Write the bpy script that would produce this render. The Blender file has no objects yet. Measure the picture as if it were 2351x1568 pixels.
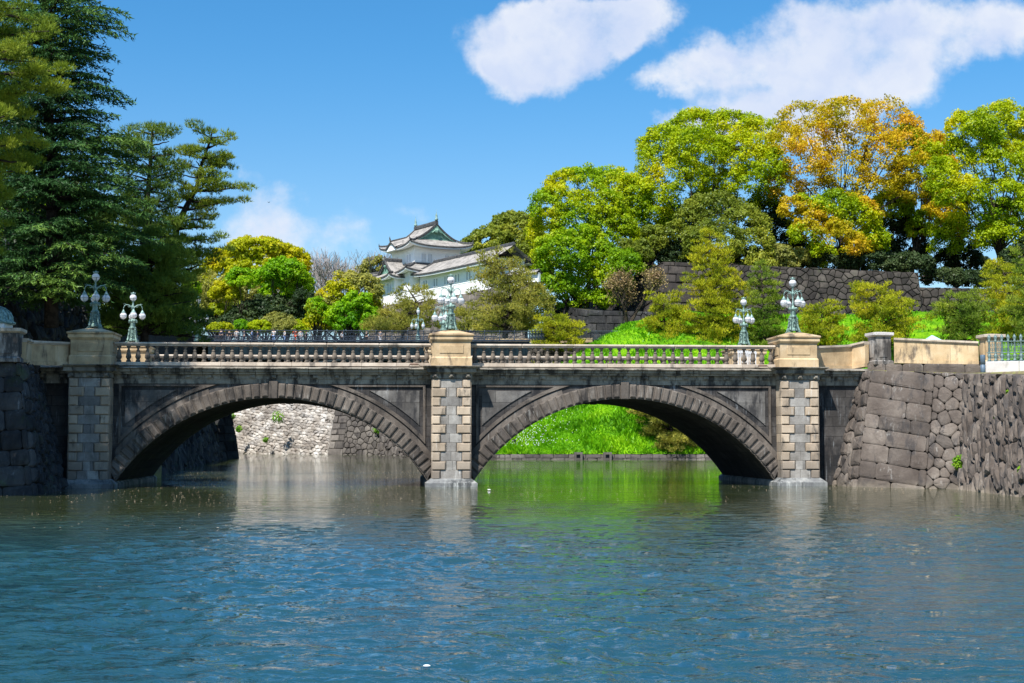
import bpy, bmesh, math, random
import numpy as np
from mathutils import Vector, Matrix

# ------------------------------------------------------------------ camera / light
R = math.radians
F = 3357.0            # focal length in units of a 2351 px wide picture
CX, CY = 1175.5, 784.0
PITCH = R(3.83)
CAMZ = 2.35
scene = bpy.context.scene
cam_d = bpy.data.cameras.new("camera")
cam = bpy.data.objects.new("camera", cam_d)
scene.collection.objects.link(cam)
cam.location = (0, 0, CAMZ)
cam.rotation_euler = (math.pi / 2 + PITCH, 0, 0)
cam_d.sensor_width = 36
cam_d.lens = F / 2351 * 36
cam_d.clip_start = 0.1
cam_d.clip_end = 9000
scene.camera = cam
scene.render.resolution_x, scene.render.resolution_y = 1024, 683
scene.view_settings.view_transform = 'Standard'
scene.view_settings.look = 'None'
scene.view_settings.exposure = 0.75
scene.view_settings.gamma = 1

SUN_AZ = R(26)        # light travels towards +Y and a little to +X
SUN_EL = R(54)
ld = Vector((math.sin(SUN_AZ) * math.cos(SUN_EL), math.cos(SUN_AZ) * math.cos(SUN_EL), -math.sin(SUN_EL)))
sun_d = bpy.data.lights.new("sun", 'SUN')
sun_d.energy = 4.7
sun_d.angle = R(0.5)
sun_d.color = (1.0, 0.955, 0.88)
sun = bpy.data.objects.new("sun", sun_d)
sun.rotation_euler = ld.to_track_quat('-Z', 'Y').to_euler()
sun.location = (-30, -60, 120)
scene.collection.objects.link(sun)


def px_dir(px, py):
    x = (px - CX) / F
    y = (CY - py) / F
    Y = math.cos(PITCH) - math.sin(PITCH) * y
    Z = math.sin(PITCH) + math.cos(PITCH) * y
    return x / Y, Z / Y


def P(px, py, D):
    """world point that stands D metres away (along Y) in direction px, py"""
    a, e = px_dir(px, py)
    return Vector((a * D, D, CAMZ + e * D))


# ------------------------------------------------------------------ node helpers
class NT:
    def __init__(s, tree):
        s.t = tree
        s.n = tree.nodes
        s.l = tree.links
        s.n.clear()

    def node(s, typ, ins=None, **kw):
        n = s.n.new(typ)
        for k, v in kw.items():
            setattr(n, k, v)
        if ins:
            for k, v in ins.items():
                s.put(n.inputs[k], v)
        return n

    def put(s, sock, v):
        if isinstance(v, bpy.types.NodeSocket):
            s.l.new(v, sock)
        elif v is not None:
            if hasattr(sock.default_value, '__len__') and not hasattr(v, '__len__'):
                v = (v, v, v)
            if hasattr(sock.default_value, '__len__') and len(sock.default_value) == 4 and len(v) == 3:
                v = (*v, 1)
            sock.default_value = v

    def math(s, op, a, b=None, c=None, clamp=False):
        n = s.node('ShaderNodeMath', operation=op, use_clamp=clamp)
        s.put(n.inputs[0], a)
        if b is not None: s.put(n.inputs[1], b)
        if c is not None: s.put(n.inputs[2], c)
        return n.outputs[0]

    def vec(s, op, a, b=None, out=0):
        n = s.node('ShaderNodeVectorMath', operation=op)
        s.put(n.inputs[0], a)
        if b is not None: s.put(n.inputs[1], b)
        return n.outputs[out]

    def noise(s, vec, scale, detail=4, rough=0.5, out=0, dim='3D', dist=0.0):
        n = s.node('ShaderNodeTexNoise', noise_dimensions=dim)
        if vec is not None: s.put(n.inputs['Vector'], vec)
        n.inputs['Scale'].default_value = scale
        n.inputs['Detail'].default_value = detail
        n.inputs['Roughness'].default_value = rough
        n.inputs['Distortion'].default_value = dist
        return n.outputs[out]

    def mapping(s, vec, loc=(0, 0, 0), rot=(0, 0, 0), scale=(1, 1, 1)):
        n = s.node('ShaderNodeMapping')
        s.put(n.inputs['Vector'], vec)
        n.inputs['Location'].default_value = loc
        n.inputs['Rotation'].default_value = rot
        n.inputs['Scale'].default_value = scale
        return n.outputs[0]

    def rng(s, v, a, b, c=0.0, d=1.0, smooth=True):
        n = s.node('ShaderNodeMapRange', interpolation_type='SMOOTHSTEP' if smooth else 'LINEAR')
        s.put(n.inputs['Value'], v)
        n.inputs['From Min'].default_value = a
        n.inputs['From Max'].default_value = b
        n.inputs['To Min'].default_value = c
        n.inputs['To Max'].default_value = d
        return n.outputs['Result']

    def mix(s, f, a, b, mode='MIX'):
        n = s.node('ShaderNodeMix', data_type='RGBA', blend_type=mode)
        s.put(n.inputs[0], f)
        s.put(n.inputs[6], a)
        s.put(n.inputs[7], b)
        return n.outputs[2]

    def ramp(s, f, stops):
        n = s.node('ShaderNodeValToRGB')
        s.put(n.inputs[0], f)
        e = n.color_ramp.elements
        e[0].position, e[0].color = stops[0][0], (*stops[0][1], 1)
        e[1].position, e[1].color = stops[-1][0], (*stops[-1][1], 1)
        for p, c in stops[1:-1]:
            k = e.new(p)
            k.color = (*c, 1)
        return n.outputs[0]


def new_mat(name):
    m = bpy.data.materials.new(name)
    m.use_nodes = True
    return m, NT(m.node_tree)


def srgb(r, g, b):
    f = lambda c: (c / 255 / 12.92) if c / 255 <= 0.04045 else ((c / 255 + 0.055) / 1.055) ** 2.4
    return (f(r), f(g), f(b))


# ------------------------------------------------------------------ world with clouds
def build_world():
    w = bpy.data.worlds.new("World")
    scene.world = w
    w.use_nodes = True
    T = NT(w.node_tree)
    sky = T.node('ShaderNodeTexSky', sky_type='NISHITA', sun_disc=False)
    sky.sun_elevation = SUN_EL
    sky.sun_rotation = math.atan2(-ld.x, -ld.y)
    sky.altitude = 0
    sky.air_density = 1.0
    sky.dust_density = 0.35
    sky.ozone_density = 2.5
    tc = T.node('ShaderNodeTexCoord').outputs['Generated']
    sep = T.node('ShaderNodeSeparateXYZ', {0: tc})
    yy = T.math('MAXIMUM', sep.outputs['Y'], 0.02)
    a = T.math('DIVIDE', sep.outputs['X'], yy)
    e = T.math('DIVIDE', sep.outputs['Z'], yy)
    q = T.node('ShaderNodeCombineXYZ', {0: a, 1: e}).outputs[0]
    n1 = T.noise(q, 9, 6, 0.6, out=1)
    n1 = T.vec('SUBTRACT', n1, (0.5, 0.5, 0.5))
    n1 = T.vec('MULTIPLY', n1, (0.11, 0.085, 0))
    q2 = T.vec('ADD', q, n1)
    blobs = [
        (1130, 130, 110, 100, 1), (1230, 70, 150, 90, 1), (1160, 195, 95, 55, 1), (1250, 170, 110, 60, .9), (1380, 40, 150, 80, 1),
        (1310, 110, 100, 70, 1), (1490, 10, 120, 50, .9), (1350, 20, 200, 60, 1), (1420, 70, 90, 50, .7),
        (1500, 178, 95, 32, .9), (1600, 150, 110, 55, 1), (1680, 110, 110, 70, 1), (1790, 110, 140, 90, 1), (1860, 190, 200, 80, 1),
        (1690, 235, 150, 45, .9), (1980, 90, 170, 110, 1), (2130, 60, 180, 90, 1), (2290, 110, 140, 90, .9), (1980, 220, 150, 60, .95),
        (1620, 262, 90, 40, .9), (1540, 285, 60, 40, .8), (2110, 180, 100, 70, .85), (2351, 40, 140, 100, .8), (1850, 20, 120, 60, .8),
        (2230, 170, 60, 50, .7), (1750, 270, 200, 60, .9), (1950, 280, 150, 60, .9),
        (635, 470, 62, 62, .62), (575, 395, 30, 34, .5), (570, 470, 50, 60, .45), (610, 540, 110, 60, .55), (560, 560, 110, 80, .45),
        (770, 465, 80, 50, .52), (780, 550, 90, 55, .5), (930, 490, 100, 40, .5), (700, 590, 220, 70, .5), (1210, 470, 120, 40, .2)]
    dens = None
    for (bx, by, rx, ry, wgt) in blobs:
        ca, ce = px_dir(bx, by)
        sx, sy = F / rx / 1.5, F / ry / 1.5
        m = T.mapping(q2, loc=(-ca * sx, -ce * sy, 0), scale=(sx, sy, 0))
        L = T.vec('LENGTH', m, out=1)
        v = T.rng(L, 1.0, 0.0, 0.0, wgt)
        dens = v if dens is None else T.math('ADD', dens, v)
    dens = T.math('MINIMUM', dens, 1.45)
    # clouds that are only seen mirrored in the water or from other places
    hi = T.noise(T.vec('MULTIPLY', tc, (1, 1, 2.2)), 2.6, 5, 0.6)
    hi = T.rng(hi, 0.52, 0.72, 0, 0.9)
    gate = T.rng(sep.outputs['Z'], 0.36, 0.5, 0, 1)
    gate2 = T.rng(sep.outputs['Y'], 0.35, 0.1, 0, 1)
    hi = T.math('MULTIPLY', hi, T.math('MAXIMUM', gate, gate2))
    n2 = T.noise(q, 26, 8, 0.62)
    d = T.math('ADD', dens, T.math('MULTIPLY', T.math('SUBTRACT', n2, 0.5), 1.9))
    alpha = T.rng(d, 0.34, 1.5)
    alpha = T.math('MULTIPLY', alpha, T.rng(dens, 0.0, 0.5))
    alpha = T.math('MAXIMUM', alpha, hi)
    def relief(sc_, st, det):
        a_ = T.noise(q2, sc_, det, 0.6)
        b_ = T.noise(T.vec('ADD', q2, (-st, st * 1.4, 0)), sc_, det, 0.6)
        return T.math('SUBTRACT', a_, b_)
    rl = T.math('ADD', T.math('MULTIPLY', relief(9, 0.016, 3), 2.2), T.math('MULTIPLY', relief(24, 0.006, 3), 0.7))
    lite = T.math('SUBTRACT', T.math('ADD', 0.78, rl), T.math('MULTIPLY', T.math('SUBTRACT', dens, 0.6), 0.55), clamp=True)
    ccol = T.mix(lite, (0.385, 0.44, 0.57), (0.585, 0.59, 0.60))  # lit edges and grey cores are put into the cloud colour
    tint = T.mix(T.rng(sep.outputs['Z'], 0.04, 0.30), (0.84, 0.97, 1.05), (0.36, 0.88, 1.16))
    skyc = T.mix(1.0, sky.outputs[0], tint, 'MULTIPLY')
    SS = 0.083
    skyc = T.vec('MULTIPLY', skyc, (SS, SS, SS))
    col = T.mix(T.math('MULTIPLY', alpha, 0.93), skyc, ccol)
    bg = T.node('ShaderNodeBackground', {'Color': col, 'Strength': 1.0})
    out = T.node('ShaderNodeOutputWorld', {'Surface': bg.outputs[0]})


build_world()

# ------------------------------------------------------------------ mesh helpers
rnd = random.Random(7)
npr = np.random.default_rng(11)
COL = scene.collection


def meshobj(name, verts, faces, mats, parent=None, smooth=False, midx=None):
    me = bpy.data.meshes.new(name)
    me.from_pydata([tuple(v) for v in verts], [], faces)
    for m in (mats if isinstance(mats, (list, tuple)) else [mats]):
        me.materials.append(m)
    if midx is not None:
        me.polygons.foreach_set('material_index', midx)
    if smooth:
        me.polygons.foreach_set('use_smooth', [True] * len(me.polygons))
    o = bpy.data.objects.new(name, me)
    COL.objects.link(o)
    if parent: o.parent = parent
    return o


def arrobj(name, V, k, mat, parent=None):
    """V: (n*k,3) array, faces are consecutive runs of k vertices"""
    n = len(V) // k
    me = bpy.data.meshes.new(name)
    me.vertices.add(n * k)
    me.vertices.foreach_set('co', np.ascontiguousarray(V, dtype=np.float32).ravel())
    me.loops.add(n * k)
    me.loops.foreach_set('vertex_index', np.arange(n * k, dtype=np.int32))
    me.polygons.add(n)
    me.polygons.foreach_set('loop_start', np.arange(0, n * k, k, dtype=np.int32))
    me.materials.append(mat)
    me.update(calc_edges=True)
    o = bpy.data.objects.new(name, me)
    COL.objects.link(o)
    if parent: o.parent = parent
    return o


class MB:
    """collects shapes for ONE mesh object"""

    def __init__(s):
        s.v = []
        s.f = []
        s.m = []
        s.mi = 0

    def add(s, vs, fs):
        b = len(s.v)
        s.v += [tuple(v) for v in vs]
        for f in fs:
            s.f.append([b + i for i in f])
            s.m.append(s.mi)

    def box(s, x0, x1, y0, y1, z0, z1, bev=0.0):
        if bev <= 0:
            vs = [(x, y, z) for z in (z0, z1) for y in (y0, y1) for x in (x0, x1)]
            s.add(vs, [(0, 2, 3, 1), (4, 5, 7, 6), (0, 1, 5, 4), (2, 6, 7, 3), (0, 4, 6, 2), (1, 3, 7, 5)])
            return
        bm = bmesh.new()
        bmesh.ops.create_cube(bm, size=1)
        for v in bm.verts:
            v.co = Vector(((x0 + x1) / 2 + v.co.x * (x1 - x0), (y0 + y1) / 2 + v.co.y * (y1 - y0), (z0 + z1) / 2 + v.co.z * (z1 - z0)))
        bmesh.ops.bevel(bm, geom=bm.edges[:], offset=bev, segments=1, affect='EDGES')
        s.addbm(bm)

    def addbm(s, bm):
        bm.verts.index_update()
        s.add([v.co[:] for v in bm.verts], [[v.index for v in f.verts] for f in bm.faces])
        bm.free()

    def frust(s, cx, cy, z0, z1, hx0, hy0, hx1, hy1):
        vs = [(cx - hx0, cy - hy0, z0), (cx + hx0, cy - hy0, z0), (cx + hx0, cy + hy0, z0), (cx - hx0, cy + hy0, z0),
              (cx - hx1, cy - hy1, z1), (cx + hx1, cy - hy1, z1), (cx + hx1, cy + hy1, z1), (cx - hx1, cy + hy1, z1)]
        s.add(vs, [(3, 2, 1, 0), (4, 5, 6, 7), (0, 1, 5, 4), (1, 2, 6, 5), (2, 3, 7, 6), (3, 0, 4, 7)])

    def rings(s, rings, closed=True, cap=True):
        n = len(rings[0])
        b = len(s.v)
        for r in rings: s.v += [tuple(v) for v in r]
        for i in range(len(rings) - 1):
            for j in range(n if closed else n - 1):
                k = (j + 1) % n
                s.f.append([b + i * n + j, b + i * n + k, b + (i + 1) * n + k, b + (i + 1) * n + j])
                s.m.append(s.mi)
        if cap and closed:
            s.f.append([b + j for j in range(n)][::-1]); s.m.append(s.mi)
            s.f.append([b + (len(rings) - 1) * n + j for j in range(n)]); s.m.append(s.mi)

    def lathe(s, prof, c=(0, 0, 0), n=12, sq=0.0, rot=0.0):
        """profile of (r, z); sq>0 squares the section off"""
        rs = []
        for r, z in prof:
            ring = []
            for j in range(n):
                a = 2 * math.pi * j / n + rot
                k = 1.0
                if sq: k = (1 - sq) + sq / max(abs(math.cos(a - rot)), abs(math.sin(a - rot)))
                ring.append((c[0] + r * k * math.cos(a), c[1] + r * k * math.sin(a), c[2] + z))
            rs.append(ring)
        s.rings(rs)

    def tube(s, pts, rad, n=6, cap=True):
        pts = [Vector(p) for p in pts]
        if not isinstance(rad, (list, tuple)): rad = [rad] * len(pts)
        rs = []
        up = Vector((0.13, 0.21, 0.97)).normalized()
        for i, p in enumerate(pts):
            d = (pts[min(i + 1, len(pts) - 1)] - pts[max(i - 1, 0)])
            if d.length < 1e-9: d = Vector((0, 0, 1))
            d.normalize()
            u = d.cross(up)
            if u.length < 0.15: u = d.cross(Vector((1, 0, 0)))
            u.normalize()
            w = u.cross(d)
            rs.append([p + (u * math.cos(2 * math.pi * j / n) + w * math.sin(2 * math.pi * j / n)) * rad[i] for j in range(n)])
        s.rings(rs, cap=cap)

    def sphere(s, c, r, n=14, m=9, sz=1.0):
        rs = []
        for i in range(m + 1):
            t = math.pi * i / m
            t = min(max(t, 0.03), math.pi - 0.03)
            rs.append([(c[0] + r * math.sin(t) * math.cos(2 * math.pi * j / n), c[1] + r * math.sin(t) * math.sin(2 * math.pi * j / n),
                        c[2] - r * sz * math.cos(t)) for j in range(n)])
        s.rings(rs)

    def prism(s, poly, y0, y1):
        """polygon in x,z extruded along y"""
        n = len(poly)
        s.add([(x, y0, z) for x, z in poly] + [(x, y1, z) for x, z in poly],
              [list(range(n)), list(range(n, 2 * n))[::-1]] + [[i, i + n, (i + 1) % n + n, (i + 1) % n] for i in range(n)])

    def build(s, name, mat, parent=None, smooth=False):
        return meshobj(name, s.v, s.f, mat, parent, smooth, s.m if isinstance(mat, (list, tuple)) else None)


def tag(o, label=None, cat=None, group=None, kind=None):
    if label: o['label'] = label
    if cat: o['category'] = cat
    if group: o['group'] = group
    if kind: o['kind'] = kind
    return o


def thing(name, label, cat, loc=(0, 0, 0), rotz=0.0, group=None):
    o = bpy.data.objects.new(name, None)
    o.empty_display_size = 0.3
    COL.objects.link(o)
    o.location = loc
    o.rotation_euler = (0, 0, rotz)
    return tag(o, label, cat, group)


def copy_tree(o, parent=None):
    c = o.copy()
    COL.objects.link(c)
    c.parent = parent
    for ch in [x for x in o.children]:
        copy_tree(ch, c)
    return c


# ------------------------------------------------------------------ materials
def stone_mat(name, cols, scale=0.8, stain=(0.03, 0.03, 0.032), stain_amt=0.4, streak=(0.5, 0.5, 0.48), streak_amt=0.2,
              bump=0.35, island=0.25, fine=18, brick=None, rough=0.88, moss=0.0, bscale=1.0, zdark=None):
    m, T = new_mat(name)
    oc = T.node('ShaderNodeTexCoord').outputs['Object']
    n1 = T.noise(oc, scale, 5, 0.6)
    base = T.ramp(n1, [(0.30, cols[0]), (0.5, cols[1]), (0.70, cols[-1])])
    n2 = T.noise(oc, fine, 6, 0.65)
    base = T.mix(T.rng(n2, 0.35, 0.7, 0, 0.35), base, T.mix(1.0, base, (0.62, 0.62, 0.63), 'MULTIPLY'))
    h = n2
    if brick:
        sep = T.node('ShaderNodeSeparateXYZ', {0: oc})
        bv = T.node('ShaderNodeCombineXYZ', {0: sep.outputs[brick[0]], 1: sep.outputs[brick[1]]}).outputs[0]
        b = T.node('ShaderNodeTexBrick', {'Vector': bv, 'Color1': (0.75, 0.75, 0.75), 'Color2': (1.25, 1.25, 1.25), 'Mortar': (0.25, 0.25, 0.25)})
        b.inputs['Scale'].default_value = 1
        b.inputs['Mortar Size'].default_value = 0.012
        b.inputs['Mortar Smooth'].default_value = 0.3
        b.inputs['Brick Width'].default_value = brick[2]
        b.inputs['Row Height'].default_value = brick[3]
        base = T.mix(0.85, base, b.outputs['Color'], 'MULTIPLY')
        h = T.math('SUBTRACT', n2, T.math('MULTIPLY', b.outputs['Fac'], 1.2))
    if stain_amt:
        st = T.noise(T.vec('MULTIPLY', oc, (1.0, 1.0, 0.35)), 1.6, 6, 0.68)
        base = T.mix(T.rng(st, 0.62 - 0.3 * stain_amt, 0.78 - 0.3 * stain_amt, 0, 0.9), base, stain)
    if streak_amt:
        sk = T.noise(T.vec('MULTIPLY', oc, (6.0, 6.0, 0.55)), 1.3, 5, 0.7)
        sk2 = T.noise(oc, 0.9, 3, 0.5)
        f = T.math('MULTIPLY', T.rng(sk, 0.54, 0.70), T.rng(sk2, 0.45, 0.65))
        base = T.mix(T.math('MULTIPLY', f, streak_amt), base, streak)
    if moss:
        mo = T.noise(oc, 0.7, 6, 0.7)
        base = T.mix(T.rng(mo, 0.55, 0.72, 0, moss), base, (0.045, 0.07, 0.02))
    if island:
        ri = T.node('ShaderNodeNewGeometry').outputs['Random Per Island']
        base = T.mix(1.0, base, T.ramp(ri, [(0, (1 - island,) * 3), (0.5, (1.0, 0.98, 0.95)), (1, (1 + island, 1 + island, 1 + island * .9))]), 'MULTIPLY')
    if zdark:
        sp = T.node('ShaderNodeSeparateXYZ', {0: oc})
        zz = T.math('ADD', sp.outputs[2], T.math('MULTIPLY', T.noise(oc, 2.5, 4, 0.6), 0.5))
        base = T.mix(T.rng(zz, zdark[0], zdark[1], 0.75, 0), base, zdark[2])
    bp = T.node('ShaderNodeBump', {'Height': h, 'Strength': bump, 'Distance': 0.03 * bscale})
    p = T.node('ShaderNodeBsdfPrincipled', {'Base Color': base, 'Roughness': rough, 'Normal': bp.outputs[0]})
    p.inputs['Specular IOR Level'].default_value = 0.25
    T.node('ShaderNodeOutputMaterial', {'Surface': p.outputs[0]})
    return m


def plain_mat(name, col, rough=0.6, metal=0.0, var=0.15, scale=6, col2=None, bump=0.1, spec=0.4):
    m, T = new_mat(name)
    oc = T.node('ShaderNodeTexCoord').outputs['Object']
    n = T.noise(oc, scale, 5, 0.6)
    c2 = col2 or tuple(c * (1 - var * 2) for c in col)
    base = T.mix(T.rng(n, 0.4, 0.62), col, c2)
    bp = T.node('ShaderNodeBump', {'Height': n, 'Strength': bump, 'Distance': 0.01})
    p = T.node('ShaderNodeBsdfPrincipled', {'Base Color': base, 'Roughness': rough, 'Metallic': metal, 'Normal': bp.outputs[0]})
    p.inputs['Specular IOR Level'].default_value = spec
    T.node('ShaderNodeOutputMaterial', {'Surface': p.outputs[0]})
    return m


def leaf_mat(name, c1, c2, c3=None, scale=0.25, trans=0.42, jitter=0.14, gloss=0.01):
    m, T = new_mat(name)
    g = T.node('ShaderNodeNewGeometry')
    oc = T.node('ShaderNodeTexCoord').outputs['Object']
    n = T.noise(oc, scale, 3, 0.6)
    ri = g.outputs['Random Per Island']
    f = T.math('ADD', T.math('MULTIPLY', T.math('SUBTRACT', n, 0.5), 2.2), T.math('MULTIPLY', ri, 0.24))
    c3 = c3 or c2
    base = T.ramp(T.math('ADD', f, 0.38), [(0.1, c1), (0.5, c2), (0.9, c3)])
    r2 = T.math('FRACT', T.math('MULTIPLY', ri, 37.7))
    base = T.mix(1.0, base, T.ramp(r2, [(0, (1 - jitter,) * 3), (1, (1 + jitter,) * 3)]), 'MULTIPLY')
    d = T.node('ShaderNodeBsdfDiffuse', {'Color': base})
    t = T.node('ShaderNodeBsdfTranslucent', {'Color': T.mix(1.0, base, (1.15, 1.1, 0.6), 'MULTIPLY')})
    mx = T.node('ShaderNodeMixShader', {0: trans, 1: d.outputs[0], 2: t.outputs[0]})
    s = mx.outputs[0]
    if gloss:
        gl = T.node('ShaderNodeBsdfGlossy', {'Color': (1, 1, 1), 'Roughness': 0.45})
        s = T.node('ShaderNodeMixShader', {0: gloss, 1: s, 2: gl.outputs[0]}).outputs[0]
    T.node('ShaderNodeOutputMaterial', {'Surface': s})
    return m


MT = {}
# bridge stones
MT['tan'] = stone_mat('tan_granite', [(0.34, 0.24, 0.14), (0.54, 0.40, 0.24), (0.64, 0.50, 0.33)], 0.9, (0.10, 0.08, 0.065), 0.35, (0.6, 0.56, 0.48), 0.35, 0.25, 0.12, 22)
MT['coping'] = stone_mat('coping_stone', [(0.36, 0.30, 0.24), (0.52, 0.44, 0.36), (0.60, 0.53, 0.45)], 1.2, (0.12, 0.11, 0.10), 0.25, (0.7, 0.68, 0.62), 0.3, 0.2, 0.1, 25)
MT['balus'] = stone_mat('baluster_stone', [(0.10, 0.08, 0.065), (0.18, 0.15, 0.12), (0.26, 0.22, 0.175)], 1.1, (0.03, 0.028, 0.026), 0.45, (0.4, 0.37, 0.33), 0.3, 0.3, 0.0, 25)
MT['cornice'] = stone_mat('cornice_stone', [(0.16, 0.145, 0.12), (0.27, 0.245, 0.205), (0.38, 0.345, 0.29)], 1.4, (0.03, 0.028, 0.027), 0.55, (0.55, 0.55, 0.5), 0.5, 0.4, 0.12, 18)
MT['dark'] = stone_mat('blackened_stone', [(0.030, 0.027, 0.027), (0.052, 0.048, 0.047), (0.115, 0.108, 0.105)], 0.55, (0.018, 0.019, 0.022), 0.55, (0.42, 0.45, 0.48), 0.55, 0.5, 0.1, 14, brick=(0, 2, 1.35, 0.50))
MT['panel'] = stone_mat('spandrel_panel_stone', [(0.075, 0.07, 0.068), (0.14, 0.133, 0.128), (0.23, 0.22, 0.21)], 0.8, (0.03, 0.03, 0.033), 0.45, (0.5, 0.5, 0.5), 0.45, 0.4, 0.1, 12, brick=(0, 2, 1.5, 1.05))
MT['vous'] = stone_mat('voussoir_stone', [(0.062, 0.052, 0.046), (0.125, 0.106, 0.092), (0.19, 0.165, 0.145)], 0.7, (0.03, 0.028, 0.028), 0.4, (0.48, 0.48, 0.46), 0.45, 0.6, 0.22, 16)
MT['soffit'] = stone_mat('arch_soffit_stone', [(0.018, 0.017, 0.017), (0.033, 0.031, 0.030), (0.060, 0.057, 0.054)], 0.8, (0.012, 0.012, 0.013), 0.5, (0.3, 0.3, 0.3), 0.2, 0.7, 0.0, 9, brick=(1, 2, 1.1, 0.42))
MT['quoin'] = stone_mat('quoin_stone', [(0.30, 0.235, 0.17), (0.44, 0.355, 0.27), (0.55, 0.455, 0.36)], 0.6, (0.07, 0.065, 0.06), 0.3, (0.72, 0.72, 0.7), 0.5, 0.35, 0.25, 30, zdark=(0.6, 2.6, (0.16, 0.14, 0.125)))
MT['ashlar'] = stone_mat('grey_ashlar', [(0.17, 0.158, 0.145), (0.27, 0.255, 0.24), (0.40, 0.385, 0.365)], 1.3, (0.07, 0.066, 0.062), 0.3, (0.75, 0.76, 0.76), 0.8, 0.45, 0.3, 14) if True else stone_mat('grey_ashlar', [(0.085, 0.089, 0.098), (0.170, 0.174, 0.183), (0.306, 0.310, 0.315)], 1.3, (0.04, 0.042, 0.047), 0.5, (0.75, 0.77, 0.78), 0.75, 0.45, 0.35, 14)
MT['plinth'] = stone_mat('lime_stained_plinth', [(0.119, 0.123, 0.132), (0.221, 0.230, 0.234), (0.357, 0.357, 0.348)], 1.5, (0.05, 0.055, 0.06), 0.5, (0.8, 0.83, 0.82), 0.85, 0.3, 0.2, 14)
# walls
MT['rub'] = stone_mat('castle_rubble', [(0.065, 0.052, 0.045), (0.115, 0.095, 0.083), (0.185, 0.158, 0.138)], 0.55, (0.055, 0.05, 0.05), 0.4, (0.5, 0.49, 0.47), 0.4, 0.8, 0.35, 7, bscale=1.6, zdark=(0.0, 0.7, (0.20, 0.17, 0.13)))
MT['rubdark'] = stone_mat('dark_castle_rubble', [(0.019, 0.020, 0.022), (0.039, 0.039, 0.041), (0.066, 0.063, 0.063)], 0.5, (0.018, 0.019, 0.022), 0.5, (0.28, 0.3, 0.32), 0.3, 0.8, 0.4, 7, bscale=1.6, moss=0.5)  # dark tone also holds the shade on the left bastion and arch-side bank
MT['rubmid'] = stone_mat('grey_brown_rubble', [(0.064, 0.056, 0.053), (0.105, 0.094, 0.086), (0.165, 0.146, 0.131)], 0.3, (0.045, 0.04, 0.04), 0.4, (0.4, 0.38, 0.35), 0.3, 0.6, 0.4, 4, bscale=2.0)
MT['rubwall'] = stone_mat('dark_brown_castle_rubble', [(0.026, 0.022, 0.021), (0.048, 0.041, 0.037), (0.085, 0.073, 0.064)], 0.3, (0.02, 0.018, 0.018), 0.4, (0.2, 0.19, 0.18), 0.2, 0.6, 0.45, 4, bscale=2.0, moss=.2)
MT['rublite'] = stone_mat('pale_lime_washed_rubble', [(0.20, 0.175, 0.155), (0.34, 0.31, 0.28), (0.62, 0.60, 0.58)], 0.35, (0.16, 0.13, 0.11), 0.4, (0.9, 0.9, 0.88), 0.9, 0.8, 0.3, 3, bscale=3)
MT['gap'] = plain_mat('dark_joint', (0.025, 0.023, 0.022), 0.95, 0, 0.2, 3)
MT['white'] = plain_mat('white_plaster', (0.90, 0.90, 0.90), 0.8, 0, 0.02, 1.5, (0.85, 0.855, 0.86))
MT['tile'] = stone_mat('grey_roof_tile', [(0.180, 0.171, 0.162), (0.306, 0.284, 0.261), (0.414, 0.387, 0.360)], 0.9, (0.07, 0.07, 0.07), 0.3, (0.6, 0.58, 0.55), 0.2, 0.3, 0, 6)
MT['tiledk'] = plain_mat('dark_ridge_tile', (0.035, 0.036, 0.04), 0.6, 0, 0.3, 3, (0.10, 0.098, 0.095))
MT['copper'] = plain_mat('green_copper', (0.13, 0.26, 0.20), 0.6, 0, 0.2, 2.5, (0.22, 0.38, 0.30))
MT['wood_dk'] = plain_mat('dark_window_bars', (0.10, 0.10, 0.105), 0.7, 0, 0.2)
MT['winrec'] = plain_mat('window_recess', (0.42, 0.44, 0.48), 0.8, 0, 0.05)
# metals
MT['verd'] = plain_mat('verdigris_bronze', (0.20, 0.31, 0.27), 0.55, 0.15, 0.3, 9, (0.07, 0.115, 0.105), 0.4)
MT['verd2'] = plain_mat('pale_verdigris', (0.30, 0.44, 0.40), 0.6, 0.1, 0.3, 8, (0.11, 0.19, 0.18), 0.4)
MT['glass'] = plain_mat('milk_glass', (0.82, 0.83, 0.86), 0.18, 0, 0.02, 4, (0.78, 0.79, 0.83), 0.02, 0.6)
def _globe():
    m, T = new_mat('milk_glass')
    d = T.node('ShaderNodeBsdfDiffuse', {'Color': (.88, .88, .9)})
    t = T.node('ShaderNodeBsdfTranslucent', {'Color': (.88, .88, .9)})
    x = T.node('ShaderNodeMixShader', {0: .45, 1: d.outputs[0], 2: t.outputs[0]})
    g = T.node('ShaderNodeBsdfGlossy', {'Color': (1, 1, 1), 'Roughness': .12})
    x = T.node('ShaderNodeMixShader', {0: .05, 1: x.outputs[0], 2: g.outputs[0]})
    T.node('ShaderNodeOutputMaterial', {'Surface': x.outputs[0]})
    return m
MT['glass'] = _globe()
MT['cage'] = plain_mat('globe_cage', (0.10, 0.14, 0.15), 0.5, 0.3, 0.2)
MT['iron'] = plain_mat('blue_black_iron', (0.030, 0.042, 0.062), 0.5, 0.2, 0.3, 4, (0.055, 0.07, 0.095))
MT['iron_dk'] = plain_mat('dark_teal_girder', (0.012, 0.028, 0.036), 0.5, 0.2, 0.3, 3)
MT['irongn'] = plain_mat('grey_green_iron', (0.17, 0.245, 0.24), 0.5, 0.15, 0.3, 9, (0.07, 0.11, 0.12), 0.4)
MT['granite'] = stone_mat('white_granite', [(0.50, 0.47, 0.47), (0.60, 0.575, 0.57), (0.68, 0.66, 0.65)], 1.5, (0.4, 0.38, 0.37), 0.1, (0.8, 0.8, 0.8), 0.1, 0.9, 0.05, 28)
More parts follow.
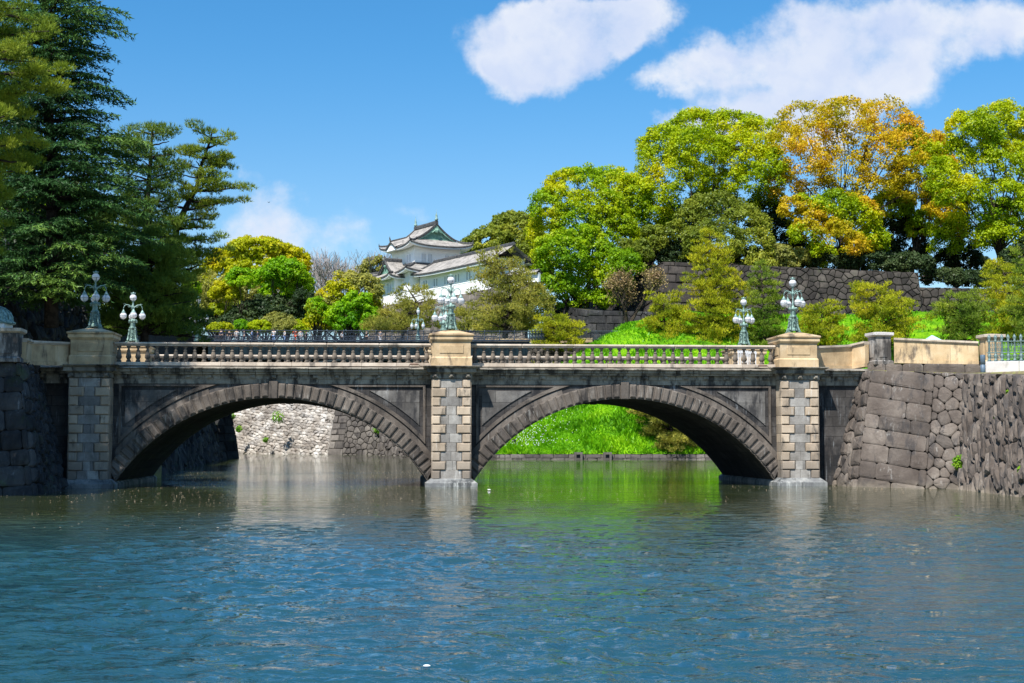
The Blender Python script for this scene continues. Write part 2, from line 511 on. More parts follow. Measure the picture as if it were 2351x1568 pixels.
MT['greypillar'] = stone_mat('grey_stained_pillar', [(0.160, 0.136, 0.120), (0.272, 0.248, 0.228), (0.400, 0.384, 0.368)], 1.6, (0.035, 0.034, 0.035), 0.7, (0.75, 0.74, 0.72), 0.6, 0.3, 0.1, 16)
MT['paint'] = plain_mat('white_paint', (0.8, 0.8, 0.8), 0.5, 0, 0.03)
MT['black'] = plain_mat('black_metal', (0.012, 0.012, 0.014), 0.4, 0, 0.1)
MT['asphalt'] = plain_mat('pale_road', (0.22, 0.21, 0.20), 0.9, 0, 0.1, 5)
MT['bark'] = plain_mat('grey_brown_bark', (0.075, 0.058, 0.045), 0.9, 0, 0.3, 3, (0.03, 0.024, 0.02), 0.6, 0.1)
MT['barklt'] = plain_mat('pale_bark', (0.20, 0.165, 0.14), 0.9, 0, 0.3, 3, (0.11, 0.09, 0.08), 0.4, 0.1)
MT['barkpale'] = plain_mat('pale_grey_bark', (0.40, 0.36, 0.35), 0.9, 0, 0.2, 3, (0.26, 0.23, 0.22), 0.4, 0.1)
MT['barkdk'] = plain_mat('black_bark', (0.022, 0.018, 0.016), 0.9, 0, 0.3, 3, (0.045, 0.036, 0.03), 0.5, 0.1)
# foliage
MT['camph'] = leaf_mat('camphor_leaves', (0.15, 0.27, 0.004), (0.36, 0.46, 0.005), (0.62, 0.58, 0.008), 0.10)
MT['camph2'] = leaf_mat('fresh_green_leaves', (0.11, 0.25, 0.006), (0.25, 0.41, 0.007), (0.52, 0.54, 0.01), 0.12)
MT['gold'] = leaf_mat('golden_leaves', (0.28, 0.28, 0.008), (0.56, 0.43, 0.012), (0.72, 0.42, 0.03), 0.09)
MT['bright'] = leaf_mat('bright_green_leaves', (0.09, 0.27, 0.005), (0.21, 0.42, 0.007), (0.4, 0.54, 0.01), 0.15)
MT['yel'] = leaf_mat('yellow_green_leaves', (0.24, 0.32, 0.006), (0.46, 0.48, 0.01), (0.66, 0.52, 0.012), 0.12)
MT['olive'] = leaf_mat('olive_leaves', (0.1, 0.15, 0.018), (0.22, 0.27, 0.03), (0.38, 0.39, 0.045), 0.12)
MT['olive2'] = leaf_mat('pale_olive_leaves', (0.182, 0.210, 0.0490), (0.308, 0.315, 0.0700), (0.420, 0.392, 0.0840), 0.2)
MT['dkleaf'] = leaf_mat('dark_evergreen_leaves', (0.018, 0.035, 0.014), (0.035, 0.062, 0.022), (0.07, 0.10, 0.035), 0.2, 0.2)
MT['pine'] = leaf_mat('pine_needles', (0.08, 0.15, 0.018), (0.21, 0.29, 0.03), (0.37, 0.42, 0.045), 0.25, 0.25)
MT['pineyel'] = leaf_mat('yellow_green_pine_needles', (0.19, 0.25, 0.012), (0.4, 0.42, 0.018), (0.58, 0.52, 0.025), 0.25, 0.25)
MT['pinedk'] = leaf_mat('dark_pine_needles', (0.04, 0.1, 0.02), (0.13, 0.21, 0.03), (0.28, 0.36, 0.05), 0.12, 0.2)
MT['pineold'] = leaf_mat('olive_pine_needles', (0.14, 0.17, 0.03), (0.31, 0.31, 0.05), (0.46, 0.41, 0.075), 0.25, 0.25)
MT['cedar'] = leaf_mat('cedar_needles', (0.018, 0.052, 0.02), (0.045, 0.115, 0.03), (0.19, 0.31, 0.05), 0.10, 0.15)  # brightest stop is sunlit tips, put into the needle colour
MT['brown'] = leaf_mat('reddish_cherry_leaves', (.24,.16,.09), (.34,.25,.12), (.36,.33,.10), 0.3, 0.3)
MT['weed'] = leaf_mat('wall_weed_leaves', (0.072, 0.180, 0.0120), (0.144, 0.336, 0.0144), (0.300, 0.432, 0.0240), 1.0)
MT['grassb'] = leaf_mat('bank_grass_blades', (0.091, 0.286, 0.0078), (0.182, 0.468, 0.0104), (0.338, 0.598, 0.0130), 0.22, 0.4)

# ------------------------------------------------------------------ masonry
def clip_poly(poly, nx, ny, c):
    out = []
    n = len(poly)
    for i in range(n):
        p, q = poly[i], poly[(i + 1) % n]
        dp = nx * p[0] + ny * p[1] - c
        dq = nx * q[0] + ny * q[1] - c
        if dp <= 0: out.append(p)
        if (dp < 0 < dq) or (dq < 0 < dp):
            t = dp / (dp - dq)
            out.append((p[0] + (q[0] - p[0]) * t, p[1] + (q[1] - p[1]) * t))
    return out


def voronoi(poly, size, jit=0.4, A=None, rs=None):
    """cells of about `size` filling a convex polygon; A is a 2x2 matrix that stretches them"""
    rs = rs or rnd
    A = np.array(A if A is not None else [[1, 0], [0, 1]], float)
    Ai = np.linalg.inv(A)
    pp = [tuple(Ai @ np.array(p)) for p in poly]
    xs = [p[0] for p in pp]; ys = [p[1] for p in pp]
    x0, x1, y0, y1 = min(xs) - size, max(xs) + size, min(ys) - size, max(ys) + size
    S = []
    r = 0
    y = y0
    while y < y1:
        x = x0 + (size / 2 if r % 2 else 0)
        while x < x1:
            S.append((x + rs.uniform(-jit, jit) * size, y + rs.uniform(-jit, jit) * size))
            x += size
        y += size * 0.9
        r += 1
    S = np.array(S)
    cx, cy = sum(xs) / len(xs), sum(ys) / len(ys)
    cells = []
    area2 = sum(pp[i][0] * pp[(i + 1) % len(pp)][1] - pp[(i + 1) % len(pp)][0] * pp[i][1] for i in range(len(pp)))
    if area2 < 0: pp = pp[::-1]
    for i, s in enumerate(S):
        d = ((S - s) ** 2).sum(1)
        idx = np.argsort(d)[1:13]
        c = pp
        # cheap reject
        if min(((s[0] - q[0]) ** 2 + (s[1] - q[1]) ** 2) for q in pp) > 1e9: continue
        for j in idx:
            n = S[j] - s
            c = clip_poly(c, n[0], n[1], (S[j] @ S[j] - s @ s) / 2)
            if len(c) < 3: break
        if len(c) >= 3:
            c = [tuple(A @ np.array(p)) for p in c]
            ar = abs(sum(c[k][0] * c[(k + 1) % len(c)][1] - c[(k + 1) % len(c)][0] * c[k][1] for k in range(len(c)))) / 2
            if ar > 0.08 * size * size * abs(np.linalg.det(A)): cells.append(c)
    return cells


def ashlar(poly, rowh, wmin, wmax, rs=None, jit=0.06):
    rs = rs or rnd
    ys = [p[1] for p in poly]; xs = [p[0] for p in poly]
    pts = list(poly)
    area2 = sum(pts[i][0] * pts[(i + 1) % len(pts)][1] - pts[(i + 1) % len(pts)][0] * pts[i][1] for i in range(len(pts)))
    if area2 < 0: pts = pts[::-1]
    cells = []
    y = min(ys)
    k = 0
    while y < max(ys):
        h = rowh * rs.uniform(0.85, 1.15)
        x = min(xs) - rs.uniform(0, 0.4) * wmin
        if k % 2: x -= wmax * 0.5
        while x < max(xs):
            w = rs.uniform(wmin, wmax)
            j = lambda: rs.uniform(-jit, jit) * rowh
            c = [(x, y), (x + w, y), (x + w, y + h), (x, y + h)]
            for i in range(len(pts)):
                p, q = pts[i], pts[(i + 1) % len(pts)]
                nx, ny = q[1] - p[1], -(q[0] - p[0])
                c = clip_poly(c, nx, ny, nx * p[0] + ny * p[1])
                if len(c) < 3: break
            if len(c) >= 3: cells.append(c)
            x += w
        y += h
        k += 1
    return cells


def stones(mb, cells, m3, relief=0.1, gap=0.02, lod=2, bulge=0.4, tilt=0.0, back=0.12, warp=None, rs=None):
    rs = rs or rnd
    for c in cells:
        n = len(c)
        cx = sum(p[0] for p in c) / n
        cy = sum(p[1] for p in c) / n
        mind = min(math.hypot(p[0] - cx, p[1] - cy) for p in c)
        if mind < gap * 1.3: continue
        pts = c
        if lod >= 2:
            pts = []
            for i in range(n):
                a, b, d = c[i - 1], c[i], c[(i + 1) % n]
                la, ld_ = math.hypot(a[0] - b[0], a[1] - b[1]), math.hypot(d[0] - b[0], d[1] - b[1])
                k1 = min(0.22, 0.10 / max(la, .01)); k2 = min(0.22, 0.10 / max(ld_, .01))
                pts.append((b[0] + (a[0] - b[0]) * k1, b[1] + (a[1] - b[1]) * k1))
                pts.append((b[0] + (d[0] - b[0]) * k2, b[1] + (d[1] - b[1]) * k2))
        n = len(pts)
        rel = relief * rs.uniform(0.65, 1.25)
        tx, ty = rs.uniform(-tilt, tilt), rs.uniform(-tilt, tilt)

        def ring(g, d, jz):
            out = []
            for p in pts:
                L = math.hypot(p[0] - cx, p[1] - cy) + 1e-6
                k = max(0.2, 1 - g / L)
                x, y = cx + (p[0] - cx) * k, cy + (p[1] - cy) * k
                dd = d + (tx * (x - cx) + ty * (y - cy)) * (1 if d > -0.01 else 0) + rs.uniform(-jz, jz)
                out.append(m3(x, y, dd))
            return out
        sz = max(0.05, mind)
        rr = [ring(gap * 0.7, -back * 0.9, 0), ring(gap, rel * 0.35, rel * 0.06)]
        if lod >= 1: rr.append(ring(gap + sz * 0.14, rel * 0.85, rel * 0.10))
        if lod >= 2: rr.append(ring(gap + sz * 0.45, rel * (1 + bulge * .6), rel * 0.22))
        b = len(mb.v)
        for r in rr: mb.v += [tuple(v) for v in r]
        for i in range(len(rr) - 1):
            for j in range(n):
                k = (j + 1) % n
                mb.f.append([b + i * n + j, b + i * n + k, b + (i + 1) * n + k, b + (i + 1) * n + j]); mb.m.append(mb.mi)
        ci = len(mb.v)
        mb.v.append(tuple(m3(cx, cy, rel * (1 + bulge * (0.8 if lod >= 2 else .4)))))
        o = b + (len(rr) - 1) * n
        for j in range(n):
            mb.f.append([o + j, o + (j + 1) % n, ci]); mb.m.append(mb.mi)


def patch(BL, BR, TR, TL, out, curve=0.0):
    """map (s metres along, t metres up, d out) on a four-sided face; returns mapping, width, height"""
    BL, BR, TR, TL, out = Vector(BL), Vector(BR), Vector(TR), Vector(TL), Vector(out)
    W = ((BR - BL).length + (TR - TL).length) / 2
    H = ((TL - BL).length + (TR - BR).length) / 2
    n = (BR - BL).cross(TL - BL).normalized()
    if n.dot(out) < 0: n = -n

    def m3(s, t, d):
        a, b = s / W, t / H
        p = BL.lerp(BR, a).lerp(TL.lerp(TR, a), b)
        return p + n * (d - curve * 4 * b * (1 - b))
    return m3, W, H


def wall_face(mb, BL, BR, TR, TL, out, style='rubble', size=0.7, relief=0.1, gap=0.025, lod=2, corner=0, dip=0.0, curve=0.0, A=None,
              tilt=0.1, corner_h=None, corner_len=2.4, seed=1, jit=0.36, bulge=0.4, backmat=1):
    """corner: metres of ashlar at the s=0 side (negative: at the s=W side)"""
    rs = random.Random(seed)
    m3, W, H = patch(BL, BR, TR, TL, out, curve)
    flip = corner < 0
    c = abs(corner)
    mm = (lambda s, t, d: m3(W - s, t - dip * min(s, 99), d)) if flip else (lambda s, t, d: m3(s, t - dip * s, d))
    cells = []
    def dom(s0, s1):
        return [(s0, dip * s0), (s1, dip * s1), (s1, H + dip * s1), (s0, H + dip * s0)]
    ch = corner_h or size * 1.3
    if c > 0:
        cells += ashlar(dom(0, c), ch, size * 1.2, corner_len, rs)
    if c < W - 0.01:
        if style == 'ashlar': cells += ashlar(dom(c, W), ch, size * 1.2, size * 2.6, rs)
        else: cells += voronoi(dom(c, W), size, jit, A, rs)
    stones(mb, cells, mm, relief, gap, lod, bulge, tilt, rs=rs)
    mi = mb.mi
    mb.mi = backmat
    N = 8
    for i in range(N):
        b = [m3(0, H * i / N, -0.1), m3(W, H * i / N, -0.1), m3(W, H * (i + 1) / N, -0.1), m3(0, H * (i + 1) / N, -0.1)]
        mb.add(b, [(0, 1, 2, 3)])
    mb.mi = mi

# ------------------------------------------------------------------ water, beds and terrain
def build_water():
    m, T = new_mat('moat_water')
    geo = T.node('ShaderNodeNewGeometry').outputs['Position']
    sep = T.node('ShaderNodeSeparateXYZ', {0: geo})
    # wind gets to the open water in front, the lee of the bridge stays smoother
    amp = T.rng(sep.outputs[1], 30, 62, 0.24, 0.10)
    patchn = T.noise(T.vec('MULTIPLY', geo, (0.04, 0.09, 0)), 1.0, 3, 0.5)
    amp = T.math('MULTIPLY', amp, T.rng(patchn, 0.35, 0.65, 0.65, 1.35))
    v1 = T.mapping(geo, rot=(0, 0, R(-12)), scale=(0.55, 1.0, 1))
    big = T.noise(v1, 1.1, 3, 0.55, dist=0.6)
    v2 = T.mapping(geo, rot=(0, 0, R(14)), scale=(0.5, 1.0, 1))
    sm = T.noise(v2, 3.6, 4, 0.6, dist=0.4)
    h = T.math('ADD', T.math('MULTIPLY', big, 0.62), T.math('MULTIPLY', sm, 0.24))
    h = T.math('MULTIPLY', h, amp)
    bp = T.node('ShaderNodeBump', {'Height': h, 'Strength': 1.0, 'Distance': 1.0})
    n3 = T.noise(T.vec('MULTIPLY', geo, (0.05, 0.05, 0)), 1.0, 2, 0.5)
    col = T.mix(n3, (0.010, 0.046, 0.050), (0.012, 0.060, 0.098))
    col = T.mix(T.rng(T.math('ADD', sep.outputs[1], T.math('MULTIPLY', T.math('SUBTRACT', n3, 0.5), 30)), 24, 50), col, (0.035, 0.046, 0.016))
    p = T.node('ShaderNodeBsdfPrincipled', {'Base Color': col, 'Roughness': 0.03, 'IOR': 1.42, 'Normal': bp.outputs[0]})
    p.inputs['Specular IOR Level'].default_value = 0.62
    T.node('ShaderNodeOutputMaterial', {'Surface': p.outputs[0]})
    # real wave relief where the camera is close, flat sheet with fine bump beyond
    ND, NX = 900, 640
    D0, D1 = 9.0, 66.0
    q = np.linspace(0, 1, ND)
    Dv = 1 / (1 / D0 + (1 / D1 - 1 / D0) * q)
    hw = 0.40 * Dv + 3.5
    X = np.linspace(-1, 1, NX)[None, :] * hw[:, None]
    Y = np.repeat(Dv[:, None], NX, 1)
    Z = np.zeros_like(X)
    g = np.random.default_rng(3)
    gust = 0.75 + 0.35 * np.sin(X * .21 + 1.3 * np.sin(Y * .13)) * np.sin(Y * .17 + X * .07) + .25 * np.sin(X * .55 - Y * .33 + 2 * np.sin(X * .16))
    cell = (Dv ** 2 / (1462 * 2.35))[:, None]
    for k in range(54):
        lam = 0.14 * (2.4 / 0.14) ** g.random()
        th = R(90) + g.normal(0.25, 0.62)
        kx, ky = math.cos(th) * 2 * math.pi / lam, math.sin(th) * 2 * math.pi / lam
        ph = g.random() * 6.283
        amp_ = WAVE * lam * g.uniform(.6, 1.3) * (1.0 if lam < 1.2 else .6)
        wob = .8 * np.sin(X * .9 / lam * .2 + ph) + .8 * np.sin(Y * .8 / lam * .2 - ph)
        w = np.sin(kx * X + ky * Y + ph + wob)
        fade = np.clip(1.6 - .5 * cell / lam, 0, 1)
        Z += amp_ * w * gust * fade
    Z *= np.clip((62 - Y) / 36, 0, 1) ** 1.5 * np.clip((Y - 9) / 1.0, 0, 1)
    edge = np.clip((1 - np.abs(np.linspace(-1, 1, NX))) * 30, 0, 1)[None, :]
    Z *= edge
    V = np.stack([X, Y, Z], -1).reshape(-1, 3)
    a = (np.arange(ND - 1)[:, None] * NX + np.arange(NX - 1)[None, :]).ravel()
    Fq = np.stack([a, a + 1, a + NX + 1, a + NX], 1)
    n0 = len(V)
    l0, r0_ = (-hw[0], D0), (hw[0], D0)
    l1, r1_ = (-hw[-1], D1), (hw[-1], D1)
    ex = [(-400, -60), (400, -60), (400, D0), r0_, l0, (-400, D0), (400, D1), r1_, l1, (-400, D1), (400, 420), (-400, 420)]
    V = np.concatenate([V, np.array([(x, y, 0) for x, y in ex])])
    ef = [(0, 1, 2, 3, 4, 5), (3, 2, 6, 7), (5, 4, 8, 9), (9, 8, 7, 6, 10, 11)]
    me = bpy.data.meshes.new('water')
    nv = len(V)
    me.vertices.add(nv)
    me.vertices.foreach_set('co', V.astype(np.float32).ravel())
    loops = np.concatenate([Fq.ravel()] + [np.array(f) + n0 for f in ef]).astype(np.int32)
    tot = np.concatenate([np.full(len(Fq), 4), [len(f) for f in ef]])
    st = np.concatenate([[0], np.cumsum(tot)[:-1]]).astype(np.int32)
    me.loops.add(len(loops))
    me.loops.foreach_set('vertex_index', loops)
    me.polygons.add(len(st))
    me.polygons.foreach_set('loop_start', st)
    me.polygons.foreach_set('use_smooth', [True] * len(st))
    me.materials.append(m)
    me.update(calc_edges=True)
    o = bpy.data.objects.new('water', me)
    COL.objects.link(o)
    tag(o, kind='structure')


WAVE = 0.0062
build_water()

# ------------------------------------------------------------------ the stone bridge
BR_LOC = Vector((-3.0, 72.5, 0))
BR_ROT = R(4.7)
BRM = Matrix.Translation(BR_LOC) @ Matrix.Rotation(BR_ROT, 4, 'Z')


def bw(u, v, z):
    return BRM @ Vector((u, v, z))


SP = 17.6          # pier spacing
UC = SP / 2        # arch centre offset
RIN, REX, CZ = 9.13, 9.87, -4.72
VB = 12.6          # back of the bridge


def build_bridge():
    br = thing('stone_bridge', 'two-arched dark stone bridge with tan parapets across the moat', 'bridge', BR_LOC, BR_ROT)
    for sgn in (-1, 0, 1):
        u0 = sgn * SP
        mb = MB()
        hw = 0.97
        mb.mi = 0
        mb.box(u0 - hw, u0 + hw, 0.06, VB - 0.1, 0.3, 5.35)       # core
        o = mb.build('pier', MT['ashlar'], br)
        # centre ashlar
        mb = MB()
        z = 0.38
        k = 0
        rs = random.Random(50 + sgn)
        rows = []
        while z < 5.3:
            h = min(0.452, 5.33 - z)
            wide = 0.70 if (k % 2 == 1) else 0.43
            rows.append((z, h, wide))
            # lighter courses of grey between quoins
            x0, x1 = u0 - hw + wide + 0.03, u0 + hw - wide - 0.03
            if rs.random() < 0.35:
                xm = u0 + rs.uniform(-.2, .2)
                mb.box(x0, xm - .004, -0.005, 0.2, z + .004, z + h - .004, .012)
                mb.box(xm + .004, x1, -0.005, 0.2, z + .004, z + h - .004, .012)
            else:
                mb.box(x0, x1, -0.005, 0.2, z + .004, z + h - .004, .012)
            z += h
            k += 1
        mb.build('ashlar_core', MT['ashlar'], o)
        mb = MB()
        for (z, h, wide) in rows:
            if h < 0.2: continue
            for s in (-1, 1):
                xa = u0 + s * hw
                xb = u0 + s * (hw - wide)
                x0, x1 = min(xa, xb), max(xa, xb)
                # flat margin and raised face
                mb.box(x0 - (.012 if s < 0 else 0), x1 + (.012 if s > 0 else 0), -0.02, 1.1, z + .006, z + h - .012, .008)
                mb.box(x0 + .035, x1 - .035, -0.075, 0.1, z + .03, z + h - .04, .022)
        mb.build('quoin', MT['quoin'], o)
        # plinth with splayed top, running back under the vault
        mb = MB()
        mb.frust(u0, VB / 2, -0.8, 0.20, 1.28, VB / 2 + .32, 1.28, VB / 2 + .32)
        mb.frust(u0, VB / 2, 0.20, 0.42, 1.28, VB / 2 + .32, 1.0, VB / 2 + .04)
        mb.build('plinth', MT['plinth'], o)
        # capital with small brackets
        mb = MB()
        mb.box(u0 - 1.03, u0 + 1.03, -0.06, 1.1, 5.36, 5.58, .01)
        for s in (-1, 0, 1):
            mb.box(u0 + s * .82 - .12, u0 + s * .82 + .12, -0.16, 0.1, 5.40, 5.575, .02)
            mb.box(u0 + s * .82 - .07, u0 + s * .82 + .07, -0.20, -0.155, 5.46, 5.56, .01)
        mb.frust(u0, 0.55, 5.58, 5.66, 1.03, .64, 1.16, .76)
        mb.box(u0 - 1.22, u0 + 1.22, -0.27, 1.4, 5.66, 5.86, .01)
        mb.frust(u0, 0.55, 5.862, 5.94, 1.27, .86, 1.40, .99)
        mb.box(u0 - 1.41, u0 + 1.41, -0.45, 1.6, 5.942, 5.985, .01)
        mb.build('capital', MT['cornice'], o)
        # pedestals front and back
        for vf in (0, 1):
            vc = 1.02 if vf == 0 else VB - 1.02
            ob = pedestal(u0, vc, br)
    # arches
    for s, uc in ((-1, -UC), (1, UC)):
        half = UC - 0.97
        N = 64
        am = math.asin(min(1, (half + .12) / RIN))
        mb = MB()
        # vault
        ring0, ring1 = [], []
        for i in range(N + 1):
            a = -am + 2 * am * i / N
            ring0.append((uc + RIN * math.sin(a), 0.80, CZ + RIN * math.cos(a)))
            ring1.append((uc + RIN * math.sin(a), VB - .2, CZ + RIN * math.cos(a)))
        mb.rings([ring0, ring1], closed=False, cap=False)
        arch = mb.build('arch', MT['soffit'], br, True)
        # ring of rusticated voussoirs, front and back
        for back in (0, 1):
            mb = MB()
            def F3(r, a, d):
                v = 0.80 - d if not back else VB - .2 + d
                return (uc + r * math.sin(a), v, CZ + r * math.cos(a))
            nv = 22
            amax = math.asin(min(1, (half + .3) / REX)) + .12
            da = R(2.52)
            def block(a0, a1, r0, r1, d0, d1, inset):
                lim = half + 0.0
                def ring(k, d):
                    rr0, rr1 = r0 + k, r1 - k
                    ka = k / ((r0 + r1) / 2)
                    pts = [(rr0, a0 + ka), (rr0, a1 - ka), (rr1, a1 - ka), (rr1, a0 + ka)]
                    out = []
                    for (r, a) in pts:
                        x = r * math.sin(a)
                        if abs(x) > lim:
                            x = math.copysign(lim, x)
                        p = (uc + x, (0.80 - d) if not back else VB - .2 + d, CZ + r * math.cos(a))
                        out.append(p)
                    return out
                mb.rings([ring(0, d0), ring(0, d1 - inset * .5), ring(inset, d1)])
            # smooth flat ring behind blocks
            for i in range(-nv, nv + 1):
                a = i * da
                if abs(a) > R(57.5): continue
                if i == 0:
                    block(-da * .48, da * .48, RIN - .03, REX + .10, -0.05, 0.15, 0.03)
                    for q in (-1, 1):
                        block(q * da * .64 - .003, q * da * .64 + .003, RIN - .0, REX + .05, -0.05, 0.07, 0.004)
                else:
                    block(a - da * .36, a + da * .36, RIN + .07, REX - .02, -0.05, 0.13, 0.055)
                    block(a - da * .495, a + da * .495, RIN + .0, REX, -0.25, 0.02, 0.008)
                    sg = 1 if i > 0 else -1
                    for q in (-1, 1):
                        block(a + q * da * .45 - .0028, a + q * da * .45 + .0028, RIN + .005, REX - .01, -0.05, 0.05, 0.003)
            mb.build('voussoir_ring', MT['vous'], arch)
    # spandrel wall (both faces): strips between extrados and string course
    for back in (0, 1):
        def Y(d):
            return 0.86 + d if not back else VB - .26 - d
        mb = MB()
        for uc in (-UC, UC):
            half = UC - 0.97
            N = 60
            r1 = 9.84
            for i in range(N):
                x0 = -half + 2 * half * i / N
                x1 = -half + 2 * half * (i + 1) / N
                z0 = CZ + math.sqrt(r1 * r1 - x0 * x0)
                z1 = CZ + math.sqrt(r1 * r1 - x1 * x1)
                # the wall face is cut back inside the triangular panels
                mb.add([(uc + x0, Y(0), z0), (uc + x1, Y(0), z1), (uc + x1, Y(0), 5.6), (uc + x0, Y(0), 5.6)], [(0, 1, 2, 3)])
            for s in (-1, 1):
                pn = MB()
                fr = MB()
                # raised border of the triangular panel
                rb, rb2 = 10.17, 10.34
                zt, zt2 = 5.07, 4.97
                ul, ul2 = half - .30, half - .42
                xt = math.sqrt(rb * rb - (zt - CZ) ** 2)
                xt2 = math.sqrt(rb2 * rb2 - (zt2 - CZ) ** 2)
                M = 18
                def arcpts(r, xa, xb, M=M):
                    return [(xa + (xb - xa) * i / M, CZ + math.sqrt(r * r - (xa + (xb - xa) * i / M) ** 2)) for i in range(M + 1)]
                outer = arcpts(rb, xt, ul)
                inner = arcpts(rb2, xt2, ul2)
                def quadstrip(A, B, d0, d1, target):
                    n = len(A)
                    for i in range(n - 1):
                        a, b, c, d = A[i], A[i + 1], B[i + 1], B[i]
                        vs = []
                        for dd in (d0, d1):
                            vs += [(uc + s * p[0], Y(dd), p[1]) for p in (a, b, c, d)]
                        target.add(vs, [(0, 1, 2, 3), (4, 5, 6, 7), (0, 1, 5, 4), (2, 3, 7, 6), (0, 3, 7, 4), (1, 2, 6, 5)])
                quadstrip(outer, inner, 0.02, -0.09, fr)
                # outside smooth band of the arch
                band_o = arcpts(10.10, 3.2, half - .01)
                band_i = arcpts(9.87, 3.2 * .985, half - .01)
                quadstrip(band_o, band_i, 0.02, -0.03, fr)
                A = [(xt, zt), (ul, zt)]
                B = [(xt2, zt2), (ul2, zt2)]
                quadstrip(A, B, 0.02, -0.09, fr)
                zb, zb2 = outer[-1][1], inner[-1][1]
                quadstrip([(ul, zb), (ul, zt)], [(ul2, zb2), (ul2, zt2)], 0.02, -0.09, fr)
                # inner panel, proud of a shadow gap
                rp, zp, up = 10.62, 4.78, half - .60
                xp = math.sqrt(rp * rp - (zp - CZ) ** 2)
                ap = arcpts(rp, xp, up)
                top = [(p[0], zp) for p in ap]
                quadstrip(ap, top, 0.02, -0.055, pn)
                fo = fr.build('panel_frame', MT['vous'], br)
                pn.build('spandrel_panel', MT['panel'], br)
        mb.box(-22.5, 22.5, Y(0) - .0, Y(0) + (.3 if not back else -.3), 5.25, 5.6)
        mb.build('spandrel_wall', MT['dark'], br)
        # wing walls beyond the outer piers
        for s in (-1, 1):
            wg = MB()
            wg.box(min(s * (SP + .9), s * 22.5), max(s * (SP + .9), s * 22.5), min(Y(0.02), Y(.5)), max(Y(.02), Y(.5)), -0.5, 5.3)
            wg.build('wing_wall', MT['dark'], br)
        # entablature
        def sgny(a, b):
            y0, y1 = Y(a), Y(b)
            return min(y0, y1), max(y0, y1)
        spans = [(-22.4, -SP - 1.0), (-SP + 1.0, -1.0), (1.0, SP - 1.0), (SP + 1.0, 21.2)]
        for (a, b) in spans:
            en = MB()
            en.box(a, b, *sgny(-0.06, .1), 5.10, 5.34, 0)
            n = max(1, round((b - a) / 1.02))
            for i in range(n):
                u = a + (b - a) * (i + .5) / n
                en.box(u - .13, u + .13, *sgny(-0.20, -.055), 5.38, 5.54, .015)
                en.box(u - .07, u + .07, *sgny(-0.235, -.19), 5.41, 5.50, .01)
            nb = max(1, round((b - a) / .88))
            for i in range(nb):
                u0_, u1_ = a + (b - a) * i / nb, a + (b - a) * (i + 1) / nb
                g = .006
                en.box(u0_ + g, u1_ - g, *sgny(-0.10, .1), 5.342, 5.56, 0)
                en.box(u0_ + g, u1_ - g, *sgny(-0.30, .1), 5.562, 5.66, .01)
                en.box(u0_ + g, u1_ - g, *sgny(-0.42, .1), 5.662, 5.83, .02)
                # sloping top slab
                y0, y1 = Y(-.58), Y(.2)
                en.add([(u0_ + g, y0, 5.87), (u1_ - g, y0, 5.87), (u1_ - g, y1, 5.985), (u0_ + g, y1, 5.985),
                        (u0_ + g, y0, 5.832), (u1_ - g, y0, 5.832), (u1_ - g, y1, 5.832), (u0_ + g, y1, 5.832)],
                       [(0, 1, 2, 3), (4, 5, 1, 0), (7, 6, 5, 4), (0, 3, 7, 4), (1, 2, 6, 5)])
            en.build('cornice', MT['cornice'], br)
    dk = MB()
    dk.box(-24, 24, 1.0, VB - .4, 5.55, 5.98)
    dk.build('deck', MT['asphalt'], br)
    # balustrades
    prof = [(.115, 0), (.115, .07), (.085, .09), (.075, .13), (.10, .17), (.135, .235), (.125, .30), (.085, .48), (.068, .545), (.085, .555), (.085, .58),
            (.055, .60), (.05, .66), (.06, .70), (.10, .74), (.10, .80)]
    mbb = MB()
    mbb.lathe([(r * 1.06, z) for r, z in prof], n=12, sq=0.25)
    bal_me = None
    cnt = 0
    rest = []
    nb = 34
    for back in (0, 1):
        vc = 1.0 if not back else VB - 1.0
        spans = [(-SP + .98, -.98), (.98, SP - .98)]
        for (a, b) in spans:
            bs = MB()
            n = 9
            for i in range(n):
                x0, x1 = a + (b - a) * i / n, a + (b - a) * (i + 1) / n
                bs.box(x0 + .004, x1 - .004, vc - .19, vc + .19, 5.99, 6.17, .012)
            bs.build('balustrade_base', MT['coping'], br)
        for (a, b) in spans:
            cp = MB()
            n = 6
            for i in range(n):
                x0, x1 = a + (b - a) * i / n, a + (b - a) * (i + 1) / n
                cp.box(x0 + .004, x1 - .004, vc - .17, vc + .17, 6.97, 7.03, .015)
                cp.box(x0 + .004, x1 - .004, vc - .22, vc + .22, 7.032, 7.145, .03)
            rail = cp.build('balustrade_coping', MT['coping'], br)
        for (a, b) in spans:
            for i in range(nb):
                u = a + (b - a) * (i + .5) / nb
                if cnt < 100:
                    if bal_me is None:
                        o = mbb.build('baluster', MT['balus'], br, True)
                        bal_me = o
                    else:
                        o = bal_me.copy()
                        COL.objects.link(o)
                        o.parent = br
                    o.location = (u, vc, 6.172)
                    o.rotation_euler = (0, 0, 0)
                    cnt += 1
                else:
                    rest.append((u, vc))
    mr = MB()
    for (u, vc) in rest:
        mr.lathe([(r * 1.06, z) for r, z in prof], c=(u, vc, 6.172), n=8, sq=.25)
    tag(mr.build('rear_baluster_row', MT['balus'], br, True), kind='stuff')
    return br


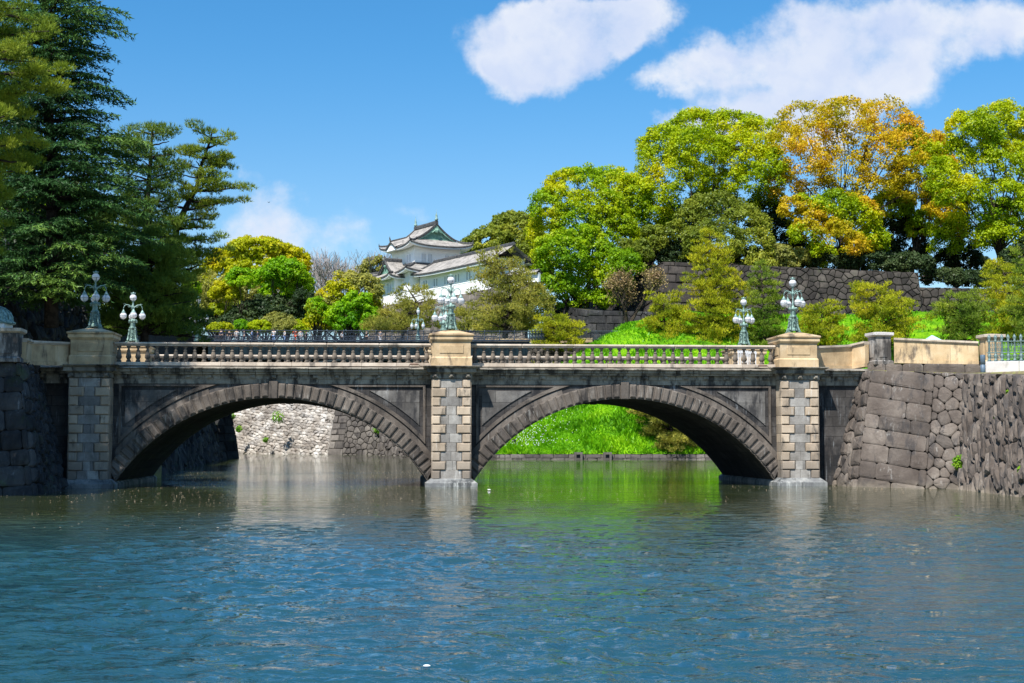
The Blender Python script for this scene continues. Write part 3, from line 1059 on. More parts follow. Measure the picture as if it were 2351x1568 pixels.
def pedestal(u0, vc, parent):
    mb = MB()
    mb.box(u0 - 1.02, u0 + 1.02, vc - 1.02, vc + 1.02, 5.992, 6.38, .012)
    mb.frust(u0, vc, 6.382, 6.46, 1.02, 1.02, .965, .965)
    mb.box(u0 - .955, u0 + .955, vc - .955, vc + .955, 6.462, 7.20, .008)
    # raised panel faces
    for s in (-1, 1):
        mb.box(u0 - .60, u0 + .60, vc + s * .955 - .03, vc + s * .955 + .03, 6.62, 7.04, .02)
        mb.box(u0 + s * .955 - .03, u0 + s * .955 + .03, vc - .60, vc + .60, 6.62, 7.04, .02)
    mb.frust(u0, vc, 7.202, 7.30, .965, .965, 1.06, 1.06)
    mb.box(u0 - 1.07, u0 + 1.07, vc - 1.07, vc + 1.07, 7.302, 7.46, .008)
    mb.frust(u0, vc, 7.462, 7.50, 1.05, 1.05, 1.12, 1.12)
    mb.box(u0 - 1.125, u0 + 1.125, vc - 1.125, vc + 1.125, 7.502, 7.58, .01)
    mb.frust(u0, vc, 7.582, 7.80, 1.125, 1.125, .36, .36)
    return mb.build('pedestal', MT['tan'], parent)


# ------------------------------------------------------------------ street lamps of the stone bridge
def make_lamp(label):
    t = thing('street_lamp', label, 'lamp', group='five-globe bronze lamps on the stone bridge')
    # base: four flared sides with paws, cartouche and lion head
    mb = MB()
    prof = [(.30, 0.0), (.30, .05), (.26, .09), (.235, .16), (.20, .30), (.165, .50), (.155, .62), (.185, .70), (.20, .74), (.17, .79), (.13, .83),
            (.125, .98), (.11, 1.04)]
    mb.lathe([(r * .88, z + .10) for r, z in prof], n=16, sq=0.55, rot=math.pi / 4)
    base = mb.build('base', MT['verd'], t)
    mb = MB()
    for k in range(4):
        a = math.pi / 4 + k * math.pi / 2
        c, s = math.cos(a), math.sin(a)
        pts = [(.20, .80), (.245, .72), (.235, .62), (.25, .45), (.29, .28), (.345, .16), (.37, .06), (.42, .03)]
        mb.tube([(c * r, s * r, z) for r, z in pts], [.03, .05, .04, .038, .045, .055, .06, .035], 6)
        mb.sphere((c * .36, s * .36, .05), .065, 8, 6, .8)
        for q in (-.045, 0, .045):
            mb.sphere((c * .425 - s * q, s * .425 + c * q, .03), .03, 6, 4)
    mb.build('claw_foot', MT['verd'], base, True)
    mb = MB()
    for k in range(4):
        a = k * math.pi / 2
        c, s = math.cos(a), math.sin(a)
        for (r, z, rad, sz) in ((.235, .34, .06, 1.1), (.27, .32, .03, 1), (.235, .41, .05, .7), (.20, .58, .045, 1.5), (.25, .19, .05, 1.2), (.26, .10, .035, 1.2)):
            mb.sphere((c * r, s * r, z), rad, 8, 6, sz)
        mb.tube([(c * .235 - s * q, s * .235 + c * q, z) for q, z in ((-.07, .30), (-.085, .42), (-.05, .55), (0, .62), (.05, .55), (.085, .42), (.07, .30))], .014, 5)
    mb.build('lion_mask', MT['verd'], base, True)
    # bowl with leaf collar
    mb = MB()
    mb.lathe([(.09, 1.08), (.10, 1.12), (.15, 1.18), (.20, 1.23), (.18, 1.27), (.10, 1.30), (.07, 1.36), (.05, 1.42)], n=14)
    for k in range(8):
        a = k * math.pi / 4
        c, s = math.cos(a), math.sin(a)
        mb.tube([(c * r, s * r, z) for r, z in ((.10, 1.30), (.19, 1.30), (.235, 1.24), (.235, 1.15), (.20, 1.12))], [.02, .03, .028, .022, .012], 5)
    mb.build('leaf_collar', MT['verd2'], t, True)
    mb = MB()
    mb.lathe([(.05, 1.40), (.055, 1.5), (.035, 1.55), (.033, 1.75), (.045, 1.82), (.035, 1.9), (.05, 1.97), (.065, 2.03), (.045, 2.08), (.035, 2.16),
              (.05, 2.22), (.03, 2.28), (.045, 2.33), (.085, 2.38), (.10, 2.40)], n=10)
    for k in range(4):
        a = k * math.pi / 2 + .5
        c, s = math.cos(a), math.sin(a)
        mb.tube([(c * r, s * r, z) for r, z in ((.03, 1.85), (.10, 1.95), (.07, 2.08), (.13, 2.15))], .014, 5)
    mb.build('shaft', MT['verd2'], t, True)

    def globe(c, up, parent):
        g = MB()
        g.sphere(c, .188, 18, 12)
        go = g.build('globe', MT['glass'], parent, True)
        cg = MB()
        N = 16
        for rot in (0, math.pi / 2):
            pts = [(c[0] + .193 * math.cos(rot) * math.cos(2 * math.pi * i / N), c[1] + .193 * math.sin(rot) * math.cos(2 * math.pi * i / N),
                    c[2] + .193 * math.sin(2 * math.pi * i / N)) for i in range(N + 1)]
            if not up: cg.tube(pts, .0065, 4, cap=False)
        cg.tube([(c[0] + .193 * math.cos(2 * math.pi * i / N), c[1] + .193 * math.sin(2 * math.pi * i / N), c[2] - (.0 if not up else .04)) for i in range(N + 1)], .0075, 4, cap=False)
        if up:
            for k in range(4):
                a = k * math.pi / 2 + .4
                pts = [(c[0] + .197 * math.sin(b) * math.cos(a), c[1] + .197 * math.sin(b) * math.sin(a), c[2] - .197 * math.cos(b)) for b in (.35, .7, 1.1, 1.5)]
                cg.tube(pts, .012, 4)
        cg.build('globe_band', MT['cage'], go)
        cap = MB()
        if up:
            cap.lathe([(.08, c[2] + .165), (.115, c[2] + .18), (.115, c[2] + .23), (.125, c[2] + .245), (.09, c[2] + .25), (.04, c[2] + .28), (.02, c[2] + .32)], (c[0], c[1], 0), 12)
            for k in range(8):
                a = k * math.pi / 4
                cap.tube([(c[0] + .118 * math.cos(a), c[1] + .118 * math.sin(a), c[2] + .22), (c[0] + .13 * math.cos(a), c[1] + .13 * math.sin(a), c[2] + .285)], [.018, .008], 4)
        else:
            cap.lathe([(.115, c[2] + .14), (.115, c[2] + .17), (.10, c[2] + .215), (.06, c[2] + .27), (.045, c[2] + .30), (.02, c[2] + .345)], (c[0], c[1], 0), 12)
            cap.lathe([(.02, c[2] - .23), (.045, c[2] - .205), (.065, c[2] - .18)], (c[0], c[1], 0), 8)
        cap.build('globe_cap', MT['verd2'], go, True)

    for k in range(4):
        a = R(-166) + k * math.pi / 2
        c, s = math.cos(a), math.sin(a)
        mb = MB()
        pts = [(.03, 1.93), (.12, 2.06), (.24, 2.15), (.37, 2.165), (.47, 2.10), (.515, 1.99), (.52, 1.88)]
        mb.tube([(c * r, s * r, z) for r, z in pts], [.022, .024, .024, .022, .02, .018, .018], 6)
        mb.tube([(c * r, s * r, z) for r, z in ((.36, 2.165), (.43, 2.21), (.50, 2.19), (.53, 2.22))], [.018, .016, .012, .006], 5)
        mb.tube([(c * r, s * r, z) for r, z in ((.14, 2.08), (.22, 2.03), (.29, 2.07), (.26, 2.12))], [.014, .014, .011, .008], 5)
        mb.sphere((c * .52, s * .52, 1.86), .035, 7, 5)
        arm = mb.build('arm', MT['verd2'], t, True)
        globe((c * .52, s * .52, 1.53), False, t)
    globe((0, 0, 2.575), True, t)
    return t


bridge = build_bridge()
LAMPS = [(-1, 1.02, 'shaded five-globe bronze lamp on the left near pedestal against dark cedars'),
         (0, 1.02, 'sunlit five-globe bronze lamp on the middle near pedestal in front of the castle'),
         (1, 1.02, 'five-globe bronze lamp on the right near pedestal in front of the long stone wall'),
         (-1, VB - 1.02, 'smaller-looking five-globe lamp on the far side parapet left, before dark pines'),
         (0, VB - 1.02, 'five-globe lamp half hidden behind the middle near lamp, on the far parapet'),
         (1, VB - 1.02, 'far-side five-globe lamp in front of the young pines, left of the right lamp')]
lamp0 = make_lamp(LAMPS[0][2])
for i, (s, v, lab) in enumerate(LAMPS):
    o = lamp0 if i == 0 else copy_tree(lamp0)
    o['label'] = lab
    o.location = bw(s * SP, v, 7.80)
    o.rotation_euler = (0, 0, BR_ROT)

# ------------------------------------------------------------------ retaining walls near the bridge
WM = lambda k: [MT[k], MT['gap']]


def wall_thing(name, label, mb, mats, cat='wall', group=None):
    o = mb.build(name, mats)
    return tag(o, label, cat, group)


def near_walls():
    # right bastion: flat face towards the water and the face running back to the bridge
    c_bot = P(1966, 1116.5, 72.4); c_bot.z = -0.3
    c_top = P(1999, 850, 74.0)
    ztop = c_top.z
    j_bot = P(1893, 1111, 77.3); j_bot.z = -0.3
    j_top = Vector((17.75, 76.2, ztop))
    j_bot = Vector((16.15, 75.8, -.3))
    r_bot = P(2205, 1123, 69.2); r_bot.z = -0.3
    r_top = P(2222, 857, 71.2)
    e_bot = P(2351, 1141, 59.8); e_bot.z = -0.3
    e_top = P(2356, 866, 62.0)
    e_top.z = 5.1
    x_bot = Vector((e_bot.x - .3, 40, -0.3)); x_top = Vector((e_top.x - .2, 42, 4.6))
    mb = MB()
    wall_face(mb, c_bot, r_bot, r_top, c_top, (-.3, -1, 0), size=0.66, relief=0.07, corner=3.4, corner_h=.80, corner_len=2.2, dip=0.13, gap=0.013, seed=5, jit=0.30, tilt=.06, bulge=.2)
    wall_face(mb, c_bot, j_bot, j_top, c_top, (-1, 0, 0), size=0.7, relief=0.10, corner=0.9, corner_h=.80, corner_len=1.3, dip=0.10, gap=0.02, seed=8, jit=0.34)
    # slanting boulders further right
    A = [[.62, -.32], [0.45, 1.35]]
    wall_face(mb, r_bot, e_bot, e_top, r_top, (-1, -.4, 0), size=0.72, relief=0.22, gap=0.012, seed=12, jit=.42, A=A, tilt=.35, bulge=.8, back=0.12) if False else None
    m3, W, H = patch(r_bot, e_bot, e_top, r_top, (-1, -.4, 0))
    rs = random.Random(12)
    stones(mb, voronoi([(0, 0), (W, 0), (W, H), (0, H)], .74, .40, A, rs), m3, .17, .012, 2, .7, .16, .12, rs=rs)
    mb.mi = 1
    mb.add([m3(0, 0, -.1), m3(W, 0, -.1), m3(W, H, -.1), m3(0, H, -.1)], [(0, 1, 2, 3)])
    mb.mi = 0
    m3, W, H = patch(e_bot, x_bot, x_top, e_top, (-1, -.0, 0))
    stones(mb, voronoi([(0, 0), (W, 0), (W, H), (0, H)], .8, .42, A, rs), m3, .24, .012, 1, .7, .35, .12, rs=rs)
    mb.mi = 1
    mb.add([m3(0, 0, -.1), m3(W, 0, -.1), m3(W, H, -.1), m3(0, H, -.1)], [(0, 1, 2, 3)])
    mb.mi = 0
    wall_thing('stone_wall', 'sunlit grey bastion wall right of the bridge, big corner blocks and slanting boulders', mb, WM('rub'))
    # plateau behind it
    g = MB()
    z0 = ztop + .02
    top = [(c_top.x + .15, c_top.y + .2, z0), (r_top.x + .1, r_top.y + .25, r_top.z + .02), (e_top.x + .25, e_top.y, e_top.z + .02), (x_top.x + .3, x_top.y, x_top.z),
           (90, 42, 5.2), (90, 88, 5.9), (18.6, 88, 5.98), (j_top.x + .2, j_top.y, z0)]
    bot = [(x, y, -.6) for x, y, z in top]
    n = len(top)
    g.add(top + bot, [list(range(n))] + [[i, (i + 1) % n, (i + 1) % n + n, i + n] for i in range(n)])
    tag(g.build('ground', MT['dryground']), kind='structure')
    # left bastion, tree shade also put into its dark stone colour
    mb = MB()
    cb = P(77, 1136, 62.1); cb.z = -.3
    ct = P(49, 832, 64.3)
    jb = P(150, 1122, 69.5); jb.z = -.3
    jt = P(86, 838, 73.2)
    lb = Vector((cb.x - 7, cb.y + 1.0, -.3)); lt = Vector((ct.x - 7, ct.y + 1.0, ct.z))
    wall_face(mb, cb, lb, lt, ct, (0, -1, 0), size=0.8, relief=0.08, corner=4.2, corner_h=.85, corner_len=2.0, dip=0.06, gap=0.014, seed=21)
    wall_face(mb, cb, jb, jt, ct, (1, -.2, 0), size=0.62, relief=0.16, corner=1.2, corner_h=.85, corner_len=1.2, dip=0.05, gap=0.014, seed=22)
    wall_thing('stone_wall', 'dark shaded bastion wall left of the bridge with large corner blocks', mb, WM('rubdark'))
    g = MB()
    zt = ct.z + .01
    top = [(lt.x, lt.y + .2, zt), (ct.x - .2, ct.y + .2, zt), (jt.x - .3, jt.y, 5.9), (-21.5, 90, 5.98), (-60, 90, 6), (-60, 62, 6)]
    bot = [(x, y, -.6) for x, y, z in top]
    n = len(top)
    g.add(top + bot, [list(range(n))] + [[i, (i + 1) % n, (i + 1) % n + n, i + n] for i in range(n)])
    tag(g.build('ground', MT['dryground']), kind='structure')


MT['dryground'] = plain_mat('dry_grass_ground', (0.26, 0.25, 0.09), 0.95, 0, 0.3, 1.5, (0.20, 0.15, 0.09), 0.5)
MT['forest'] = plain_mat('forest_floor', (0.045, 0.05, 0.02), 0.95, 0, 0.3, 0.5, (0.08, 0.07, 0.04), 0.5)


def parapet(name, label, pts, ztop, zbot, mat, th=.36, base=.18, cat='wall', seg=2.2):
    """wall of panels with coping and base course along points (x, y); z given per end"""
    mb = MB(); cp = MB(); bs = MB()
    for i in range(len(pts) - 1):
        a, b = Vector(pts[i]), Vector(pts[i + 1])
        za0, za1 = ztop[i], ztop[i + 1]
        zb0, zb1 = zbot[i], zbot[i + 1]
        L = (b - a).length
        d = (b - a) / L
        n = Vector((-d.y, d.x))
        k = max(1, round(L / seg))
        for j in range(k):
            def col(mbx, s0, s1, lo0, lo1, hi0, hi1, h, gap):
                t0, t1 = s0 / L, s1 / L
                p0, p1 = a + d * (s0 + gap), a + d * (s1 - gap)
                vs = []
                for (p, t) in ((p0, t0), (p1, t1)):
                    for q in (-h, h):
                        for (A, B) in ((lo0, lo1), (hi0, hi1)):
                            vs.append((p.x + n.x * q, p.y + n.y * q, A + (B - A) * t))
                mbx.add(vs, [(0, 1, 3, 2), (4, 6, 7, 5), (0, 4, 5, 1), (2, 3, 7, 6), (1, 5, 7, 3), (0, 2, 6, 4)])
            s0, s1 = L * j / k, L * (j + 1) / k
            col(mb, s0, s1, zb0 + base, zb1 + base, za0 - .17, za1 - .17, th / 2 - .03, .006)
            col(cp, s0, s1, za0 - .165, za1 - .165, za0 - .10, za1 - .10, th / 2 + .0, .003)
            col(cp, s0, s1, za0 - .10, za1 - .10, za0, za1, th / 2 + .07, .003)
            col(bs, s0, s1, zb0, zb1, zb0 + base - .005, zb1 + base - .005, th / 2 + .04, .004)
    root = thing(name, label, cat, (pts[0][0], pts[0][1], zbot[0]))
    for (nm, m_, mt) in (('wall_panel', mb, mat), ('coping', cp, MT['coping']), ('base_course', bs, mat)):
        o = m_.build(nm, mt)
        o.data.transform(Matrix.Translation(-root.location))
        o.parent = root
    return root


def post(name, label, c, hw, z0, z1, rot, mat, capmat, cat='pillar'):
    t = thing(name, label, cat, (c[0], c[1], z0), rot)
    H = z1 - z0
    mb = MB()
    mb.box(-hw, hw, -hw, hw, .25, H - .24, .01)
    for s in (-1, 1):
        mb.box(-hw * .5, hw * .5, s * hw - .025, s * hw + .025, .38, H - .42, .012)
        mb.box(s * hw - .025, s * hw + .025, -hw * .5, hw * .5, .38, H - .42, .012)
    mb.build('shaft', mat, t)
    mb = MB()
    mb.box(-hw - .10, hw + .10, -hw - .10, hw + .10, 0, .17, .01)
    mb.frust(0, 0, .172, .245, hw + .10, hw + .10, hw + .01, hw + .01)
    mb.build('base', mat, t)
    mb = MB()
    mb.frust(0, 0, H - .238, H - .18, hw + .02, hw + .02, hw + .11, hw + .11)
    mb.box(-hw - .12, hw + .12, -hw - .12, hw + .12, H - .178, H - .03, .012)
    mb.frust(0, 0, H - .03, H + .02, hw + .11, hw + .11, .1, .1)
    mb.build('cap', capmat, t)
    return t


def approach_walls():
    zt = 7.12
    # right side: short curved parapet from the bridge to the grey pillar, then along to the second pillar
    a = bw(SP + .96, 1.0, 0); b = P(1990, 778, 75.6); c0 = P(2022, 765, 75.3)
    m = P(1955, 780, 76.4)
    parapet('parapet_wall', 'short tan parapet bending from the right pedestal to the grey stained pillar', [(a.x, a.y), (m.x, m.y), (b.x, b.y)],
            [7.12, 7.3, 7.42], [5.99, 6.0, 6.1], MT['tan'], seg=1.8)
    post('stone_pillar', 'grey stained stone pillar on the bastion corner between two tan parapets', (c0.x, c0.y + .3), .44, 6.18, 7.88, R(10), MT['greypillar'], MT['granite'])
    d = P(2052, 778, 75.0); e = P(2246, 786, 74.0)
    parapet('parapet_wall', 'long tan streaked parapet between the grey pillar and the tan end pillar', [(d.x, d.y), (e.x, e.y)],
            [7.55, 7.30], [6.25, 6.12], MT['tan'], seg=1.35)
    f = P(2279, 770, 73.9)
    post('stone_pillar', 'plain tan end pillar beside the grey-green railing at right', (f.x, f.y + .3), .44, 6.1, 7.68, R(4), MT['tan'], MT['coping'])
    # dark footing course below the long parapet
    mb = MB()
    p0, p1 = P(1992, 850, 75.2), P(2252, 852, 73.6)
    wall_face(mb, (p0.x, p0.y, 5.75), (p1.x, p1.y, 5.55), (p1.x, p1.y + .05, 6.14), (p0.x, p0.y + .05, 6.26), (0, -1, 0), style='ashlar', size=.85, corner=.9, corner_len=1.5, corner_h=.6, relief=.05, gap=.012, seed=3, tilt=.03)
    wall_thing('footing_wall', 'low dark ashlar course under the long tan parapet', mb, WM('rub'))
    # left side
    a = bw(-SP - .96, 1.0, 0)
    m = P(66, 782, 68.0); b = P(52, 781, 65.0)
    parapet('parapet_wall', 'shaded tan parapet between the left pedestal and the left pillar', [(b.x, b.y), (m.x, m.y), (a.x, a.y)],
            [6.85, 6.95, 7.12], [5.72, 5.8, 5.98], MT['tan'], seg=2.4)
    c = P(12, 760, 64.6)
    post('stone_pillar', 'shaded grey pillar at the left edge below a small green dome', (c.x, c.y + .2), .62, 5.75, 7.28, R(8), MT['greypillar'], MT['coping'])
    # small domed lantern standing behind that pillar
    d = P(-12, 752, 66.5)
    t = thing('guard_box', 'pale box with a light green ribbed copper dome, cut by the left picture edge', 'guard box', (d.x, d.y, 5.98))
    mb = MB()
    mb.box(-.62, .62, -.62, .62, 0, 1.62, .03)
    mb.build('body', MT['paint'], t)
    mb = MB()
    mb.lathe([(.9, 1.62), (.92, 1.70), (.80, 1.76), (.76, 1.95), (.66, 2.15), (.45, 2.32), (.15, 2.42), (.04, 2.5)], n=24)
    for k in range(16):
        a_ = k * math.pi / 8
        mb.tube([(math.cos(a_) * r, math.sin(a_) * r, z) for r, z in ((.8, 1.78), (.78, 1.95), (.68, 2.16), (.46, 2.34), (.15, 2.44))], .022, 4)
    mb.build('dome', MT['verd2'], t, True)
    # railing on white granite kerb, right edge
    g0 = P(2262, 832, 72.6); g1 = Vector((g0.x + 9, g0.y - 3.2, 0))
    L = (g1.xy - g0.xy).length
    rot = math.atan2(g1.y - g0.y, g1.x - g0.x)
    zb = 5.55
    t = thing('kerb_wall', 'low rough white granite kerb wall under the ornate railing', 'kerb', (g0.x, g0.y, zb), rot)
    mb = MB()
    for i in range(6):
        mb.box(i * L / 6 + .004, (i + 1) * L / 6 - .004, 0, .5, -.15, .66, .03)
    mb.build('granite_block', MT['granite'], t)
    t = thing('ornate_railing', 'grey-green cast iron railing with finial posts on the white kerb', 'railing', (g0.x + .15, g0.y + .2, zb + .662), rot)
    mb = MB()
    mb.box(0, L, .02, .08, .02, .06)
    mb.box(0, L, .0, .10, .42, .47)
    mb.box(0, L, .02, .08, .98, 1.02)
    mb.build('rail', MT['irongn'], t)
    n = int(L / .30)
    post_o = None
    scr_o = None
    for i in range(n):
        x = .12 + i * .30
        if post_o is None:
            mb = MB()
            mb.lathe([(.09, 0), (.09, .08), (.06, .12), (.075, .2), (.10, .30), (.08, .36), (.05, .40), (.06, .45), (.055, .50), (.045, .95), (.07, 1.0), (.075, 1.05),
                      (.045, 1.08), (.085, 1.16), (.085, 1.22), (.05, 1.30), (.015, 1.36)], n=8)
            post_o = mb.build('baluster_post', MT['irongn'], t, True)
            mb = MB()
            for s in (-1, 1):
                for zc in (.62, .82):
                    mb.tube([(s * (.045 + .04 * math.cos(q)), 0, zc + .07 * math.sin(q)) for q in [j * .9 for j in range(8)]], .014, 4)
                mb.tube([(s * (.03 + .03 * math.cos(q)), 0, .24 + .10 * math.sin(q)) for q in [j * .9 for j in range(8)]], .014, 4)
            mb.tube([(0, 0, .48), (.03, 0, .72), (0, 0, 1.02), (0, 0, 1.08)], .015, 4)
            scr_o = mb.build('scroll', MT['irongn'], t)
            o, q = post_o, scr_o
        else:
            o = post_o.copy(); COL.objects.link(o); o.parent = t
            q = scr_o.copy(); COL.objects.link(q); q.parent = t
        o.location = (x, .05, 0)
        q.location = (x + .15, .05, 0)
    b = P(2257, 858, 71.9)
    t = thing('bollard', 'short blue-grey metal post at the end of the white granite kerb', 'bollard', (b.x, b.y, 5.5))
    mb = MB(); mb.lathe([(.125, 0), (.125, .50), (.11, .505), (.11, .54), (.125, .545), (.125, .98), (.11, 1.0), (.02, 1.01)], n=16)
    mb.build('post', plain_mat('blue_grey_paint', (0.10, 0.15, 0.21), .5, 0, .1), t, True)
    # tip of a tent roof behind the right parapet
    b = P(2140, 783, 84)
    t = thing('guard_box', 'tip of a pale turquoise pyramid roof peeping over the long tan parapet', 'guard box', (b.x, b.y, 6.0))
    mb = MB(); mb.box(-.7, .7, -.7, .7, 0, 1.6, .02); mb.build('body', MT['paint'], t)
    mb = MB(); mb.frust(0, 0, 1.6, 2.33, 1.05, 1.05, .03, .03); mb.build('roof', plain_mat('pale_turquoise_roof', (.42, .68, .66), .5, 0, .05), t)
    # folding white barrier on the bridge deck, behind the last balusters
    b = bw(SP - 1.75, 3.4, 5.99)
    t = thing('folding_barrier', 'white slatted folding barrier behind the last balusters at right', 'barrier', b, BR_ROT + R(20))
    for k, x in enumerate((-.35, .35)):
        mb = MB()
        for i in range(6): mb.box(x - .33 + i * .12, x - .29 + i * .12, -.02 + k * .3, .02 + k * .3, .1, 1.05)
        mb.box(x - .35, x + .35, -.018 + k * .3, .018 + k * .3, .9, 1.0); mb.box(x - .35, x + .35, -.018 + k * .3, .018 + k * .3, .2, .3)
        mb.build('slat_panel', MT['paint'], t)
    # small floodlights on the cornice
    for (u, lab) in ((-1.85, 'small brown floodlight on the ledge left of the middle pedestal'), (SP - 1.75, 'small floodlight on the ledge left of the right pedestal')):
        t = thing('floodlight', lab, 'floodlight', bw(u, .52, 5.99), BR_ROT, 'floodlights on the bridge ledge')
        mb = MB(); mb.box(-.22, .22, -.08, .08, .06, .15, .02); mb.build('housing', plain_mat('brown_housing', (.22, .14, .10), .5), t)
        mb = MB(); mb.tube([(-.2, 0, .1), (-.26, 0, .0)], .012, 4); mb.tube([(.2, 0, .1), (.3, 0, .02), (.45, 0, .02)], .012, 4); mb.build('bracket', MT['black'], t)


near_walls()
approach_walls()

# ------------------------------------------------------------------ background terrain and walls
def curve_pt(p):
    return Vector(p)


def back_terrain():
    # grass bank across the moat
    m, T = new_mat('bank_grass')
    oc = T.node('ShaderNodeTexCoord').outputs['Object']
    n = T.noise(oc, 0.35, 5, 0.65)
    n2 = T.noise(oc, 2.2, 5, 0.7)
    c = T.ramp(T.math('ADD', T.math('MULTIPLY', n, .6), T.math('MULTIPLY', n2, .4)), [(0.38, (0.03, 0.11, 0.004)), (0.5, (0.13, 0.33, 0.006)), (0.66, (0.30, 0.52, 0.010))])
    bp = T.node('ShaderNodeBump', {'Height': n2, 'Strength': 0.9, 'Distance': 0.5})
    p = T.node('ShaderNodeBsdfPrincipled', {'Base Color': c, 'Roughness': 0.95, 'Normal': bp.outputs[0]})
    p.inputs['Specular IOR Level'].default_value = 0.1
    T.node('ShaderNodeOutputMaterial', {'Surface': p.outputs[0]})
    MT['grass'] = m
    # rows of the slope: foot, then up to the wall foot; given as px at several depths
    rows = [
        [(1085, 1044.5, 176), (1140, 1043.5, 171.5), (1300, 1043.5, 171.5), (1500, 1043.5, 172), (1800, 1043.5, 172), (2100, 1043, 172), (2700, 1043, 172)],
        [(1100, 1000, 181), (1170, 985, 177), (1310, 970, 177), (1500, 960, 177), (1800, 960, 177), (2100, 960, 177), (2750, 960, 177)],
        [(1130, 950, 188), (1230, 900, 185), (1350, 870, 186), (1500, 850, 187), (1800, 850, 187), (2100, 850, 187), (2800, 850, 187)],
        [(1180, 930, 196), (1300, 830, 194), (1385, 780, 196), (1500, 765, 199), (1800, 765, 199), (2100, 765, 199), (2850, 765, 199)],
        [(1230, 925, 206), (1345, 800, 203), (1440, 752, 204), (1520, 730, 208), (1800, 728, 211), (2100, 728, 213), (2900, 728, 216)],
        [(1260, 925, 216), (1370, 800, 212), (1475, 742, 213), (1560, 722, 218), (1800, 722, 224), (2100, 722, 226), (2900, 722, 230)],
    ]
    G = [[P(*q) for q in r] for r in rows]
    V = []
    NR, NC = 40, 120
    for i in range(NR + 1):
        a = i / NR * (len(G) - 1)
        i0 = min(int(a), len(G) - 2); fa = a - i0
        for j in range(NC + 1):
            b = j / NC * (len(G[0]) - 1)
            j0 = min(int(b), len(G[0]) - 2); fb = b - j0
            p = G[i0][j0].lerp(G[i0][j0 + 1], fb).lerp(G[i0 + 1][j0].lerp(G[i0 + 1][j0 + 1], fb), fa)
            w = math.sin(p.x * .31 + p.y * .2) * .25 + math.sin(p.x * .13 - 1) * .3
            p.z += w * min(1, i / 5)
            V.append(p)
    Fc = [[i * (NC + 1) + j, i * (NC + 1) + j + 1, (i + 1) * (NC + 1) + j + 1, (i + 1) * (NC + 1) + j] for i in range(NR) for j in range(NC)]
    o = meshobj('grass_slope', V, Fc, m, smooth=True)
    tag(o, kind='structure')
    # blades and herb tufts scattered on the slope
    vis = []
    Vn = np.array([tuple(v) for v in V]).reshape(NR + 1, NC + 1, 3)
    N = 52000
    ii = npr.uniform(0, NR - .01, N); jj = npr.uniform(0, NC - .01, N)
    # denser where the arch opening shows it
    jj[:26000] = npr.uniform(NC * .12, NC * .62, 26000); ii[:26000] = npr.uniform(0, NR * .5, 26000)
    i0 = ii.astype(int); j0 = jj.astype(int); fi = (ii - i0)[:, None]; fj = (jj - j0)[:, None]
    p = (Vn[i0, j0] * (1 - fj) + Vn[i0, j0 + 1] * fj) * (1 - fi) + (Vn[i0 + 1, j0] * (1 - fj) + Vn[i0 + 1, j0 + 1] * fj) * fi
    cl = 0.5 + 0.5 * np.sin(p[:, 0] * .9 + 2 * np.sin(p[:, 2] * .8)) * np.sin(p[:, 2] * 1.1 + p[:, 0] * .35)
    sz = (.2 + .55 * cl * npr.random(N))[:, None]
    a = npr.uniform(0, 6.283, N)
    t = np.stack([np.cos(a), np.sin(a), np.zeros(N)], 1)
    lean = np.stack([npr.normal(0, .5, N), npr.normal(-.2, .5, N), np.ones(N)], 1)
    tri = np.stack([p - t * sz * .32, p + t * sz * .32, p + lean * sz * 1.1], 1)
    o = arrobj('grass', tri.reshape(-1, 3), 3, MT['grassb'])
    tag(o, kind='stuff')
    # white flowers
    N = 420
    ii = npr.uniform(2, NR * .3, N); jj = np.clip(npr.normal(NC * .23, NC * .05, N), 0, NC - 1)
    i0 = ii.astype(int); j0 = jj.astype(int)
    q = Vn[i0, j0] + npr.normal(0, .6, (N, 3)) * [1, .6, .0]
    q[:, 2] = Vn[i0, j0, 2] + npr.uniform(.3, .7, N)
    s = .05
    tri = np.stack([q + [-s, 0, 0], q + [s, 0, 0], q + [0, 0, s * 1.8]], 1)
    tag(arrobj('white_flowers', tri.reshape(-1, 3), 3, MT['paint']), kind='stuff')
    # stone edging at the water line with two square outlets
    mb = MB()
    a, b = P(1075, 1057, 176.5), P(2700, 1055, 171)
    mid = P(1140, 1055, 171)
    for (p0, p1, sd) in ((mid, b, 4), (a, mid, 6)):
        wall_face(mb, (p0.x, p0.y, -.3), (p1.x, p1.y, -.3), (p1.x, p1.y + .3, .62), (p0.x, p0.y + .3, .62), (0, -1, 0), style='ashlar', size=.7, corner=1, corner_h=.5, corner_len=1.4, relief=.08, gap=.03, seed=sd, lod=1, jit=.3)
    wall_thing('edging_wall', 'low grey stone edging along the water below the grass bank', mb, WM('rubmid'))
    for (px, lab) in ((1328, 'square stone drain outlet in the bank edging, the left one'), (1395, 'square stone drain outlet in the bank edging, the right one')):
        c = P(px, 1053, 170.8)
        t = thing('drain_outlet', lab, 'drain', (c.x, c.y - .1, 0), 0, 'drain outlets in the bank edging')
        mb = MB()
        mb.box(-.5, -.22, 0, .5, -.2, .85, .02); mb.box(.22, .5, 0, .5, -.2, .85, .02); mb.box(-.22, .22, 0, .5, .6, .85); mb.box(-.22, .22, 0, .5, -.2, .18)
        mb.build('frame', MT['rubmid'], t)
        mb = MB(); mb.box(-.21, .21, .3, .4, .19, .59); mb.build('opening', MT['black'], t)  # black plate put in for the shade inside the outlet
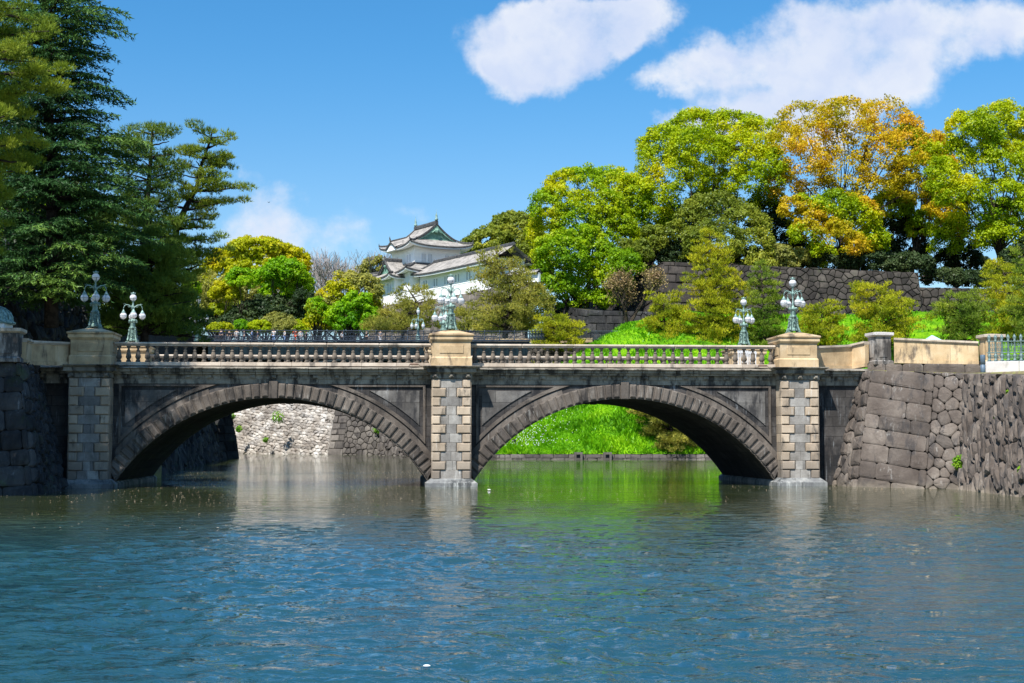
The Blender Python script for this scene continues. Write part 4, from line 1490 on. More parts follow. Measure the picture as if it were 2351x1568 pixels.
    for (px, py, lab) in ((1180, 1019, 'small black bollard light on the grass bank, the left one'), (1388, 1019, 'small black bollard light on the grass bank beside the little white sign')):
        c = P(px, py + 13, 173.8)
        t = thing('bollard_light', lab, 'bollard light', (c.x, c.y, c.z - .35), 0, 'black bollard lights on the bank')
        mb = MB(); mb.box(-.22, .22, -.16, .16, .3, 1.55, .03); mb.build('housing', MT['black'], t)
        mb = MB(); mb.box(-.05, .05, -.05, .05, -.3, .35); mb.build('post', MT['black'], t)
    c = P(1407, 1027, 174.5)
    t = thing('small_sign', 'tiny pale plate on the grass bank right of the black bollard light', 'sign', (c.x, c.y, c.z))
    mb = MB(); mb.box(-.5, .5, -.03, .03, .15, .55, .01); mb.build('plate', plain_mat('cream_plate', (.6, .58, .48)), t)
    mb = MB(); mb.box(-.04, .04, .0, .06, -.4, .2); mb.build('stake', MT['black'], t)
    # upper terrace behind the tall walls
    zt = 29.0
    g = MB()
    top = [(P(1480, 640, 248).x, 248, 25), (P(1525, 601, 232).x, 232.5, zt), (P(2110, 628, 228.5).x, 229, 26.0), (120, 230, 25.0), (200, 330, zt), (20, 330, 24), (P(1290, 690, 262).x, 262, 19)]
    bot = [(x, y, 0) for x, y, z in top]
    n = len(top)
    g.add(top + bot, [list(range(n))] + [[i, (i + 1) % n, (i + 1) % n + n, i + n] for i in range(n)])
    tag(g.build('ground', MT['forest']), kind='structure')
    # wall A: tall corner and the long face to the right
    mb = MB()
    cb, ct = P(1512, 733, 229), P(1525, 601, 232)
    rb, rt = P(2120, 733, 226), P(2108, 626, 228.5)
    lb, lt = P(1290, 760, 262), P(1300, 690, 265)
    lb.z = 12; lt.z = 26
    wall_face(mb, cb, rb, rt, ct, (0, -1, 0), size=1.15, relief=.2, corner=5.5, corner_h=1.45, corner_len=4.0, gap=.05, seed=31, lod=1, jit=.4)
    wall_face(mb, cb, lb, lt, ct, (-1, -.3, 0), size=1.5, relief=.2, corner=6, corner_h=1.5, corner_len=3.5, gap=.05, seed=32, lod=1)
    wall_thing('castle_wall', 'tall dark castle wall with a squared corner, running right behind the pines', mb, WM('rubwall'))
    mb = MB()
    a, b, c, d = P(2095, 733, 227.5), P(2700, 733, 224), P(2700, 668, 226), P(2095, 660, 229)
    wall_face(mb, a, b, c, d, (0, -1, 0), size=1.2, relief=.2, gap=.05, seed=33, lod=1, jit=.42)
    wall_thing('castle_wall', 'lower brownish continuation of the long castle wall at far right', mb, WM('rubwall'))
    # wall B: lower bastion behind the cherry
    mb = MB()
    cb, ct = P(1343, 775, 222), P(1352, 712, 224)
    cb.z = 13
    rb, rt = P(1500, 775, 221), P(1500, 716, 223)
    rb.z = 13
    lb, lt = P(1235, 775, 244), P(1255, 697, 247)
    lb.z = 13
    wall_face(mb, cb, rb, rt, ct, (0, -1, 0), size=1.3, relief=.2, corner=6, corner_h=1.4, corner_len=3.2, gap=.05, seed=41, lod=1, jit=.3)
    wall_face(mb, cb, lb, lt, ct, (-1, -.2, 0), size=1.3, relief=.2, corner=5, corner_h=1.4, corner_len=3.2, gap=.05, seed=42, lod=1)
    wall_thing('castle_wall', 'low shadowed bastion behind the reddish cherry tree', mb, WM('rubdark'))
    g = MB()
    top = [tuple(ct + Vector((0, .5, -.05))), tuple(rt + Vector((0, .5, -.05))), (P(1500, 700, 240).x, 240, rt.z + 1), tuple(lt + Vector((.5, .5, 0)))]
    bot = [(x, y, 5) for x, y, z in top]
    n = 4
    g.add(top + bot, [list(range(n))] + [[i, (i + 1) % n, (i + 1) % n + n, i + n] for i in range(n)])
    tag(g.build('ground', MT['forest']), kind='structure')
    # pale sunlit wall and brown bastion seen through the left arch
    mb = MB()
    z1 = 13.2
    a = P(500, 1042, 246); a.z = -.3
    b = P(752, 1046, 228); b.z = -.3
    c = Vector((P(785, 900, 233).x, 234, z1)); d = Vector((P(500, 900, 252).x, 252, z1))
    wall_face(mb, b, a, d, c, (-.2, -1, 0), size=.9, relief=.17, gap=.025, seed=51, lod=1, jit=.28, A=[[1.3, 0], [.12, .62]], tilt=.3, corner=.1)
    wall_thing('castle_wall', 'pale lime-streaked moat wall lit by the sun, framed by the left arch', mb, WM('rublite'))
    mb = MB()
    e = P(880, 1047, 224); e.z = -.3
    f = Vector((P(880, 900, 227).x, 228, z1))
    wall_face(mb, b, e, f, c, (.1, -1, 0), size=1.0, relief=.18, corner=2.6, corner_h=1.1, corner_len=2.6, gap=.05, seed=52, lod=1, jit=.33)
    wall_thing('castle_wall', 'brown block bastion right of the pale wall, seen under the left arch', mb, WM('rubmid'))
    mb = MB()
    h = P(868, 1046, 214); h.z = -.3
    h2 = Vector((P(885, 900, 217).x, 218, z1))
    k = P(1120, 1046, 196); k.z = -.3
    k2 = Vector((P(1110, 900, 198).x, 199, 15.4))
    l = P(1420, 1020, 205); l.z = -.3
    l2 = Vector((P(1360, 770, 203).x, 203, 15.8))
    wall_face(mb, k, h, h2, k2, (-.5, -1, 0), size=.9, relief=.25, gap=.04, seed=53, lod=1, jit=.4, A=[[.8, .3], [-.3, 1.1]], tilt=.3)
    wall_face(mb, k, l, l2, k2, (.1, -1, 0), size=.95, relief=.2, corner=3, corner_h=1.0, corner_len=2, gap=.05, seed=54, lod=1, jit=.38)
    wall_thing('abutment_wall', 'grey rubble abutment of the iron bridge, seen between the right balusters', mb, WM('rubmid'))
    # coping course of that abutment
    mb = MB()
    for i in range(12):
        q0 = k2.lerp(l2, i / 12); q1 = k2.lerp(l2, (i + 1) / 12)
        mb.add([q0 + Vector((.02, -.4, 0)), q1 + Vector((-.02, -.4, 0)), q1 + Vector((-.02, .5, 0)), q0 + Vector((.02, .5, 0)),
                q0 + Vector((.02, -.4, .62)), q1 + Vector((-.02, -.4, .62)), q1 + Vector((-.02, .5, .62)), q0 + Vector((.02, .5, .62))],
               [(0, 1, 5, 4), (4, 5, 6, 7), (1, 2, 6, 5), (3, 0, 4, 7)])
    o = mb.build('coping_course', MT['tan'])
    tag(o, 'tan coping blocks under the iron railing beyond the right balusters', 'coping')
    # ground behind the iron bridge
    g = MB()
    top = [(c.x - 34, 262, z1), (c.x, c.y + .4, z1), (f.x, f.y, z1), (h2.x, h2.y, z1), (k2.x, k2.y + .3, 15.3), (l2.x, l2.y + .4, 15.7), (30, 262, 15.5), (60, 420, 15.5), (-200, 420, 13.4), (-200, 262, 13.4)]
    bot = [(x, y, -1) for x, y, z in top]
    n = len(top)
    g.add(top + bot, [list(range(n))] + [[i, (i + 1) % n, (i + 1) % n + n, i + n] for i in range(n)])
    tag(g.build('ground', MT['lawn']), kind='structure')
    # left bank beyond the stone bridge
    mb = MB()
    a = Vector((-21.9, 85, -.3)); a2 = Vector((-23.3, 85, 6.0))
    b = P(505, 1053, 178); b.z = -.3
    b2 = Vector((P(470, 900, 180).x, 180, 8.2))
    wall_face(mb, a, b, b2, a2, (1, -.1, 0), size=1.3, relief=.45, gap=.02, seed=61, lod=1, jit=.42, A=[[.7, -.3], [.5, 1.2]], tilt=.4)
    wall_thing('stone_wall', 'rough overgrown bank wall behind the left arch', mb, WM('rubdark'))
    mb = MB()
    e = P(549, 1053, 183); e.z = -.3
    e2 = Vector((P(503, 785, 185).x, 185.5, 13.6))
    s_ = P(470, 1053, 181); s_.z = -.3
    s2 = Vector((P(330, 785, 181).x, 181, 13.6))
    wall_face(mb, e, s_, s2, e2, (0, -1, 0), size=1.1, relief=.12, corner=5, corner_h=1.15, corner_len=2.4, gap=.03, seed=62, lod=1)
    f_ = Vector((e.x * 1.18 - 1, 215, -.3)); f2 = Vector((e2.x * 1.18 - 1, 215, 13.6))
    wall_face(mb, e, f_, f2, e2, (1, 0, 0), size=1.1, relief=.12, corner=2, corner_h=1.15, corner_len=2.4, gap=.03, seed=63, lod=1)
    wall_thing('abutment_wall', 'shaded block abutment of the iron bridge left, seen through the left arch', mb, WM('rubdark'))
    g = MB()
    top = [(-23.5, 85.2, 6.0), (b2.x - .3, 180, 8.2), (-120, 180, 9), (-120, 85, 6)]
    bot = [(x, y, -1) for x, y, z in top]
    n = 4
    g.add(top + bot, [list(range(n))] + [[i, (i + 1) % n, (i + 1) % n + n, i + n] for i in range(n)])
    tag(g.build('ground', MT['forest']), kind='structure')
    g = MB()
    top = [(s2.x, 181.3, 13.55), (e2.x - .2, 185.6, 13.55), (e2.x * 1.18 - 1.2, 215, 13.55), (-60, 262, 13.5), (-120, 262, 13.5), (-120, 181, 13.5)]
    bot = [(x, y, -1) for x, y, z in top]
    n = len(top)
    g.add(top + bot, [list(range(n))] + [[i, (i + 1) % n, (i + 1) % n + n, i + n] for i in range(n)])
    tag(g.build('ground', MT['forest']), kind='structure')
    # high dark wall on the left behind the parapet
    mb = MB()
    a = P(-220, 800, 84); b = P(270, 800, 128)
    a.z = 5.5; b.z = 6.0
    a2 = P(-260, 500, 88); a2.z = 16.2
    b2 = P(262, 735, 132)
    mid0 = a.lerp(b, .45)
    m2 = P(12, 597, 106)
    m2b = P(95, 672, 113)
    wall_face(mb, a, mid0, m2, a2, (.6, -1, 0), size=1.25, relief=.25, gap=.03, seed=71, lod=2, jit=.4, A=[[.85, -.3], [.3, 1.1]], tilt=.25)
    mid1 = a.lerp(b, .62)
    wall_face(mb, mid0, mid1, m2b, m2, (.6, -1, 0), size=1.1, relief=.25, gap=.03, seed=72, lod=2, jit=.4, A=[[.85, -.3], [.3, 1.1]], tilt=.25)
    wall_face(mb, mid1, b, b2, m2b, (.6, -1, 0), size=1.1, relief=.25, gap=.03, seed=73, lod=2, jit=.4, A=[[.85, -.3], [.3, 1.1]], tilt=.25)
    wall_thing('castle_wall', 'high dark rubble wall sloping down behind the left lamp, under the cedars', mb, WM('rubdark'))
    g = MB()
    top = [tuple(a2), tuple(m2), tuple(m2b), tuple(b2), (b2.x - 6, 170, b2.z), (-140, 170, 17), (-140, 88, 17)]
    g.add(top, [list(range(len(top)))])
    tag(g.build('ground', MT['forest']), kind='structure')
    mb = MB()
    u0_, u1_ = P(255, 800, 131), P(486, 800, 181)
    u0_.z = 5.5; u1_.z = 6
    t0_, t1_ = P(250, 738, 133), P(486, 772, 182)
    wall_face(mb, u0_, u1_, t1_, t0_, (0, -1, 0), size=1.1, relief=.2, gap=.03, seed=75, lod=1)
    wall_thing('castle_wall', 'dark wall glimpsed through the left balusters, under the pine boughs', mb, WM('rubdark'))
    # railing on top of that wall
    t = thing('iron_railing', 'thin dark railing on top of the high dark wall at left', 'railing', tuple(m2b))
    for i in range(28):
        q = m2.lerp(m2b, i / 14) if i <= 14 else m2b.lerp(b2, (i - 14) / 14)
        q = q - m2b
        mb = MB()
        mb.tube([(q.x, q.y, q.z - .1), (q.x, q.y, q.z + 1.5)], .045, 4)
        mb.build('railing_post', MT['iron'], t)
    mb = MB()
    for h in (.2, .85, 1.45):
        mb.tube([(m2 - m2b) + Vector((0, 0, h)), Vector((0, 0, h)), (b2 - m2b) + Vector((0, 0, h))], .04, 4)
    mb.build('rails', MT['iron'], t)
    # distant ground out to the horizon
    g = meshobj('ground', [(-3000, 415, 12.5), (3000, 415, 12.5), (5000, 7000, 12.5), (-5000, 7000, 12.5), (-3000, 415, -1), (3000, 415, -1)], [(0, 1, 2, 3), (4, 5, 1, 0)], MT['forest'])
    tag(g, kind='structure')
    g = meshobj('moat_bed', [(-400, -60, -2.5), (400, -60, -2.5), (400, 420, -2.5), (-400, 420, -2.5)], [(0, 1, 2, 3)], MT['forest'])
    tag(g, kind='structure')


MT['lawn'] = plain_mat('lawn', (0.09, 0.20, 0.02), 0.95, 0, 0.3, .4, (0.13, 0.24, 0.02), 0.5)
back_terrain()

# ------------------------------------------------------------------ iron bridge with its people
def iron_bridge():
    A = P(478, 784, 168); B = P(1215, 784, 184)
    za, zb = P(478, 784, 168).z, P(1215, 784, 184).z
    d = Vector((B.x - A.x, B.y - A.y, 0)); L = d.length
    rot = math.atan2(d.y, d.x)
    sl = (zb - za) / L
    t = thing('iron_bridge', 'dark blue iron arch bridge with scrollwork railings behind the stone bridge', 'bridge', (A.x, A.y, za), rot)
    W = 10.5
    mb = MB()
    for v in (0, W):
        vs = [(0, v - .12, -2.1), (L, v - .12, -2.1 + sl * L), (L, v + .12, -2.1 + sl * L), (0, v + .12, -2.1),
              (0, v - .12, -.02), (L, v - .12, -.02 + sl * L), (L, v + .12, -.02 + sl * L), (0, v + .12, -.02)]
        mb.add(vs, [(0, 1, 2, 3), (4, 5, 6, 7), (0, 1, 5, 4), (2, 3, 7, 6), (0, 3, 7, 4), (1, 2, 6, 5)])
        n = 30
        for i in range(n):
            x = L * (i + .5) / n
            mb.box(x - .06, x + .06, v - .2, v + .2, -2.0 + sl * x, -.05 + sl * x)
    mb.build('girder', MT['iron_dk'], t)
    mb = MB()
    for v in (0, W):
        pts0, pts1 = [], []
        for i in range(41):
            x = L * i / 40
            q = (2 * i / 40 - 1) ** 2
            pts0.append((x, v, -2.1 - 4.2 * q + sl * x))
        mb.tube(pts0, .28, 6)
        for i in range(1, 40):
            if abs(i - 20) > 3: mb.tube([pts0[i], (pts0[i][0], v, -2.1 + sl * pts0[i][0])], .08, 4)
    mb.build('arch_rib', MT['iron_dk'], t)
    mb = MB()
    vs = [(0, 0, -.1), (L, 0, -.1 + sl * L), (L, W, -.1 + sl * L), (0, W, -.1)]
    mb.add(vs + [(x, y, z + .06) for x, y, z in vs], [(0, 1, 2, 3), (4, 5, 6, 7)])
    mb.build('deck', MT['asphalt'], t)
    mb = MB()
    mb.add([(0, -.3, 0), (L, -.3, sl * L), (L, .0, sl * L), (0, .0, 0), (0, -.3, .14), (L, -.3, .14 + sl * L), (L, 0, .14 + sl * L), (0, 0, .14)],
           [(0, 1, 5, 4), (4, 5, 6, 7), (3, 2, 6, 7), (0, 1, 2, 3)])
    mb.build('edge_beam', MT['iron'], t)

    # scroll panel, 2 m long, 1.1 m high
    PL = 2.05
    H = 1.16

    def scroll(mb, cx, cz, r, turns, sgn, a0, rad=.02):
        pts = []
        for i in range(14):
            q = i / 13
            a = a0 + sgn * turns * 2 * math.pi * q
            rr = r * (1 - .75 * q)
            pts.append((cx + rr * math.cos(a), 0, cz + rr * math.sin(a)))
        mb.tube(pts, [rad * 1.2] * 13 + [rad * 1.7], 4)
    mb = MB()
    for s in (-1, 1):
        for (cx, cz, r, a0, tr) in ((.5, .72, .27, -2.2, 1.1), (.28, .36, .24, 1.2, -1.1), (.78, .34, .22, 1.9, 1.1), (.22, .9, .14, 0, -1), (.86, .88, .13, 2, 1)):
            scroll(mb, s * cx, cz, r, abs(tr), s * (1 if tr > 0 else -1), a0 if s > 0 else math.pi - a0, .022)
    for s in (-1, 1):
        mb.tube([(0, 0, .1), (s * .3, 0, .2), (s * .7, 0, .62), (s * .98, 0, 1.02)], .02, 4)
        mb.tube([(0, 0, 1.05), (s * .2, 0, .75), (s * .05, 0, .5), (0, 0, .2)], .02, 4)
        mb.tube([(s * .05, 0, .62), (s * .6, 0, .5), (s * 1.0, 0, .15)], .018, 4)
    mb.tube([(-PL / 2, 0, .97), (PL / 2, 0, .97)], .018, 4)
    panel = None
    def place(parent, x, y, z, rz):
        nonlocal panel
        if panel is None:
            panel = mb.build('railing_panel', MT['iron'], parent)
            o = panel
        else:
            o = panel.copy(); COL.objects.link(o); o.parent = parent
        o.location = (x, y, z); o.rotation_euler = (0, 0, rz)
    pst = None
    def put_post(parent, x, y, z):
        nonlocal pst
        if pst is None:
            m = MB()
            m.lathe([(.10, 0), (.10, .12), (.06, .2), (.075, .45), (.05, .5), (.05, 1.0), (.085, 1.08), (.07, 1.22), (.02, 1.32)], n=8)
            pst = m.build('railing_post', MT['iron'], parent, True)
            o = pst
        else:
            o = pst.copy(); COL.objects.link(o); o.parent = parent
        o.location = (x, y, z)
    def run(parent, p0, p1):
        """railing between two local points"""
        p0, p1 = Vector(p0), Vector(p1)
        dd = p1 - p0
        l = dd.length
        n = max(1, round(l / PL))
        rz = math.atan2(dd.y, dd.x)
        for i in range(n):
            q = p0 + dd * ((i + .5) / n)
            place(parent, q.x, q.y, q.z, rz)
            q = p0 + dd * (i / n)
            put_post(parent, q.x, q.y, q.z)
        put_post(parent, p1.x, p1.y, p1.z)
        m = MB()
        for h, r in ((.06, .04), (H, .06)):
            m.tube([p0 + Vector((0, 0, h)), p1 + Vector((0, 0, h))], r, 6)
        m.build('handrail', MT['iron'], parent)
    run(t, (0, 0, .12), (L, 0, .12 + sl * L))
    m = MB()   # rear railing, plain: only its rails and bars read from here
    for h, r in ((.1, .04), (H + .05, .06), (.95, .03)):
        m.tube([(0, W, .1 + h), (L, W, .1 + h + sl * L)], r, 6)
    n = 90
    for i in range(n + 1):
        x = L * i / n
        m.tube([(x, W, .1 + sl * x), (x, W, .1 + H + sl * x)], .03, 4)
        if i < n: m.tube([(x, W, .2 + sl * x), (x + L / n, W, H + sl * x)], .02, 4)
    tag(m.build('rear_railing', MT['iron'], t))
    # separate runs of the same railing on the right landing
    t2 = thing('iron_railing', 'scrollwork iron railing on the tan coping right of the middle lamp', 'railing', tuple(P(1215, 782, 186)))
    pts = [P(1215, 784, 184.5), P(1222, 784, 197), P(1262, 780, 200), P(1345, 781, 199.5), P(1450, 783, 203)]
    run(t2, (0, 0, 0), pts[2] - P(1215, 782, 186))
    o0 = pts[2] - P(1215, 782, 186)
    run(t2, o0, o0 + Vector((17, -.5, 0)))
    t3 = thing('iron_railing', 'iron railing on the left abutment partly hidden by pine branches', 'railing', tuple(P(360, 785, 172)))
    q = P(478, 784, 168) - P(360, 785, 172)
    run(t3, (0, 0, .1), (q.x, q.y, q.z + .12))
    # tall iron newel with lamp
    def lamp(label, loc, s, mats, rot):
        lt = thing('bridge_lamp', label, 'lamp', loc, rot, 'acorn-globe lamps on the iron bridge')
        m = MB()
        m.lathe([(.55, 0), (.55, .25), (.42, .35), (.40, 1.15), (.48, 1.25), (.30, 1.4), (.2, 1.7), (.17, 2.4), (.24, 2.55), (.12, 2.75), (.10, 3.6), (.16, 3.7), (.09, 3.9), (.08, 4.6), (.16, 4.75)], n=10)
        m.build('post', mats[0], lt, True)
        def gl(c, top):
            g = MB()
            g.lathe([(.14, -.33), (.20, -.26), (.275, -.02), (.27, .14), (.20, .28), (.12, .32)], c, 14)
            go = g.build('globe', MT['glass'], lt, True)
            g = MB()
            g.lathe([(.28, .27), (.26, .33), (.14, .42), (.13, .50), (.05, .58), (.02, .7)], c, 10)
            g.lathe([(.04, -.46), (.15, -.40), (.15, -.33)], c, 8)
            g.build('globe_cap', mats[0], go, True)
        for k in range(5):
            a = k * 2 * math.pi / 5 + .3
            cc, ss = math.cos(a), math.sin(a)
            m = MB()
            m.tube([(cc * r, ss * r, z) for r, z in ((.08, 3.5), (.3, 3.85), (.6, 3.98), (.9, 3.85), (.98, 3.6), (.98, 3.3))], .05, 5)
            m.tube([(cc * r, ss * r, z) for r, z in ((.3, 3.8), (.5, 3.6), (.7, 3.75), (.6, 3.95))], .03, 5)
            m.build('arm', mats[0], lt, True)
            gl((cc * .98, ss * .98, 2.85), False)
        gl((0, 0, 5.15), True)
        lt.scale = (s, s, s)
        return lt
    lamp('dark iron lamp on the left iron bridge newel, half behind pine branches', P(455, 786, 167), .93, [MT['irondark2']], 0)
    lamp('pale verdigris lamp on the iron bridge railing left of the middle pedestal', P(960, 790, 193), .84, [MT['verd2']], .4)
    p = P(436, 786, 178)
    lamp('iron bridge lamp almost hidden in the pine branches at left', p, .93, [MT['irondark2']], .9)
    return t, A, d, L, sl, rot


MT['irondark2'] = plain_mat('dark_green_iron', (0.02, 0.06, 0.07), .5, .2, .2, 3, (.035, .085, .09))
ib = iron_bridge()


def skin_body(name, pts, edges, rad, mat, parent=None, sub=1):
    me = bpy.data.meshes.new(name)
    me.from_pydata(pts, edges, [])
    me.materials.append(mat)
    o = bpy.data.objects.new(name, me)
    COL.objects.link(o)
    if parent: o.parent = parent
    sk = o.modifiers.new('Skin', 'SKIN')
    sk.use_smooth_shade = True
    for i, r in enumerate(rad):
        me.skin_vertices[0].data[i].radius = (r, r * .85)
    me.skin_vertices[0].data[0].use_root = True
    o.modifiers.new('Subsurf', 'SUBSURF').render_levels = sub
    return o


def person(label, loc, rz, shirt, trousers, hair, pose=0, h=1.68):
    t = thing('person', label, 'person', loc, rz, None)
    k = h / 1.7
    arm = [(.19, 0, 1.40), (.25, .02, 1.14), (.27, -.05, .90)] if pose == 0 else [(.19, 0, 1.40), (.26, -.10, 1.18), (.12, -.32, 1.36)]
    arm2 = [(-.19, 0, 1.40), (-.26, .02, 1.14), (-.28, -.06, .90)] if pose != 2 else [(-.19, 0, 1.40), (-.28, -.12, 1.2), (-.10, -.30, 1.36)]
    pts = [(0, 0, .95), (0, 0, 1.2), (0, 0, 1.42), (0, .0, 1.50), (0, -.01, 1.60), (0, -.01, 1.68)] + arm + arm2 + \
          [(.09, 0, .88), (.10, -.02, .48), (.11, .02, .08), (.11, -.14, .04), (-.09, 0, .88), (-.10, .02, .48), (-.11, .04, .08), (-.11, -.12, .04)]
    edges = [(0, 1), (1, 2), (2, 3), (3, 4), (4, 5), (2, 6), (6, 7), (7, 8), (2, 9), (9, 10), (10, 11), (0, 12), (12, 13), (13, 14), (14, 15), (0, 16), (16, 17), (17, 18), (18, 19)]
    rad = [.13, .12, .13, .055, .10, .08, .065, .045, .032, .065, .045, .032, .085, .06, .042, .04, .085, .06, .042, .04]
    pts = [(x * k, y * k, z * k) for x, y, z in pts]
    rad = [r * k for r in rad]
    b = skin_body('body', pts, edges, rad, MT['skin'], t)
    q = [0, 1, 2, 6, 7, 9, 10]
    rmap = {v: i for i, v in enumerate(q)}
    e2 = [(rmap[a], rmap[c]) for a, c in edges if a in rmap and c in rmap]
    skin_body('shirt', [pts[i] for i in q], e2, [rad[i] * 1.22 for i in q], shirt, b)
    q = [0, 12, 13, 14, 16, 17, 18]
    rmap = {v: i for i, v in enumerate(q)}
    e2 = [(rmap[a], rmap[c]) for a, c in edges if a in rmap and c in rmap]
    skin_body('trousers', [pts[i] for i in q], e2, [rad[i] * 1.2 for i in q], trousers, b)
    m = MB(); m.sphere((0, .015 * k, 1.665 * k), .105 * k, 10, 7, 1.0)
    m.build('hair', hair, b, True)
    m = MB(); m.sphere((0, -.105 * k, 1.61 * k), .018 * k, 6, 4); m.sphere((.035 * k, -.095 * k, 1.645 * k), .012 * k, 6, 4); m.sphere((-.035 * k, -.095 * k, 1.645 * k), .012 * k, 6, 4)
    m.build('face_features', MT['skin'], b, True)
    return t


MT['skin'] = plain_mat('skin', (.50, .32, .22), .6, 0, .03)
C = lambda n, c: plain_mat(n, c, .9, 0, .05)
cl = {'white': C('white_cloth', (.7, .7, .72)), 'navy': C('navy_cloth', (.02, .03, .08)), 'black': C('black_cloth', (.015, .015, .018)), 'red': C('orange_red_cloth', (.65, .08, .02)),
      'blue': C('light_blue_cloth', (.22, .35, .6)), 'grey': C('grey_cloth', (.2, .2, .22)), 'beige': C('beige_cloth', (.45, .36, .25)), 'hair': C('black_hair', (.012, .01, .009)), 'brown': C('brown_hair', (.07, .035, .02))}
PEOPLE = [(517, 'navy', 'black', 'hair', 0, 'person all in dark clothes leftmost at the iron railing beside the dark newel', 2.2),
          (541, 'black', 'grey', 'hair', 0, 'person in a black top and grey trousers, second from the left on the iron bridge', 3.4),
          (556, 'white', 'grey', 'brown', 1, 'brown-haired person in a white top raising a hand at the iron railing', 3.0),
          (578, 'grey', 'navy', 'brown', 0, 'brown-haired person in grey and navy standing just left of a pale blue shirt', 4.0),
          (592, 'blue', 'navy', 'hair', 2, 'person in a pale blue shirt holding both hands up as if taking a photo', 3.0),
          (612, 'navy', 'grey', 'hair', 0, 'person in a navy top standing between the pale blue shirt and a white shirt', 4.5),
          (641, 'white', 'blue', 'hair', 1, 'person in a white top and light blue trousers left of the orange-red clothes', 2.6),
          (667, 'white', 'blue', 'hair', 0, 'person in white with black hair right next to the orange-red clothes', 2.8),
          (691, 'red', 'red', 'hair', 0, 'person in bright orange-red clothes on the iron bridge', 2.8),
          (706, 'white', 'grey', 'hair', 0, 'person in a white top and grey trousers just right of the orange-red clothes', 3.2),
          (729, 'black', 'black', 'hair', 1, 'person in black raising one hand, before the gap on the iron bridge', 5.0),
          (816, 'white', 'black', 'hair', 0, 'lone person in a white top and black trousers right of the gap', 5.5),
          (866, 'black', 'black', 'brown', 0, 'brown-haired person in black near the right end of the people', 4.2),
          (898, 'grey', 'white', 'hair', 0, 'person in a grey top and white trousers, rightmost on the iron bridge', 4.2)]
for i, (x, s_, tr, hr, ps, lab, off) in enumerate(PEOPLE):
    xd = x if x < 540 else x
    f = 0.5 * (x - 478) / 737
    # x is given in the 2351 px picture minus the crowd's own offset
    xx = x if i > 20 else (x * 0.94 + 2 if x > 700 else x)
    p = P(x, 784, 168 + 16 * (x - 478) / 737)
    nrm = Vector((-math.sin(ib[5]), math.cos(ib[5]), 0))
    zd = ib[0].location.z + ib[4] * (Vector((p.x, p.y)) - Vector((ib[1].x, ib[1].y))).length - .04
    q = p + nrm * off
    person(lab, (q.x, q.y, zd), rnd.uniform(-1.4, 1.4), cl[s_], cl[tr], cl[hr], ps, 1.62 + .1 * rnd.random())['group'] = 'people on the iron bridge'

# ------------------------------------------------------------------ castle keep with its long gallery
def roof_face(mb, E0, E1, T1, T0, sag=.25, curl=.35, pitch=.30, nx=None, ny=10, amp=.045, thick=.16, curl0=True, curl1=True):
    """tiled roof slope from eave E0-E1 up to T0-T1 with a hollow curve and lifted corners"""
    E0, E1, T0, T1 = map(Vector, (E0, E1, T0, T1))
    ed = (E1 - E0)
    L = ed.length
    dirx = ed / L
    nx = nx or max(24, int(L / pitch * 5))
    n = ed.cross(T0.lerp(T1, .5) - E0.lerp(E1, .5)).normalized()
    if n.z < 0: n = -n
    rows = []
    for j in range(ny + 1):
        t = j / ny
        A = E0.lerp(T0, t); B = E1.lerp(T1, t)
        r = []
        for i in range(nx + 1):
            s = i / nx
            p = A.lerp(B, s)
            x = (p - E0).dot(dirx)
            c = 0.0
            c += max(0, 2 * s - 1) ** 3.2 * (1 if curl1 else 0) + max(0, 1 - 2 * s) ** 3.2 * (1 if curl0 else 0)
            z = -sag * 4 * t * (1 - t) * .8 + curl * c * (1 - t) ** 2
            w = amp * (abs(math.cos(math.pi * x / pitch)) ** .8)
            p = p + n * w
            p.z += z
            r.append(p)
        rows.append(r)
    mb.rings(rows, closed=False, cap=False)
    return rows[0], n


def eave_trim(dk, wh, row, depth_dir):
    """dark edge under the tile ends and a white board behind it"""
    a = [p + Vector((0, 0, -.02)) for p in row]
    step = max(1, len(row) // 40)
    pts = row[::step]
    if pts[-1] is not row[-1]: pts = pts + [row[-1]]
    top = [Vector((p.x, p.y, p.z - .05)) for p in pts]
    bot = [Vector((p.x, p.y, p.z - .30)) for p in pts]
    inn = [b + depth_dir * .12 for b in bot]
    dk.rings([top, bot, inn], closed=False, cap=False)
    b2 = [b + depth_dir * .10 + Vector((0, 0, -.02)) for b in bot]
    b3 = [b + Vector((0, 0, -.20)) for b in b2]
    b4 = [b + depth_dir * 1.35 + Vector((0, 0, .18)) for b in b3]
    wh.rings([b2, b3, b4], closed=False, cap=False)


def ridge_bar(dk, pts, r=.2, h=.45):
    """stack of ridge tiles: box-section bar along points"""
    pts = [Vector(p) for p in pts]
    rs = []
    for i, p in enumerate(pts):
        d = pts[min(i + 1, len(pts) - 1)] - pts[max(i - 1, 0)]
        s = Vector((-d.y, d.x, 0)).normalized()
        rs.append([p - s * r, p - s * r + Vector((0, 0, h * .7)), p + Vector((0, 0, h)), p + s * r + Vector((0, 0, h * .7)), p + s * r])
    dk.rings(rs)


def finial(dk, p, s=1.0):
    p = Vector(p)
    dk.tube([p, p + Vector((0, 0, .25 * s)), p + Vector((-.12 * s, -.1 * s, .5 * s)), p + Vector((-.05 * s, -.05 * s, .75 * s))], [.16 * s, .12 * s, .07 * s, .02], 6)


